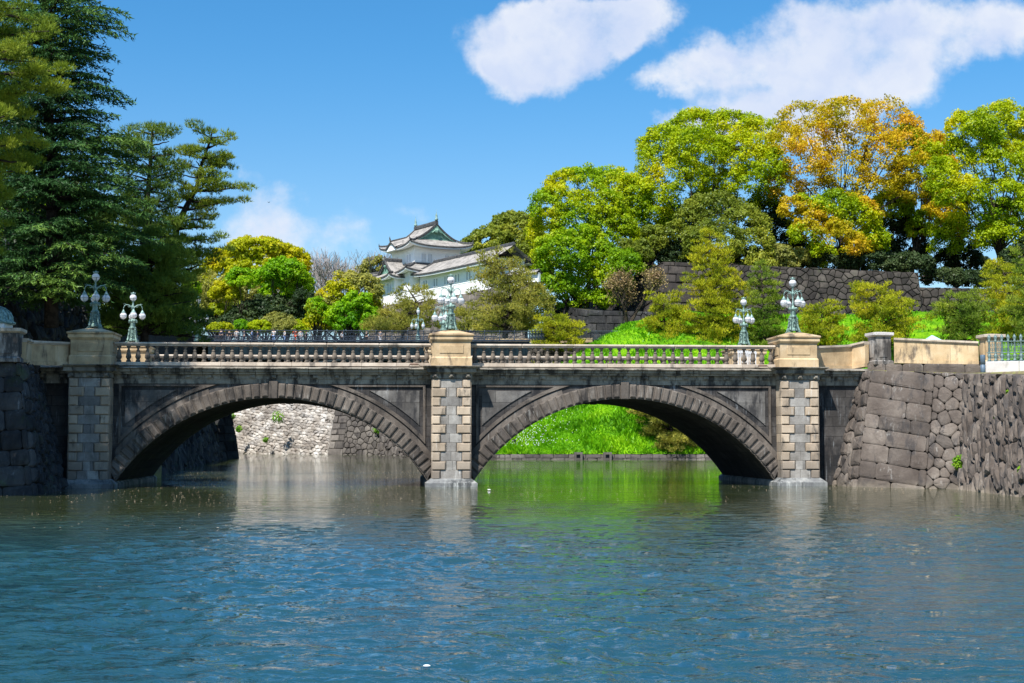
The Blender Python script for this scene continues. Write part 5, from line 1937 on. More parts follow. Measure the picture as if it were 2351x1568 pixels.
def castle():
    C0 = P(848 * .2551 / 1.7422 + 1440 / 1.7422, 700, 260)
    loc = Vector((C0.x, 260, 0))
    rot = R(30)
    t = thing('castle_keep', 'white two-storey castle keep with curved grey roofs and a green copper gable', 'castle', loc, rot)
    LA, LB = 9.3, 9.4
    zs = dict(wt=36.9, wb=33.4, ridge=41.2)
    up = MB()
    up.box(0, LA, 0, LB, 31.0, 37.1)
    uw = up.build('upper_wall', MT['white'], t)
    # moulding lines
    ml = MB()
    for z in (36.15, 34.1):
        ml.box(-.03, LA + .03, -.03, LB + .03, z, z + .07)
    ml.build('moulding', MT['white'], uw)

    def window(face, s, z, w, h, parent, bars=3):
        """face 'q' is the long right-hand face (q=const), 'p' the left-hand face (p=const)"""
        kind, c = face
        m = MB(); b = MB()
        def bx(mm, s0, s1, d0, d1, z0, z1):
            if kind == 'q': mm.box(s0, s1, c - d1, c - d0, z0, z1)
            else: mm.box(c - d1, c - d0, s0, s1, z0, z1)
        bx(m, s, s + w, .004, .03, z, z + h)
        o = m.build('window', MT['winrec'], parent)
        m = MB()
        bx(m, s - .05, s, .0, .10, z - .04, z + h + .04); bx(m, s + w, s + w + .05, .0, .10, z - .04, z + h + .04)
        bx(m, s, s + w, .0, .10, z + h, z + h + .05); bx(m, s, s + w, .0, .12, z - .06, z)
        m.build('window_frame', MT['white'], o)
        if bars:
            for i in range(bars):
                x = s + w * (i + 1) / (bars + 1)
                bx(b, x - .05, x + .05, .02, .09, z, z + h)
            b.build('window_bars', MT['white'] , o)
    for s in (1.45, 2.75, 6.2, 7.5):
        window(('q', 0), s, 34.25, .75, 1.35, t, 3)
    for s in (1.3, 2.35):
        window(('p', 0), s, 34.25, .6, 1.35, t, 1)
    window(('p', 0), 6.6, 34.25, .6, 1.35, t, 1)
    # upper roof: hip below, gable above; ridge runs along q
    ov = 1.75
    E = 37.0
    x0, x1, y0, y1 = -ov, LA + ov, -ov, LB + ov
    xm = LA / 2
    gz = 38.3      # height where gable starts
    gin = 2.5      # inset of gable foot from the eaves in y
    gx = 2.55
    rf = MB(); dk = MB(); wh = MB(); ge = MB()
    # front (q0) and back hips below the gables
    gy0 = y0 + gin; gy1 = y1 - gin
    r, _ = roof_face(rf, (x0, y0, E), (x1, y0, E), (x1 - gx, gy0, gz + .1), (x0 + gx, gy0, gz + .1), sag=.12, curl=.75)
    eave_trim(dk, wh, r, Vector((0, 1, 0)))
    r, _ = roof_face(rf, (x0, y1, E), (x1, y1, E), (x1 - gx, gy1, gz + .1), (x0 + gx, gy1, gz + .1), sag=.12, curl=.75)
    eave_trim(dk, wh, r, Vector((0, -1, 0)))
    # long slopes: lower part to the gable foot line, upper part to the ridge (hollow curve overall)
    ZR = zs['ridge']
    for (xa, xg, sx) in ((x0, x0 + gx, 1), (x1, x1 - gx, -1)):
        r, _ = roof_face(rf, (xa, y0, E), (xa, y1, E), (xg, gy1, gz + .1), (xg, gy0, gz + .1), sag=.12, curl=.75)
        if sx == 1:
            # curved "karahafu" swell in the middle of the left eave
            for rr_ in ():
                pass
        eave_trim(dk, wh, r, Vector((sx, 0, 0)))
        roof_face(rf, (xg, gy0 - .55, gz + .1), (xg, gy1 + .55, gz + .1), (xm, gy1 + .55, ZR), (xm, gy0 - .55, ZR), sag=.35, curl=0)
    # gable triangles
    for yy, sgn in ((gy0, -1), (gy1, 1)):
        pts = []
        N = 12
        for i in range(N + 1):
            s = i / N
            x = x0 + gx + (xm - x0 - gx) * s
            z = gz + .05 + (ZR - gz) * s - .35 * 4 * s * (1 - s) * .8 - .06
            pts.append((x, z))
        right = [(2 * xm - x, z) for x, z in pts[::-1]]
        poly = pts + right[1:]
        ge.add([(x, yy, z) for x, z in poly] + [(xm, yy, gz)], [[i, i + 1, len(poly)] for i in range(len(poly) - 1)])
        # barge boards
        for (A_, h0, w_, mt) in ((poly, -.10, .34, dk),):
            a = [Vector((x, yy + sgn * .52, z + .16)) for x, z in poly]
            b = [Vector((x, yy + sgn * .52, z - .12)) for x, z in poly]
            c = [Vector((x, yy + sgn * .40, z - .12)) for x, z in poly]
            dk.rings([a, b, c], closed=False, cap=False)
            a = [Vector((x, yy + sgn * .44, z - .12)) for x, z in poly]
            b = [Vector((xm + (x - xm) * .90, yy + sgn * .44, gz + (z - gz) * .84 - .12)) for x, z in poly]
            ge.rings([a, b], closed=False, cap=False)
        ge.box(xm - 2.9, xm + 2.9, yy + sgn * .1 - .05, yy + sgn * .1 + .05, gz + .0, gz + .22)
        # pendant
        ge.lathe([(.05, -.5), (.35, -.35), (.45, 0), (.3, .3), (.05, .4)], (xm, yy + sgn * .5, ZR - 1.15), 8)
        ge.tube([(xm - .9, yy + sgn * .5, ZR - 1.6), (xm - .4, yy + sgn * .5, ZR - 1.2), (xm, yy + sgn * .5, ZR - 1.0), (xm + .4, yy + sgn * .5, ZR - 1.2), (xm + .9, yy + sgn * .5, ZR - 1.6)], .12, 5)
        ridge_bar(dk, [(x, yy + sgn * .30, z + .12) for x, z in poly[:N + 1]], .13, .28)
        ridge_bar(dk, [(x, yy + sgn * .30, z + .12) for x, z in poly[N:]], .13, .28)
    ridge_bar(dk, [(xm, gy0 - .5, ZR), (xm, (gy0 + gy1) / 2, ZR - .05), (xm, gy1 + .5, ZR)], .28, .75)
    # hip ridges
    for (xa, sx) in ((x0, 1), (x1, -1)):
        for (ya, sy) in ((y0, 1), (y1, -1)):
            pts = []
            for i in range(7):
                s = i / 6
                pts.append((xa + sx * gx * s, ya + sy * gin * s, E + .08 + (gz + .1 - E) * s - .12 * 3.2 * s * (1 - s) + .75 * (1 - s) ** 2))
            ridge_bar(dk, pts, .16, .32)
            finial(dk, pts[0], .9)
    ur = rf.build('upper_roof', MT['tile'], t, True)
    dk.build('roof_ridges', MT['tiledk'], ur)
    wh.build('eave_boards', MT['white'], ur)
    ge.build('copper_gable', MT['copper'], ur)
    for yy in (gy0 - .3, gy1 + .3):
        m = MB()
        m.lathe([(.30, 0), (.34, .25), (.16, .5), (.22, .8), (.10, 1.1), (.03, 1.5), (.01, 2.1)], (xm, yy, ZR + .7), 8)
        m.tube([(xm, yy, ZR + 1.2), (xm, yy + .35, ZR + 1.6), (xm, yy + .25, ZR + 2.0)], [.14, .09, .02], 5)
        m.build('ridge_finial', MT['verd2'], ur, True)
    # swelling curved gable on the left eave
    m = MB(); d2 = MB(); w2 = MB()
    ym = LB * .62
    rows = []
    for j in range(9):
        tt = j / 8
        r_ = []
        for i in range(61):
            s = i / 60 * 2 - 1
            bell = (0.5 + .5 * math.cos(math.pi * s)) ** .9
            w_ = 2.2
            x = x0 - .28 + tt * 3.0
            z = E + .10 + bell * 1.0 * (1 - .25 * tt) + tt * 1.15 + .03 * abs(math.cos(s * 22))
            r_.append(Vector((x, ym + s * w_, z)))
        rows.append(r_)
    m.rings(rows, closed=False, cap=False)
    ko = m.build('curved_gable_roof', MT['tile'], t, True)
    a = rows[0]; b = [p + Vector((0, 0, -.30)) for p in a]; c = [p + Vector((.35, 0, -.02)) for p in b]
    d2.rings([a, b, c], closed=False, cap=False)
    ridge_bar(d2, [(x0 - .3, ym, E + 1.1), (x0 + 2.8, ym, E + 2.0)], .14, .3)
    finial(d2, (x0 - .3, ym, E + 1.3), 1.2)
    d2.build('gable_edge', MT['tiledk'], ko)
    b = [p + Vector((.2, 0, -.32)) for p in a]; c = [Vector((p.x, p.y, E - .45)) for p in b]
    w2.rings([b, c], closed=False, cap=False)
    w2.build('gable_board', MT['white'], ko)
    # ---------------- lower storey
    D = 2.0
    low = MB()
    low.box(-D, LA + 2, -D, LB + 2, 26.2, 32.3)
    lw = low.build('lower_wall', MT['white'], t)
    bay = MB()
    by0, by1 = .9, 6.9
    bay.box(-D - 1.5, -D - .0, by0, by1, 26.6, 31.6)
    bay.box(-D - 1.72, -D, by0 - .2, by1 + .2, 26.3, 26.9, .04)
    bw_ = bay.build('bay_wall', MT['white'], t)
    ml = MB()
    for z in (30.9, 28.0):
        ml.box(-D - .03, LA, -D - .03, LB + 1, z, z + .07)
        ml.box(-D - 1.53, -D, by0 - .03, by1 + .03, z, z + .07)
    ml.build('moulding', MT['white'], lw)
    for s in (2.0, 3.1, 5.3):
        window(('p', -D - 1.5), s, 28.6, .55, 1.55, t, 1)
    for s in (-1.2, -.2): window(('p', -D), s, 28.6, .55, 1.55, t, 1)
    # skirt roof around the keep
    rf = MB(); dk = MB(); wh = MB()
    o2 = D + 1.45
    E2 = 32.0
    T2 = 33.75
    q0 = [(-o2, -o2), (LA + o2, -o2), (LA + o2, LB + o2), (-o2, LB + o2)]
    q1 = [(-.02, -.02), (LA, -.02), (LA, LB), (-.02, LB)]
    for i in range(4):
        a, b = q0[i], q0[(i + 1) % 4]
        c, d = q1[(i + 1) % 4], q1[i]
        r, _ = roof_face(rf, (*a, E2), (*b, E2), (*c, T2), (*d, T2), sag=.16, curl=.7)
        dd = Vector((-(b[1] - a[1]), b[0] - a[0], 0)).normalized()
        eave_trim(dk, wh, r, dd)
        pts = []
        for k in range(7):
            s = k / 6
            pts.append((a[0] + (d[0] - a[0]) * s, a[1] + (d[1] - a[1]) * s, E2 + .06 + (T2 - E2) * s - .16 * 3.2 * s * (1 - s) + .7 * (1 - s) ** 2))
        ridge_bar(dk, pts, .16, .32)
        finial(dk, pts[0], .8)
    ridge_bar(dk, [(-.1, -.1, T2 - .05), (LA, -.1, T2 - .05)], .2, .3)
    ridge_bar(dk, [(-.1, 0, T2 - .05), (-.1, LB, T2 - .05)], .2, .3)
    o = rf.build('skirt_roof', MT['tile'], t, True)
    dk.build('roof_ridges', MT['tiledk'], o)
    wh.build('eave_boards', MT['white'], o)
    # bay roof: gable facing left
    rf = MB(); dk = MB(); wh = MB()
    bx0 = -D - 1.5 - 1.7
    bx1 = -D + 1.4
    yy0, yy1 = by0 - 1.25, by1 + 1.25
    ymid = (by0 + by1) / 2
    Eb, Rb = 31.25, 34.4
    g = 1.5
    r, _ = roof_face(rf, (bx0, yy0, Eb), (bx0, yy1, Eb), (bx0 + g, yy1 - g, Eb + .8), (bx0 + g, yy0 + g, Eb + .8), sag=.08, curl=.6)
    eave_trim(dk, wh, r, Vector((1, 0, 0)))
    for (ya, s) in ((yy0, 1), (yy1, -1)):
        r, _ = roof_face(rf, (bx0, ya, Eb), (bx1 + .6, ya, Eb), (bx1 + .6, ya + s * g, Eb + .8), (bx0 + g, ya + s * g, Eb + .8), sag=.08, curl=.6, curl1=False)
        eave_trim(dk, wh, r, Vector((0, s, 0)))
        roof_face(rf, (bx0 + g - .35, ya + s * g, Eb + .75), (bx1, ya + s * g, Eb + .75), (bx1, ymid, Rb), (bx0 + g - .35, ymid, Rb), sag=.25, curl=0)
        pts = [(bx0 + g * k / 5, ya + s * g * k / 5, Eb + .06 + .8 * k / 5 + .6 * (1 - k / 5) ** 2) for k in range(6)]
        ridge_bar(dk, pts, .14, .28); finial(dk, pts[0], .8)
        pp = [(bx0 + g - .3, ya + s * g + (ymid - ya - s * g) * k / 6, Eb + .8 + (Rb - Eb - .8) * k / 6 - .25 * 3.2 * k / 6 * (1 - k / 6)) for k in range(7)]
        ridge_bar(dk, pp, .16, .30)
        a = [Vector((bx0 + g - .36, q[1], q[2] + .05)) for q in pp]; b = [Vector((bx0 + g - .36, q[1], q[2] - .40)) for q in pp]; c = [v + Vector((.12, 0, 0)) for v in b]
        dk.rings([a, b, c], closed=False, cap=False)
    ridge_bar(dk, [(bx0 + g - .3, ymid, Rb - .05), (bx1, ymid, Rb - .05)], .24, .6)
    finial(dk, (bx0 + g - .3, ymid, Rb + .4), 1.0)
    ge = MB()
    ge.add([(bx0 + g, yy0 + g, Eb + .6), (bx0 + g, yy1 - g, Eb + .6), (bx0 + g, ymid, Rb - .2)], [(0, 1, 2)])
    ge.lathe([(.05, -.4), (.3, -.2), (.4, 0), (.2, .2)], (bx0 + g - .15, ymid, Rb - 1.0), 8)
    o = rf.build('bay_roof', MT['tile'], t, True)
    dk.build('roof_ridges', MT['tiledk'], o)
    wh.build('eave_boards', MT['white'], o)
    ge.build('copper_gable', MT['copper'], o)

    # ---------------- long gallery towards the right
    t2 = thing('castle_gallery', 'long white gallery with tiled roof running from the keep to the right', 'castle gallery', loc, rot)
    gp0, gp1, gq0, gq1 = -.3, 4.9, -3.0, -30.5
    zb, ze, zr = 27.2, 31.1, 33.6
    m = MB(); m.box(gp0, gp1, gq1, gq0, zb - .8, ze + .4)
    w = m.build('wall', MT['white'], t2)
    m = MB(); m.box(gp0 - .03, gp1, gq1 + .1, gq0 - .1, 30.4, 30.47); m.box(gp0 - .05, gp1, gq1 + .1, gq0 - .1, 28.35, 28.43)
    m.build('moulding', MT['white'], w)
    q = gq0 - 1.3
    while q > gq1 + 2:
        window(('p', gp0), q - .6, 28.75, .5, 1.35, t2, 0)
        window(('p', gp0), q - 1.55, 28.75, .5, 1.35, t2, 0)
        q -= 4.0
    m = MB()
    q = gq0 - .5
    while q > gq1:
        m.box(gp0 - .95, gp0, q - .12, q + .12, ze + .0, ze + .22)
        q -= 1.9
    m.build('eave_bracket', MT['white'], w)
    window(('q', gq0 + .0), -.0, 28.4, .5, 1.6, t2, 3)
    rf = MB(); dk = MB(); wh = MB()
    ovg = 1.35
    ea, eb = gq0 + 1.9, gq1 - 1.2
    pm = (gp0 + gp1) / 2
    r, _ = roof_face(rf, (gp0 - ovg, ea, ze), (gp0 - ovg, eb, ze), (pm, eb, zr), (pm, ea - 2.3, zr), sag=.18, curl=.5, curl1=False)
    eave_trim(dk, wh, r, Vector((1, 0, 0)))
    r, _ = roof_face(rf, (gp1 + ovg, ea, ze), (gp1 + ovg, eb, ze), (pm, eb, zr), (pm, ea - 2.3, zr), sag=.18, curl=.5, curl1=False)
    eave_trim(dk, wh, r, Vector((-1, 0, 0)))
    r, _ = roof_face(rf, (gp0 - ovg, ea, ze), (gp1 + ovg, ea, ze), (pm, ea - 2.3, zr), (pm, ea - 2.3, zr), sag=.1, curl=.5)
    eave_trim(dk, wh, r, Vector((0, -1, 0)))
    ridge_bar(dk, [(pm, ea - 2.3, zr - .05), (pm, eb, zr - .05)], .24, .55)
    pts = [(gp0 - ovg + (pm - gp0 + ovg) * k / 6, ea - 2.3 * k / 6, ze + .05 + (zr - ze) * k / 6 - .18 * 3 * k / 6 * (1 - k / 6) + .5 * (1 - k / 6) ** 2) for k in range(7)]
    ridge_bar(dk, pts, .15, .3); finial(dk, pts[0], .9); finial(dk, pts[-1], .9)
    o = rf.build('roof', MT['tile'], t2, True)
    dk.build('roof_ridges', MT['tiledk'], o)
    wh.build('eave_boards', MT['white'], o)
    # low white wall with tile cap right of the big pine
    a, b = P(1168, 650, 228), P(1236, 648, 224)
    zt_ = P(1200, 622, 225).z
    t4 = thing('plaster_wall', 'low white plaster wall with a tile cap between the big pine and the camphor', 'wall', (a.x, a.y, 0), math.atan2(b.y - a.y, b.x - a.x))
    Lw = (b - a).xy.length
    m = MB(); m.box(0, Lw, 0, .5, zt_ - 2.3, zt_ - .35); m.build('wall', MT['white'], t4)
    m = MB(); roof_face(m, (0, -.5, zt_ - .35), (Lw, -.5, zt_ - .35), (Lw, .25, zt_ + .1), (0, .25, zt_ + .1), sag=.02, curl=0); roof_face(m, (0, 1.0, zt_ - .35), (Lw, 1.0, zt_ - .35), (Lw, .25, zt_ + .1), (0, .25, zt_ + .1), sag=.02, curl=0)
    o = m.build('tile_cap', MT['tile'], t4, True)
    m = MB(); m.box(0, Lw, -.5, 1.0, zt_ - .5, zt_ - .4); ridge_bar(m, [(0, .25, zt_), (Lw, .25, zt_)], .14, .25); m.build('dark_edge', MT['tiledk'], o)
    # stone base under keep, bay and gallery
    Mx = Matrix.Translation(loc) @ Matrix.Rotation(rot, 4, 'Z')
    w_ = lambda p, q, z: Mx @ Vector((p, q, z))
    mb = MB()
    k_bot, k_top = w_(-6.2, 10.0, 13), w_(-3.9, 8.0, 26.3)
    r_bot, r_top = w_(-6.5, -44, 13), w_(-3.9 + 3.3, -42, 26.6)
    m_bot, m_top = w_(-6.4, -3.5, 13), w_(-3.8, -2.8, 26.3)
    wall_face(mb, k_bot, m_bot, m_top, k_top, (-1, -.5, 0), size=1.35, relief=.15, corner=4, corner_h=1.2, corner_len=2.6, gap=.05, seed=81, lod=1, jit=.3)
    n_bot, n_top = w_(-3.2, -3.6, 13), w_(-.4, -3.0, 26.6)
    wall_face(mb, m_bot, n_bot, n_top, m_top, (0, -1, 0), size=1.35, relief=.15, corner=1, corner_h=1.2, corner_len=2.6, gap=.05, seed=83, lod=1, jit=.3)
    r_bot, r_top = w_(-3.6, -44, 13), w_(-.6, -42, 26.6)
    wall_face(mb, n_bot, r_bot, r_top, n_top, (-1, -.5, 0), size=1.35, relief=.15, gap=.05, seed=84, lod=1, jit=.3)
    l_bot, l_top = w_(8, 15.5, 13), w_(8, 12.5, 26.3)
    wall_face(mb, k_bot, l_bot, l_top, k_top, (-.3, 1, 0), size=1.35, relief=.15, corner=4, corner_h=1.2, corner_len=2.6, gap=.05, seed=82, lod=1, jit=.3)
    g = [w_(-3.9, 8.2, 26.25), w_(-3.8, -2.8, 26.25), w_(-.4, -3.0, 26.5), w_(-.4, -42, 26.5), w_(2, -42, 26.5), w_(12, -20, 26.5), w_(12, 12, 26.25), w_(8, 12.6, 26.25)]
    mb.mi = 1
    mb.add(g, [list(range(len(g)))])
    mb.mi = 0
    wall_thing('castle_wall', 'brown block stone base under the white keep and gallery', mb, WM('castlebase'))


MT['castlebase'] = stone_mat('castle_base_stone', [(0.105, 0.087, 0.077), (0.154, 0.133, 0.119), (0.210, 0.189, 0.171)], 0.3, (0.09, 0.08, 0.075), 0.3, (0.4, 0.38, 0.35), 0.2, 0.5, 0.3, 4, bscale=2.0)
castle()

# ------------------------------------------------------------------ vegetation builders
def unit(v):
    return v / (np.linalg.norm(v, axis=-1, keepdims=True) + 1e-9)


def leaf_quads(pos, nrm, size, aspect=0.62, rng=npr):
    """diamond leaves / sprays"""
    n = unit(nrm)
    r = rng.normal(0, 1, pos.shape)
    t = unit(np.cross(n, r))
    b = np.cross(n, t)
    s = size[:, None]
    v = np.stack([pos - t * s, pos - b * s * aspect, pos + t * s, pos + b * s * aspect], 1)
    return v.reshape(-1, 3)


def blades(pos, dirs, length, width, rng=npr):
    d = unit(dirs)
    r = rng.normal(0, 1, pos.shape)
    t = unit(np.cross(d, r))
    L = length[:, None]; W = width[:, None]
    v = np.stack([pos - t * W, pos + t * W, pos + d * L], 1)
    return v.reshape(-1, 3)


def limb(mb, p0, p1, r0, r1, wob=.12, n=6, sag=0.0, rs=rnd, sides=6):
    p0, p1 = Vector(p0), Vector(p1)
    L = (p1 - p0).length
    pts, rad = [], []
    for i in range(n + 1):
        s = i / n
        p = p0.lerp(p1, s)
        k = wob * L * math.sin(math.pi * s)
        p += Vector((rs.uniform(-1, 1), rs.uniform(-1, 1), rs.uniform(-.6, .6))) * k * .45
        p.z += sag * L * 4 * s * (1 - s)
        pts.append(p); rad.append(r0 + (r1 - r0) * s)
    mb.tube(pts, rad, sides)
    return pts


def scene_lobes(lobes, D, dj, rs, base_ry=1.0):
    out = []
    for l in lobes:
        px, py, rx, rz = l[:4]
        dd = l[4] if len(l) > 4 else rs.uniform(-dj, dj)
        c = P(px, py, D + dd)
        k = (D + dd) / F
        out.append((np.array(c), np.array([rx * k, max(rx, rz) * k * .8 * base_ry, rz * k])))
    return out


def broadleaf(label, base, D, lobes, mat, group=None, bark='bark', puff=1.15, leaf=.21, dens=1.0, per=95, trunk=.45, dj=3, cat='tree', name='broadleaf_tree',
              seed=0, flat=.75, cover=1.0, limbs=16, shell=.82, mat2=None, frac2=0):
    rs = random.Random(seed + 100)
    rng = np.random.default_rng(seed + 5)
    bp = P(base[0], base[1], D)
    if len(base) > 2: bp.z = base[2]
    t = thing(name, label, cat, tuple(bp), 0, group)
    L = scene_lobes(lobes, D, dj, rs)
    pc, pr = [], []
    for (c, r) in L:
        area = 4 * math.pi * ((r[0] * r[1]) ** 1.6 / 3 + (r[0] * r[2]) ** 1.6 / 3 + (r[1] * r[2]) ** 1.6 / 3) ** (1 / 1.6)
        n = int(area / (puff * puff * 1.15) * dens * cover) + 3
        d = unit(rng.normal(0, 1, (n, 3)))
        keep = (d[:, 2] > -.55) & ((d[:, 1] < .35) | (rng.random(n) < .5))
        d = d[keep]
        k = rng.uniform(shell, 1.06, (len(d), 1))
        p = c + d * r * k
        for (c2, r2) in L:
            if c2 is c: continue
            q = (((p - c2) / r2) ** 2).sum(1)
            p = p[q > .62]
        pc.append(p)
        pr.append(np.full(len(p), min(1, r.min() / puff / 1.2) * puff))
    pc = np.concatenate(pc); pr = np.concatenate(pr)
    pr = pr * rng.uniform(.6, 1.3, len(pr))
    n = np.maximum(8, (per * (pr / puff) ** 2)).astype(int)
    idx = np.repeat(np.arange(len(pc)), n)
    d = rng.normal(0, 1, (len(idx), 3))
    d[:, 2] += .55
    d = unit(d)
    pos = pc[idx] + d * pr[idx][:, None] * rng.uniform(.45, 1.05, (len(idx), 1)) * np.array([1, 1, flat])
    nrm = d + rng.normal(0, .45, d.shape)
    size = leaf * rng.uniform(.6, 1.25, len(idx))
    bpa = np.array(bp)
    V = leaf_quads(pos - bpa, nrm, size, rng=rng)
    if mat2:
        top = V.reshape(-1, 12)
        # one side of the crown carries leaves of another age
        pick = np.sin(pos[:, 0] * .35 + pos[:, 2] * .5 + seed) + rng.normal(0, .35, len(pos)) > 1 - 2 * frac2
        arrobj('crown', top[~pick].reshape(-1, 3), 4, MT[mat], t)
        arrobj('crown', top[pick].reshape(-1, 3), 4, MT[mat2], t)
    else:
        arrobj('crown', V, 4, MT[mat], t)
    mb = MB()
    cc = sum((c * r.prod() for c, r in L)) / sum(r.prod() for c, r in L)
    c0 = Vector(cc - bpa)
    fork = Vector((c0.x * .35, c0.y * .35, max(c0.z * .42, 1.0)))
    pts = limb(mb, (0, 0, -1.5), fork, trunk, trunk * .62, .05, 5, rs=rs, sides=8)
    pick = rs.sample(range(len(pc)), min(limbs, len(pc)))
    for i in pick:
        tgt = Vector(pc[i] - bpa)
        mid = fork.lerp(tgt, .55) + Vector((rs.uniform(-1, 1), rs.uniform(-1, 1), rs.uniform(-.5, 1.2))) * .8
        st = Vector(pts[-1]).lerp(Vector(pts[-2]), rs.uniform(0, 1))
        limb(mb, st, mid, trunk * .40, trunk * .22, .10, 4, rs=rs)
        limb(mb, mid, tgt, trunk * .22, .03, .12, 4, rs=rs, sides=5)
        for k in range(2):
            j = min(range(0, len(pc), max(1, len(pc) // 60)), key=lambda q: (Vector(pc[q] - bpa) - tgt).length + rs.uniform(0, 4))
            limb(mb, mid.lerp(tgt, rs.uniform(.1, .6)), Vector(pc[j] - bpa), trunk * .13, .02, .12, 3, rs=rs, sides=4)
    mb.build('trunk', MT[bark], t, True)
    return t


def pine(label, base, D, trunk_px, prof, mat, group=None, levels=11, per=5, pad=1.1, tuft=.42, ntuft=46, bark='bark', rad=.28, seed=0, name='pine_tree', droop=.02,
         flat=.52, up=1.0, blade=.085, start=.15, nb=6, skip=0.0, cat='pine tree', depthk=1.0, extra=()):
    """trunk_px: points (px, py) up the trunk; prof: (py, left px, right px) reach of the branches"""
    rs = random.Random(seed + 300)
    rng = np.random.default_rng(seed + 9)
    k = D / F
    bp = P(base[0], base[1], D)
    if len(base) > 2: bp.z = base[2]
    t = thing(name, label, cat, tuple(bp), 0, group)
    tp = [Vector((0, 0, -1.0))] + [P(x, y, D) - bp for x, y in trunk_px]
    mb = MB()
    nn = len(tp)
    mb.tube(tp, [rad * (1 - .85 * i / (nn - 1)) for i in range(nn)], 8)

    def at(py):
        """trunk point at a height given in px"""
        z = P(base[0], py, D).z - bp.z
        for a, b in zip(tp, tp[1:]):
            if a.z <= z <= b.z: return a.lerp(b, (z - a.z) / max(1e-6, b.z - a.z))
        return tp[-1] if z > tp[-1].z else tp[0]

    def width(py):
        pr_ = sorted(prof)
        if py <= pr_[0][0]: return pr_[0][1:]
        for a, b in zip(pr_, pr_[1:]):
            if a[0] <= py <= b[0]:
                s = (py - a[0]) / (b[0] - a[0])
                return (a[1] + (b[1] - a[1]) * s, a[2] + (b[2] - a[2]) * s)
        return pr_[-1][1:]
    y_top = min(p[0] for p in prof); y_bot = max(p[0] for p in prof)
    pads = []
    for i in range(levels):
        py = y_bot + (y_top - y_bot) * (i + .2) / levels
        l, r = width(py)
        o = at(py)
        n = max(3, per + rs.choice((-1, 0, 1)) - (2 if i > levels - 3 else 0))
        a0 = rs.uniform(0, 6.28)
        for j in range(n):
            if rs.random() < skip: continue
            a = a0 + j * 2 * math.pi / n + rs.uniform(-.4, .4)
            c, s = math.cos(a), math.sin(a)
            reach = (r if c > 0 else l) * k
            reach *= (abs(c) + (1 - abs(c)) * .8 * depthk) * rs.uniform(.72, 1.08)
            reach = max(reach, pad * .5)
            tip = Vector((o.x + c * reach, o.y + s * reach * depthk, o.z + reach * rs.uniform(-.5, 1.2) * .14 - droop * reach + rs.uniform(-.3, .3)))
            st = o - Vector((0, 0, .12 * reach))
            pts = limb(mb, st, tip, rad * .34 * (1 - .5 * i / levels), .03, .09, 5, rs=rs, sides=5)
            m = max(1, int(reach / pad * .95))
            for q in range(m):
                s_ = 1 - q * .85 / max(1, m)
                if s_ < .25: break
                pp = Vector(st).lerp(tip, s_)
                pr_ = pad * rs.uniform(.65, 1.15) * (1 if q else .85)
                pads.append((pp.x + rs.uniform(-.5, .5) * pad, pp.y + rs.uniform(-.5, .5) * pad, pp.z + rs.uniform(-.25, .45) * pad, pr_))
    top = tp[-1]
    pads.append((top.x, top.y, top.z, pad * .6))
    for e in extra:
        q = P(e[0], e[1], D + (e[3] if len(e) > 3 else 0)) - bp
        pads.append((q.x, q.y, q.z, e[2] * k))
        limb(mb, at(e[1] + 12), q, rad * .2, .03, .1, 4, rs=rs, sides=4)
    mb.build('trunk', MT[bark], t, True)
    pads = np.array(pads)
    n = np.maximum(6, ntuft * (pads[:, 3] / pad) ** 2).astype(int)
    idx = np.repeat(np.arange(len(pads)), n)
    d = unit(rng.normal(0, 1, (len(idx), 3)))
    rr = rng.random((len(idx), 1)) ** .45
    pos = pads[idx, :3] + d * rr * pads[idx, 3][:, None] * np.array([1, 1, flat])
    d[:, 2] = np.abs(d[:, 2]) + .35 * up
    # a tuft is nb needles bundles radiating from a twig end
    pos = np.repeat(pos, nb, 0)
    dd = np.repeat(d, nb, 0) * .9 + rng.normal(0, .62, (len(pos), 3)) + np.array([0, 0, .35 * up])
    L = tuft * rng.uniform(.6, 1.2, len(pos))
    V = blades(pos, dd, L, L * blade / .42 * .42 / 1 * 1.0 + 0 * L, rng)
    arrobj('crown', V, 3, MT[mat], t)
    return t


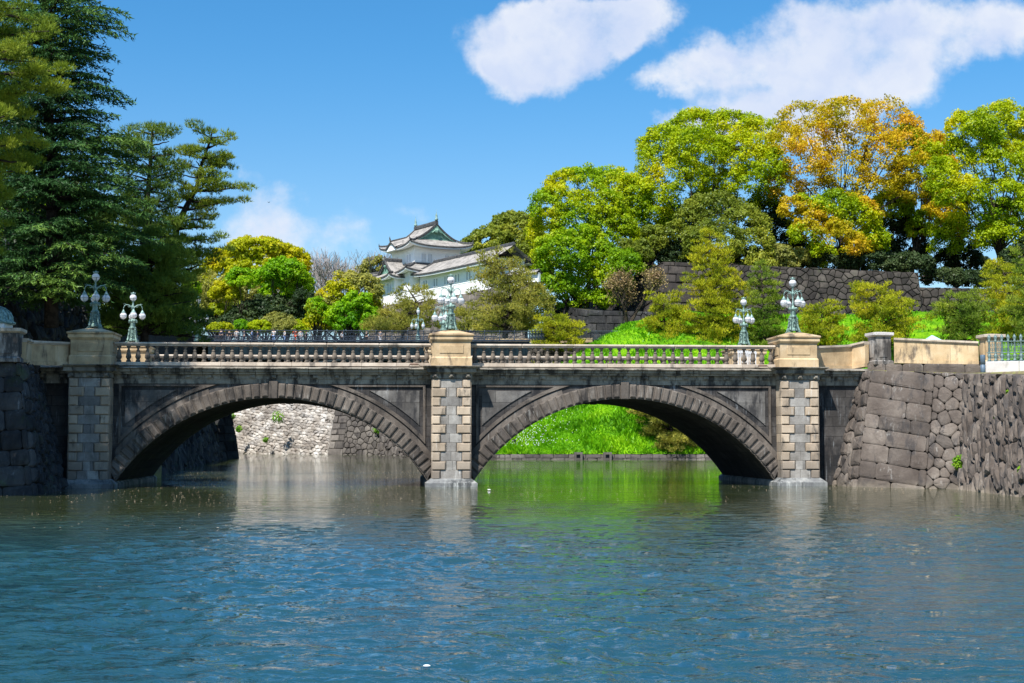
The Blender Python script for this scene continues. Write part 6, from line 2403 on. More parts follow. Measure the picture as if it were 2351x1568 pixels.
def cedar(label, base, D, trunk_px, prof, mat, seed=0, levels=22, per=7, rad=.5, name='cedar_tree', group=None, spray=.34, dens=1.0, ytop=None):
    """dark conifer with level, drooping-tipped boughs"""
    rs = random.Random(seed + 700)
    rng = np.random.default_rng(seed + 19)
    k = D / F
    bp = P(base[0], base[1], D)
    if len(base) > 2: bp.z = base[2]
    t = thing(name, label, 'cedar tree', tuple(bp), 0, group)
    tp = [Vector((0, 0, -1.0))] + [P(x, y, D) - bp for x, y in trunk_px]
    mb = MB()
    nn = len(tp)
    mb.tube(tp, [rad * (1 - .8 * i / (nn - 1)) for i in range(nn)], 9)
    pr_ = sorted(prof)

    def width(py):
        if py <= pr_[0][0]: return pr_[0][1:]
        for a, b in zip(pr_, pr_[1:]):
            if a[0] <= py <= b[0]:
                s = (py - a[0]) / (b[0] - a[0])
                return (a[1] + (b[1] - a[1]) * s, a[2] + (b[2] - a[2]) * s)
        return pr_[-1][1:]

    def at(py):
        z = P(base[0], py, D).z - bp.z
        for a, b in zip(tp, tp[1:]):
            if a.z <= z <= b.z: return a.lerp(b, (z - a.z) / max(1e-6, b.z - a.z))
        return tp[-1] if z > tp[-1].z else tp[0]
    y0, y1 = pr_[-1][0], pr_[0][0]
    P_, D_ = [], []
    for i in range(levels):
        py = y0 + (y1 - y0) * (i + rs.uniform(0, .8)) / levels
        l, r = width(py)
        o = at(py)
        a0 = rs.uniform(0, 6.28)
        for j in range(per):
            a = a0 + j * 2 * math.pi / per + rs.uniform(-.35, .35)
            c, s = math.cos(a), math.sin(a)
            reach = (r if c > 0 else l) * k * (abs(c) + (1 - abs(c)) * .85) * rs.uniform(.6, 1.1)
            if reach < .6: continue
            dirh = Vector((c, s, 0)); side = Vector((-s, c, 0))
            rise = rs.uniform(.02, .22)
            N = 8
            pts = []
            for q in range(N + 1):
                u = q / N
                pts.append(o + dirh * reach * u + Vector((0, 0, reach * (rise * math.sin(u * 2.1) - .10 * u ** 3))) + side * reach * .05 * math.sin(u * 3 + j))
            mb.tube(pts, [rad * .22 * (1 - u / N * .9) for u in range(N + 1)], 4)
            # side branchlets lie in a flat fan, needles on both sides
            nbr = max(5, int(reach / .42))
            for q in range(nbr):
                u = .18 + .82 * (q + rs.random() * .6) / nbr
                w = u * N
                i0 = min(N - 1, int(w))
                p = pts[i0].lerp(pts[i0 + 1], w - i0)
                for sd in (-1, 1):
                    bl = reach * .30 * (1.15 - u) + .55
                    bl *= rs.uniform(.6, 1.15)
                    dv = (side * sd * .85 + dirh * .75 + Vector((0, 0, rs.uniform(-.12, .06)))).normalized()
                    m = max(3, int(bl / .11 * dens))
                    uu = rng.random(m)[:, None]
                    pp = np.array(p)[None] + np.array(dv)[None] * uu * bl
                    pp[:, 2] -= (uu[:, 0] ** 2) * bl * .28
                    P_.append(pp + rng.normal(0, .05, pp.shape))
                    dd = np.array(dv)[None] * .75 + rng.normal(0, .40, (m, 3)) + np.array([0, 0, -.25])
                    D_.append(dd)
    P_ = np.concatenate(P_); D_ = np.concatenate(D_)
    L = spray * rng.uniform(.5, 1.2, len(P_))
    V = blades(P_, D_, L, L * .15, rng)
    arrobj('crown', V, 3, MT[mat], t)
    mb.build('trunk', MT['barkdk'], t, True)
    return t


def bare_tree(label, base, D, top_py, spread, seed, mat='barklt', leaves=None, group=None, name='bare_tree', r0=.3, rk=.62, depth=6, leafn=0, lean=0.0, cat='tree', leafsize=.12, split=3, trunkfrac=.25):
    rs = random.Random(seed)
    rng = np.random.default_rng(seed)
    bp = P(base[0], base[1], D)
    if len(base) > 2: bp.z = base[2]
    H = P(base[0], top_py, D).z - bp.z
    t = thing(name, label, cat, tuple(bp), 0, group)
    mb = MB()
    tips = []

    def grow(p, d, L, r, n):
        q = p
        pts = [p]
        for i in range(3):
            d = (d + Vector((rs.uniform(-1, 1), rs.uniform(-1, 1), rs.uniform(-.3, .6))) * .13).normalized()
            q = q + d * L / 3
            pts.append(q)
        mb.tube(pts, [r, r * .9, r * .8, r * .68], 5 if n > 3 else 3, cap=False)
        tips.append((q, d))
        if n == 0: return
        k = split if n > 1 else 4
        for i in range(k):
            a = rs.uniform(0, 6.28)
            sp = spread * rs.uniform(.6, 1.3)
            v = Vector((math.cos(a), math.sin(a), 0))
            dd = (d + v * sp + Vector((0, 0, .10))).normalized()
            s = pts[rs.choice((2, 3, 3))]
            grow(s, dd, L * rs.uniform(.66, .86), r * rk, n - 1)
    grow(Vector((0, 0, -1)), Vector((lean, 0, 1)), H * trunkfrac, r0, depth)
    # fit the height
    mx = max(v[2] for v in mb.v)
    s = H / mx
    mb.v = [(x * s, y * s, z * s if z > 0 else z) for x, y, z in mb.v]
    mb.build('trunk', MT[mat], t)
    if leaves:
        tp = np.array([tuple(p * s) for p, d in tips])
        tp = tp[tp[:, 2] > H * .3]
        idx = rng.integers(0, len(tp), leafn)
        pos = tp[idx] + rng.normal(0, .32, (leafn, 3))
        V = leaf_quads(pos, rng.normal(0, 1, pos.shape) + [0, 0, .6], leafsize * rng.uniform(.6, 1.3, leafn), rng=rng)
        arrobj('crown', V, 4, MT[leaves], t)
    return t


def trees():
    zR = 28.5
    gR = 'trees on the terrace above the long wall'
    # ---- right: camphors on the upper terrace
    broadleaf('wide pale-green rounded tree right of the castle, over the cherry', (1345, 705, 24), 246,
              [(1325, 440, 70, 55), (1280, 480, 60, 50), (1400, 440, 62, 50), (1440, 500, 50, 55), (1340, 530, 75, 60), (1250, 540, 36, 42), (1420, 560, 55, 48), (1375, 480, 60, 50), (1255, 600, 30, 30), (1450, 450, 45, 50), (1400, 520, 60, 50), (1460, 570, 40, 50), (1310, 500, 60, 50)], 'camph2', gR, seed=1, mat2='camph', frac2=.45, puff=1.1)
    broadleaf('low bright green tree standing left of the reddish cherry', (1300, 712, 20), 236,
              [(1290, 590, 62, 55), (1340, 570, 50, 50), (1270, 650, 46, 45), (1340, 640, 52, 50), (1385, 600, 38, 42), (1300, 690, 45, 30), (1240, 690, 22, 18), (1400, 645, 46, 40), (1435, 620, 36, 46), (1350, 690, 44, 26), (1400, 690, 36, 24)], 'camph2', gR, seed=2, puff=1.0)
    broadleaf('tall yellow-green camphor with dark limbs behind the wall corner', (1600, 610, zR), 252,
              [(1600, 310, 70, 52), (1530, 345, 60, 55), (1680, 310, 62, 50), (1740, 330, 48, 55), (1560, 410, 70, 60), (1510, 450, 50, 50), (1640, 390, 75, 60), (1720, 420, 60, 50), (1490, 520, 50, 55), (1560, 520, 50, 50), (1640, 480, 60, 50), (1770, 400, 40, 60), (1600, 350, 70, 50), (1700, 360, 60, 50), (1760, 470, 40, 40), (1480, 470, 45, 60), (1510, 380, 45, 40)], 'camph', gR, seed=3, puff=1.25, cover=1.0, dj=5)
    broadleaf('olive dome-shaped tree in front of the tall camphor', (1650, 640, zR), 238,
              [(1640, 490, 70, 45), (1585, 530, 50, 45), (1700, 520, 60, 48), (1640, 560, 70, 50), (1730, 570, 45, 45), (1600, 600, 40, 35), (1690, 610, 50, 35), (1740, 620, 40, 30)], 'olive', gR, seed=4, puff=.95, per=52, dens=1.15)
    broadleaf('big golden-leaved camphor, tallest crown on the terrace', (1925, 640, zR), 250,
              [(1850, 290, 68, 52), (1940, 280, 70, 52), (2030, 275, 62, 50), (2080, 310, 40, 45), (1840, 380, 60, 55), (1920, 370, 75, 60), (2010, 370, 70, 60), (2090, 400, 55, 55), (1990, 440, 60, 40), (1880, 450, 60, 40), (1810, 330, 38, 50), (1880, 330, 70, 60), (1970, 330, 70, 60), (2060, 350, 60, 50), (1800, 430, 40, 50), (1950, 400, 70, 50), (2060, 440, 60, 40), (1860, 520, 50, 40)], 'gold', gR, seed=5, puff=1.15, cover=1.0, dj=6, limbs=26, per=38)
    broadleaf('lower golden-green boughs hanging over the long wall', (1935, 650, zR), 240,
              [(1880, 500, 55, 40), (1960, 500, 60, 45), (1920, 560, 60, 50), (1990, 560, 45, 40), (1900, 600, 40, 22), (1850, 540, 40, 30), (1830, 480, 40, 30), (1930, 480, 60, 40)], 'gold', gR, seed=6, mat2='camph', frac2=.5, puff=1.0, cover=.9)
    broadleaf('golden-tinged tree between the big golden camphor and the right one', (2090, 650, zR - 1), 256,
              [(2110, 360, 50, 45), (2150, 400, 50, 50), (2100, 450, 50, 45), (2170, 470, 50, 45), (2050, 480, 45, 40), (2130, 520, 45, 40), (2080, 330, 40, 40), (2140, 340, 36, 36), (2100, 410, 60, 50), (2170, 530, 40, 30)], 'gold', gR, seed=7, mat2='camph', frac2=.5, cover=.95, puff=1.05)
    broadleaf('large yellow-green camphor at the right edge of the picture', (2290, 655, zR - 2), 244,
              [(2230, 300, 60, 45), (2310, 285, 70, 48), (2390, 300, 70, 50), (2200, 370, 60, 45), (2280, 370, 70, 50), (2370, 380, 70, 55), (2210, 450, 60, 42), (2290, 460, 70, 45), (2370, 470, 70, 50),
               (2230, 530, 60, 38), (2310, 545, 65, 40), (2390, 560, 60, 45), (2170, 560, 35, 30), (2340, 620, 50, 30), (2170, 420, 40, 50), (2250, 340, 60, 45), (2330, 340, 70, 50), (2250, 490, 70, 40), (2340, 500, 70, 40)], 'camph', gR, seed=8, puff=1.2, cover=1.0, dj=5, limbs=28)
    broadleaf('dark evergreen between the golden camphor and the right camphor', (2060, 650, zR), 262,
              [(2040, 500, 45, 60), (2085, 560, 45, 60), (2040, 600, 50, 50), (2090, 620, 45, 30), (2000, 590, 40, 40)], 'dkleaf', gR, seed=9, puff=1.0, name='evergreen_tree')
    broadleaf('dark shrubby evergreen on the wall top under the right camphor', (2190, 655, zR - 2), 258,
              [(2170, 610, 32, 35), (2210, 590, 34, 45), (2250, 620, 30, 30)], 'dkleaf', gR, seed=10, puff=.9, name='evergreen_tree')
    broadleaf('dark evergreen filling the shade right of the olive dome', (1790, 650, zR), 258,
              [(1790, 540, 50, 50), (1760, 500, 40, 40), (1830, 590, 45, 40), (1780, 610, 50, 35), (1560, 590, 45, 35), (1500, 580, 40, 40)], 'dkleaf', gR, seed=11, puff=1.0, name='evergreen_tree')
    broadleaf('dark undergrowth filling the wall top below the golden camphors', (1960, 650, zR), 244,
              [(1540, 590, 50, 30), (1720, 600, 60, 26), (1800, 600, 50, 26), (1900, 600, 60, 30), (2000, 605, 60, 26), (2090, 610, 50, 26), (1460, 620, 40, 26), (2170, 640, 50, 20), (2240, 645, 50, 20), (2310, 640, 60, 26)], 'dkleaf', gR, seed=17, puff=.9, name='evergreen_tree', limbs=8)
    broadleaf('pale olive shrub on the wall top left of the golden boughs', (1810, 630, zR), 238,
              [(1790, 585, 28, 20), (1830, 590, 24, 20), (1810, 610, 30, 16)], 'olive2', gR, seed=12, puff=.7, leaf=.22, name='shrub', cat='shrub')
    broadleaf('dark green tree at the far right edge under the camphor', (2340, 655, zR - 2), 236,
              [(2335, 600, 34, 35), (2375, 590, 40, 50)], 'dkleaf', gR, seed=13, puff=.9, name='evergreen_tree')
    broadleaf('mossy evergreen with bare limbs at the wall corner', (1480, 640, 26), 240,
              [(1470, 600, 30, 45), (1440, 590, 30, 40), (1500, 560, 30, 40)], 'olive', gR, seed=14, puff=.9)
    # behind the castle
    broadleaf('grey-green oak behind the castle gallery roof', (1180, 640, 26), 300,
              [(1190, 535, 55, 42), (1130, 560, 50, 38), (1225, 575, 40, 40), (1090, 575, 35, 28), (1180, 590, 55, 35), (1235, 620, 30, 30), (1170, 515, 40, 25)], 'olive', None, seed=15, puff=1.1, leaf=.3)
    # ---- middle: grove left of the castle
    gM = 'trees of the grove behind the iron bridge'
    broadleaf('big dome-shaped yellow-green tree crowning the grove', (590, 757, 13), 274,
              [(600, 590, 75, 38), (590, 570, 60, 20), (620, 620, 80, 50), (540, 610, 60, 40), (660, 605, 48, 38), (500, 645, 50, 40), (590, 640, 75, 45), (680, 620, 26, 30), (470, 680, 40, 40)], 'yel', gM, seed=20, puff=1.1, leaf=.28)
    broadleaf('vivid green tree on the right flank of the grove', (655, 757, 13), 258,
              [(650, 625, 45, 28), (680, 660, 36, 34), (640, 670, 36, 30), (690, 700, 28, 30), (665, 715, 30, 22), (610, 640, 30, 22)], 'bright', gM, seed=21, puff=.95, leaf=.25)
    broadleaf('dull olive thinly leaved tree left in the grove', (510, 757, 13), 262,
              [(480, 660, 40, 34), (520, 690, 50, 38), (450, 700, 36, 40), (560, 680, 40, 34), (600, 690, 30, 26), (490, 725, 50, 26)], 'olive2', gM, seed=22, puff=.9, leaf=.22, cover=.8, limbs=30, per=36)
    broadleaf('dark glossy evergreen at the foot of the grove', (600, 760, 13), 254,
              [(580, 725, 45, 32), (640, 735, 46, 32), (690, 725, 36, 40), (540, 745, 40, 20), (620, 700, 40, 20), (700, 690, 20, 30), (470, 745, 40, 20)], 'dkleaf', gM, seed=23, puff=.9, leaf=.22, name='evergreen_tree')
    for i, (x, y, rx, rz, m, lab) in enumerate([(550, 640, 26, 22, 'bright', 'small vivid green crown inside the olive part of the grove'), (440, 660, 18, 16, 'bright', 'small bright green crown left in the grove above the dark lamp'),
                                          (520, 668, 30, 22, 'yel', 'yellow-green crown in the middle left of the grove'), (622, 712, 34, 9, 'yel', 'flat yellow-green bough before the dark evergreen'),
                                          (500, 712, 16, 14, 'yel', 'small yellow-green crown low at the left side of the grove'), (548, 714, 20, 14, 'yel', 'small yellow-green crown low in the middle of the grove')]):
        broadleaf(lab, (x, 757, 13), 250 + i, [(x, y, rx, rz), (x + rx * .5, y + rz * .5, rx * .6, rz * .6), (x - rx * .6, y + rz * .4, rx * .6, rz * .6)], m, gM, seed=30 + i, puff=.7, leaf=.2, limbs=5, trunk=.15)
    for i, (x, rx, rz, m, lab) in enumerate([(555, 20, 14, 'bright', 'bright green low shrub just above the people'), (600, 26, 14, 'camph', 'mid green low shrub above the iron railing, second from left'),
                                             (640, 38, 24, 'olive2', 'largest clipped shrub above the iron railing'), (682, 20, 14, 'camph', 'small round shrub at the right end of the shrub row'), (505, 26, 10, 'yel', 'flat yellowish shrub left end of the shrub row')]):
        broadleaf(lab, (x, 765, 13), 246, [(x, 760 - rz * .6, rx, rz), (x + rx * .4, 760 - rz * .2, rx * .7, rz * .7)], m, 'low shrubs behind the iron railing', seed=50 + i, puff=.6, leaf=.17, limbs=4, trunk=.1, name='shrub', cat='shrub')
    for i, (x, y, sp, lab) in enumerate([(745, 590, .46, 'leafless grey tree right beside the grove, against the sky'), (790, 578, .5, 'leafless grey tree in the middle behind the pale olive tree'), (835, 588, .5, 'leafless grey tree nearest the castle eaves'), (715, 600, .42, 'leafless slender tree touching the yellow-green dome')]):
        bare_tree(lab, (x, 757, 13), 285 + i * 4, y - 12, sp, 900 + i, group='leafless trees behind the grove', r0=.34, depth=6, split=3, rk=.66, mat='barkpale')
    broadleaf('continuous dark undergrowth behind the whole grove', (640, 757, 13), 296, [(400, 720, 50, 50), (470, 730, 60, 40), (560, 725, 70, 45), (650, 725, 70, 45), (740, 730, 60, 36), (820, 735, 60, 36), (900, 740, 60, 30), (980, 745, 60, 30), (1060, 745, 60, 30)], 'olive', gM, seed=64, puff=1.2, leaf=.3, limbs=6)
    broadleaf('pale ochre tree behind the left tip of the castle roof', (860, 700, 20), 290, [(862, 615, 26, 24), (840, 640, 24, 24), (880, 640, 20, 30)], 'olive2', gM, seed=60, puff=.9, leaf=.25)
    broadleaf('pale olive tree between the leafless trees and the castle', (800, 757, 13), 246, [(800, 660, 44, 32), (760, 700, 40, 40), (840, 670, 36, 36), (740, 740, 30, 25), (850, 720, 22, 40)], 'olive2', gM, seed=61, puff=.9, leaf=.24, mat2='yel', frac2=.35)
    broadleaf('yellow-green low tree right of the dark evergreen', (725, 757, 13), 244, [(728, 720, 24, 34), (720, 745, 20, 18), (755, 735, 22, 24)], 'yel', gM, seed=62, puff=.8, leaf=.22, mat2='bright', frac2=.6)
    broadleaf('vivid green maple at the left foot of the castle base', (810, 757, 13), 238, [(815, 700, 34, 28), (785, 730, 30, 28), (838, 725, 24, 34), (810, 748, 40, 16)], 'bright', gM, seed=63, puff=.85, leaf=.23)
    # ---- pines before the castle
    gP = 'pines below the castle'
    pine('spreading pine in front of the castle bay, flat-topped', (925, 765, 13), 212, [(925, 740), (945, 715), (955, 690), (940, 668), (932, 655)],
         [(655, 22, 25), (670, 50, 40), (700, 60, 50), (720, 80, 60), (745, 95, 80), (757, 85, 90)], 'pineold', gP, levels=8, per=6, pad=1.15, seed=1, ntuft=60, rad=.3)
    pine('tall wide old pine right of the middle lamp', (1160, 768, 13), 206, [(1160, 740), (1180, 700), (1178, 660), (1150, 620), (1140, 590), (1140, 572)],
         [(570, 20, 20), (590, 45, 45), (625, 60, 60), (660, 80, 75), (690, 80, 95), (715, 95, 105), (740, 110, 90), (757, 90, 80)], 'pineold', gP, levels=12, per=7, pad=1.35, seed=2, ntuft=66, rad=.45, tuft=.46)
    pine('low pine branches filling the gap left of the big old pine', (1075, 768, 13), 214, [(1075, 745), (1080, 720), (1085, 700)],
         [(695, 15, 20), (715, 45, 45), (740, 70, 60), (760, 70, 60)], 'pineold', gP, levels=5, per=6, pad=1.1, seed=3, ntuft=56)
    pine('low pine left below the castle base, level with the railing', (885, 768, 13), 208, [(885, 755), (890, 742)],
         [(730, 20, 20), (745, 45, 50), (760, 50, 50)], 'pineold', gP, levels=3, per=7, pad=1.0, seed=4, ntuft=56, rad=.16)
    pine('slender pine with a long bough right of the old pine', (1210, 768, 13), 210, [(1208, 740), (1212, 700), (1205, 670)],
         [(665, 20, 20), (690, 30, 55), (720, 30, 60), (750, 30, 40)], 'pineold', gP, levels=6, per=5, pad=1.05, seed=5, ntuft=50)
    # ---- pines on the grass bank
    gB = 'pines on the grass bank'
    pine('small umbrella-shaped garden pine before the rubble abutment', (1283, 800, 13.6), 197, [(1283, 775), (1278, 750), (1270, 730)],
         [(714, 26, 22), (730, 45, 35), (745, 50, 52), (765, 60, 62), (785, 68, 60), (800, 60, 55)], 'pineyel', gB, levels=7, per=7, pad=.85, seed=6, ntuft=52, tuft=.38, rad=.2)
    pine('bushy young pine left of the tall pyramid pine', (1525, 800), 199, [(1525, 760), (1525, 720), (1522, 680)],
         [(675, 15, 15), (690, 42, 45), (720, 45, 50), (745, 52, 55), (770, 60, 60), (795, 55, 60)], 'pineyel', gB, levels=10, per=7, pad=.95, seed=7, ntuft=54, up=1.4)
    pine('tall pyramid-shaped pine before the dark wall corner', (1640, 810), 198, [(1640, 740), (1640, 660), (1632, 590), (1628, 535)],
         [(530, 10, 10), (555, 32, 32), (600, 62, 52), (640, 60, 62), (680, 72, 82), (720, 82, 80), (760, 85, 75), (800, 85, 75)], 'pineyel', gB, levels=16, per=7, pad=1.0, seed=8, ntuft=54, up=1.4, rad=.3)
    pine('slim darker green pine right of the tall pyramid pine', (1755, 812), 196, [(1755, 740), (1752, 680), (1746, 605)],
         [(600, 8, 8), (625, 25, 25), (660, 38, 38), (700, 42, 40), (740, 50, 40), (790, 60, 45)], 'pine', gB, levels=13, per=6, pad=.85, seed=9, ntuft=50, up=1.4, rad=.22)
    pine('small yellow-green pine right beside the right pedestal lamp', (1885, 812), 192, [(1885, 760), (1888, 700)],
         [(688, 20, 20), (705, 50, 48), (740, 60, 56), (770, 56, 56), (795, 50, 50)], 'pineyel', gB, levels=8, per=6, pad=.85, seed=10, ntuft=50, up=1.3)
    pine('broad yellow-green pine behind the grey pillar', (2030, 812), 190, [(2030, 750), (2025, 700), (2000, 655)],
         [(650, 40, 14), (680, 60, 55), (710, 66, 85), (735, 70, 100), (760, 76, 80), (790, 65, 60)], 'pineyel', gB, levels=10, per=7, pad=1.0, seed=11, ntuft=56, up=1.2)
    pine('wide dull green pine with a dark trunk left of the end pillar', (2216, 812), 188, [(2216, 770), (2214, 720), (2206, 680)],
         [(670, 25, 30), (700, 62, 60), (730, 62, 65), (755, 55, 60), (780, 45, 45)], 'pine', gB, levels=9, per=7, pad=1.0, seed=12, ntuft=56, up=1.2)
    pine('golden-tipped pine at the right edge above the wide dull pine', (2335, 812), 196, [(2330, 740), (2320, 670), (2295, 600)],
         [(598, 18, 12), (630, 50, 35), (660, 60, 60), (700, 70, 70), (740, 70, 70), (780, 60, 60)], 'pineyel', gB, levels=12, per=7, pad=1.05, seed=13, ntuft=56, up=1.2)
    pine('grey-green pine cut by the right picture edge', (2372, 812), 184, [(2370, 740), (2368, 650), (2362, 560)],
         [(555, 25, 20), (600, 40, 40), (660, 46, 60), (720, 60, 60), (780, 60, 60)], 'pine', gB, levels=12, per=6, pad=1.0, seed=14, ntuft=52, up=1.2)
    pine('dense olive pine at the water edge seen through the right arch', (1545, 1036, 1.2), 173.5, [(1545, 1000), (1530, 950), (1505, 890)],
         [(870, 30, 40), (910, 60, 70), (950, 76, 80), (975, 72, 70), (1000, 68, 70), (1020, 56, 62), (1038, 40, 45)], 'pineold', gB, levels=9, per=7, pad=1.0, seed=15, ntuft=80, up=.8)
    pine('low pine at the top of the bank shading the grass in the right arch', (1250, 905), 192, [(1250, 880), (1255, 850)],
         [(830, 30, 30), (860, 70, 60), (890, 90, 90), (915, 60, 90)], 'pineold', gB, levels=4, per=8, pad=1.1, seed=16, ntuft=50, up=.8)
    bare_tree('reddish cherry tree with fine twigs before the dark bastion', (1438, 755, 16.5), 214, 612, .52, 77, mat='bark', leaves='brown', name='cherry_tree', r0=.30, rk=.55, depth=6, leafn=3000, lean=-.12, leafsize=.15, split=3, trunkfrac=.2)
    # ---- left: big conifers on the bank
    gL = 'conifers on the left bank'
    cedar('huge blue-green cedar with layered drooping boughs at left', (118, 745, 11), 100, [(118, 600), (120, 400), (110, 200), (100, 20), (95, -120)],
          [(-120, 60, 80), (-40, 120, 150), (40, 150, 180), (75, 160, 215), (120, 150, 150), (180, 165, 150), (240, 180, 180), (290, 190, 195), (330, 190, 210), (380, 190, 235), (420, 200, 250), (470, 200, 220), (520, 200, 250), (580, 200, 230), (640, 200, 210), (700, 190, 190)], 'cedar', seed=1, levels=36, per=9, group=gL, dens=1.7)
    pine('sunlit ochre-green pine reaching in from the left edge', (-150, 800, 6), 64, [(-140, 500), (-120, 300), (-110, 100), (-60, 0)],
         [(-80, 60, 100), (20, 120, 190), (90, 140, 250), (170, 150, 270), (240, 150, 250), (330, 150, 190), (480, 130, 150), (600, 100, 130)], 'pine', gL, levels=14, per=6, pad=.70, tuft=.22, ntuft=190, seed=20, rad=.45, blade=.06, flat=.5)
    pine('dark dense pine between the cedar and the leaning pine', (330, 770, 12), 118, [(330, 650), (335, 500), (345, 380), (350, 290)],
         [(282, 50, 44), (320, 75, 64), (380, 80, 62), (450, 74, 66), (530, 80, 80), (600, 90, 90), (680, 100, 95), (750, 90, 90)], 'pinedk', gL, levels=18, per=7, pad=1.05, tuft=.36, ntuft=110, seed=21, rad=.45, blade=.07, flat=.5, bark='barkdk')
    pine('tall leaning pine with open crown against the sky', (395, 775, 12), 122, [(398, 640), (405, 520), (430, 470), (452, 430), (462, 380), (480, 330), (488, 300)],
         [(292, 55, 45), (320, 70, 62), (350, 70, 55), (385, 75, 80), (420, 60, 104), (450, 30, 112), (500, 70, 70), (540, 50, 130), (590, 50, 110), (640, 60, 60)], 'pine', gL, levels=15, per=5, pad=.85, tuft=.34, ntuft=95, seed=22, rad=.36, blade=.07, flat=.45, bark='barkdk', depthk=.8)
    pine('lower olive pine left of the dark iron lamp', (330, 785, 9), 108, [(335, 700), (345, 620), (340, 540)],
         [(520, 30, 30), (560, 60, 65), (610, 90, 90), (660, 110, 95), (710, 120, 100), (760, 100, 95)], 'pinedk', gL, levels=12, per=7, pad=.95, tuft=.34, ntuft=110, seed=23, rad=.35, blade=.07, bark='barkdk')
    pine('pine boughs hanging before the left end of the iron railing', (415, 795, 12.5), 126, [(405, 740), (398, 690), (395, 640)],
         [(600, 40, 40), (650, 50, 60), (700, 60, 75), (735, 60, 80), (770, 60, 50)], 'pinedk', gL, levels=8, per=6, pad=.95, tuft=.36, ntuft=95, seed=24, rad=.28, blade=.07, bark='barkdk')
    broadleaf('bright broadleaf tree glimpsed through the cedar boughs', (70, 740, 11), 150, [(60, 480, 60, 45), (20, 560, 60, 60), (110, 560, 60, 60), (180, 640, 60, 40), (60, 650, 80, 50)], 'camph2', None, seed=70, puff=1.0, leaf=.25, limbs=10)
    broadleaf('dense dark evergreen mass at the far left behind the wall', (40, 760, 12), 128, [(-40, 300, 90, 120), (30, 450, 110, 130), (-60, 520, 100, 130), (120, 620, 110, 90), (230, 700, 80, 60), (10, 640, 110, 90), (180, 520, 80, 90)], 'dkleaf', gL, seed=71, puff=1.1, leaf=.22, name='evergreen_tree', per=60)
    # trees standing on the bank outside the picture whose shade falls on the left pier
    broadleaf('dark evergreen on the left bank outside the picture, shading the left pier', (-560, 820, 5.8), 54, [(-560, 120, 230, 200), (-640, -100, 240, 200), (-480, 330, 180, 150), (-700, 300, 200, 180), (-430, -40, 130, 140)], 'dkleaf', gL, seed=72, puff=.8, leaf=.20, name='evergreen_tree', limbs=10, dens=.8)


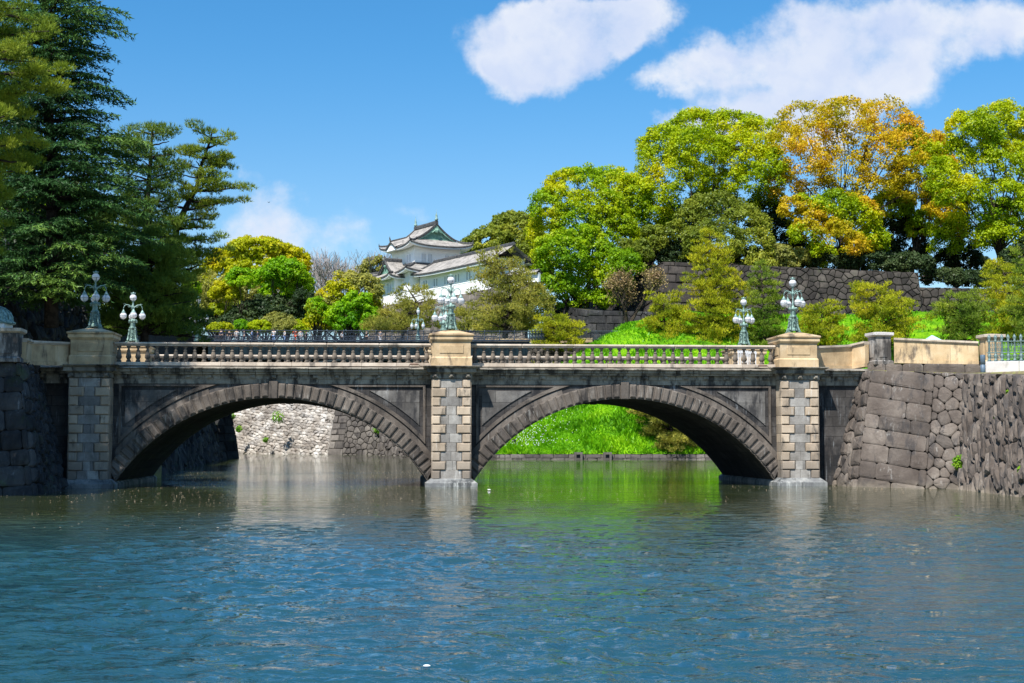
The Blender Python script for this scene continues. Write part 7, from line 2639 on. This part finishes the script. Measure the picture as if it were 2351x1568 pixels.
def wall_plants():
    rs = random.Random(5)
    rng = np.random.default_rng(5)
    spots = [(1902, 1055, 77.2, .42, 'leafy green creeper where the pier meets the bastion'), (2203, 1062, 69.6, .42, 'bright leafy bush growing out of the boulder wall'),
             (2318, 900, 64.0, .26, 'small green tuft high on the boulder wall at right'), (2288, 960, 65.3, .22, 'narrow green sprig in the middle of the boulder wall'),
             (2347, 1080, 60.6, .3, 'green tuft at the right picture edge low on the boulders'), (1943, 945, 75.6, .2, 'small sprig high on the left face of the bastion'),
             (1899, 1098, 76.9, .16, 'tiny green sprig at the water line beside the right plinth'), (2252, 1058, 68, .18, 'pale dry tuft right of the bright leafy bush')]
    for (x, y, D, r, lab) in spots:
        c = P(x, y, D)
        t = thing('wall_plant', lab, 'plant', tuple(c), 0, 'plants growing from the bastion wall')
        n = int(420 * (r / .3) ** 2)
        d = unit(rng.normal(0, 1, (n, 3)))
        pos = d * r * rng.random((n, 1)) ** .4 * np.array([1, .7, .9]) + [0, -.25, 0]
        V = leaf_quads(pos, d + rng.normal(0, .6, d.shape) + [0, -.3, .5], .065 * rng.uniform(.6, 1.3, n), rng=rng)
        arrobj('leaves', V, 4, MT['weed'], t)
        mb = MB()
        for i in range(6):
            mb.tube([(0, .1, -r * .5), tuple(d[i] * r * .8 + np.array([0, -.25, 0]))], [.02, .006], 4)
        mb.build('stem', MT['bark'], t)
    # tufts on the pale wall under the left arch
    for (x, y, D, r, lab) in [(640, 958, 233, 1.1, 'green tuft on the pale moat wall near its top'), (551, 985, 240, .6, 'green tuft low left on the pale moat wall'), (870, 985, 226, .9, 'green tuft right of the brown bastion'),
                              (612, 1010, 236, .5, 'small green tuft low on the pale moat wall'), (537, 955, 244, .5, 'tuft at the upper left of the pale moat wall')]:
        c = P(x, y, D)
        t = thing('wall_plant', lab, 'plant', tuple(c), 0, 'plants on the far moat wall')
        n = int(160 * r)
        d = unit(rng.normal(0, 1, (n, 3)))
        pos = d * r * rng.random((n, 1)) ** .4 + [0, -.9, 0]
        arrobj('leaves', leaf_quads(pos, d + [0, -.3, .5], .2 * rng.uniform(.6, 1.3, n), rng=rng), 4, MT['weed'], t)
    # floating petals
    N = 16000
    x = rng.uniform(-34, 30, N); y = 38 + 75 * rng.random(N) ** .8
    f = np.sin(x * .25 + 1.5 * np.sin(y * .12)) * np.sin(y * .22 + x * .1) + rng.normal(0, .45, N) + np.where(x < -4, .55, -.25) + np.where(y > 55, .35, -.6)
    keep = f > .25
    x, y = x[keep], y[keep]
    n = len(x)
    pos = np.stack([x, y, np.full(n, .012)], 1)
    V = leaf_quads(pos, np.tile([[0, 0, 1.]], (n, 1)) + rng.normal(0, .05, (n, 3)), .036 * rng.uniform(.5, 1.3, n), rng=rng)
    o = arrobj('floating_petals', V, 4, plain_mat('petals', (.66, .55, .42), .8, 0, .3, 30, (.40, .24, .12)))
    tag(o, kind='stuff')
    # two larger bits of flotsam
    for (px, py, D, lab) in ((980, 1531, 15.1, 'small white leaf floating on the water in the foreground'), (1123, 1125, 67, 'white scrap floating on the green water right of the middle pier')):
        a, e = px_dir(px, py)
        D = -CAMZ / e
        mb = MB(); mb.lathe([(.005, 0), (.06, .012), (.035, .03), (.005, .035)], n=8)
        o = mb.build('floating_leaf', MT['paint'])
        o.location = (a * D, D, .005)
        o.scale = (.42 + D / 60, .36 + D / 80, .4 + D / 100)
        tag(o, lab, 'leaf')
    # gulls
    for (px, py, D, s, lab) in ((268, 22, 150, .9, 'tiny dark bird high in the sky left of centre'), (617, 465, 300, .8, 'tiny bird before the low cloud, the upper one'), (633, 548, 300, .7, 'tiny bird before the low cloud, the lower one')):
        c = P(px, py, D)
        t = thing('bird', lab, 'bird', tuple(c), 0, 'birds in the sky')
        mb = MB()
        mb.tube([(-.25 * s, 0, 0), (-.1 * s, 0, .02), (.1 * s, 0, .02), (.24 * s, 0, .03), (.32 * s, 0, .02)], [.02, .07 * s, .08 * s, .05 * s, .01], 8)
        mb.add([(.1 * s, -.03, .03), (-.08 * s, -.03, .03), (-.12 * s, -.35 * s, .22 * s), (-.05 * s, -.7 * s, .10 * s), (.04 * s, -.35 * s, .24 * s)], [(0, 1, 2, 4), (2, 3, 4)])
        mb.add([(.1 * s, .03, .03), (-.08 * s, .03, .03), (-.12 * s, .35 * s, .22 * s), (-.05 * s, .7 * s, .10 * s), (.04 * s, .35 * s, .24 * s)], [(0, 1, 2, 4), (2, 3, 4)])
        mb.build('body', MT['black'], t)
        t.rotation_euler = (0, 0, R(60))


trees()
wall_plants()
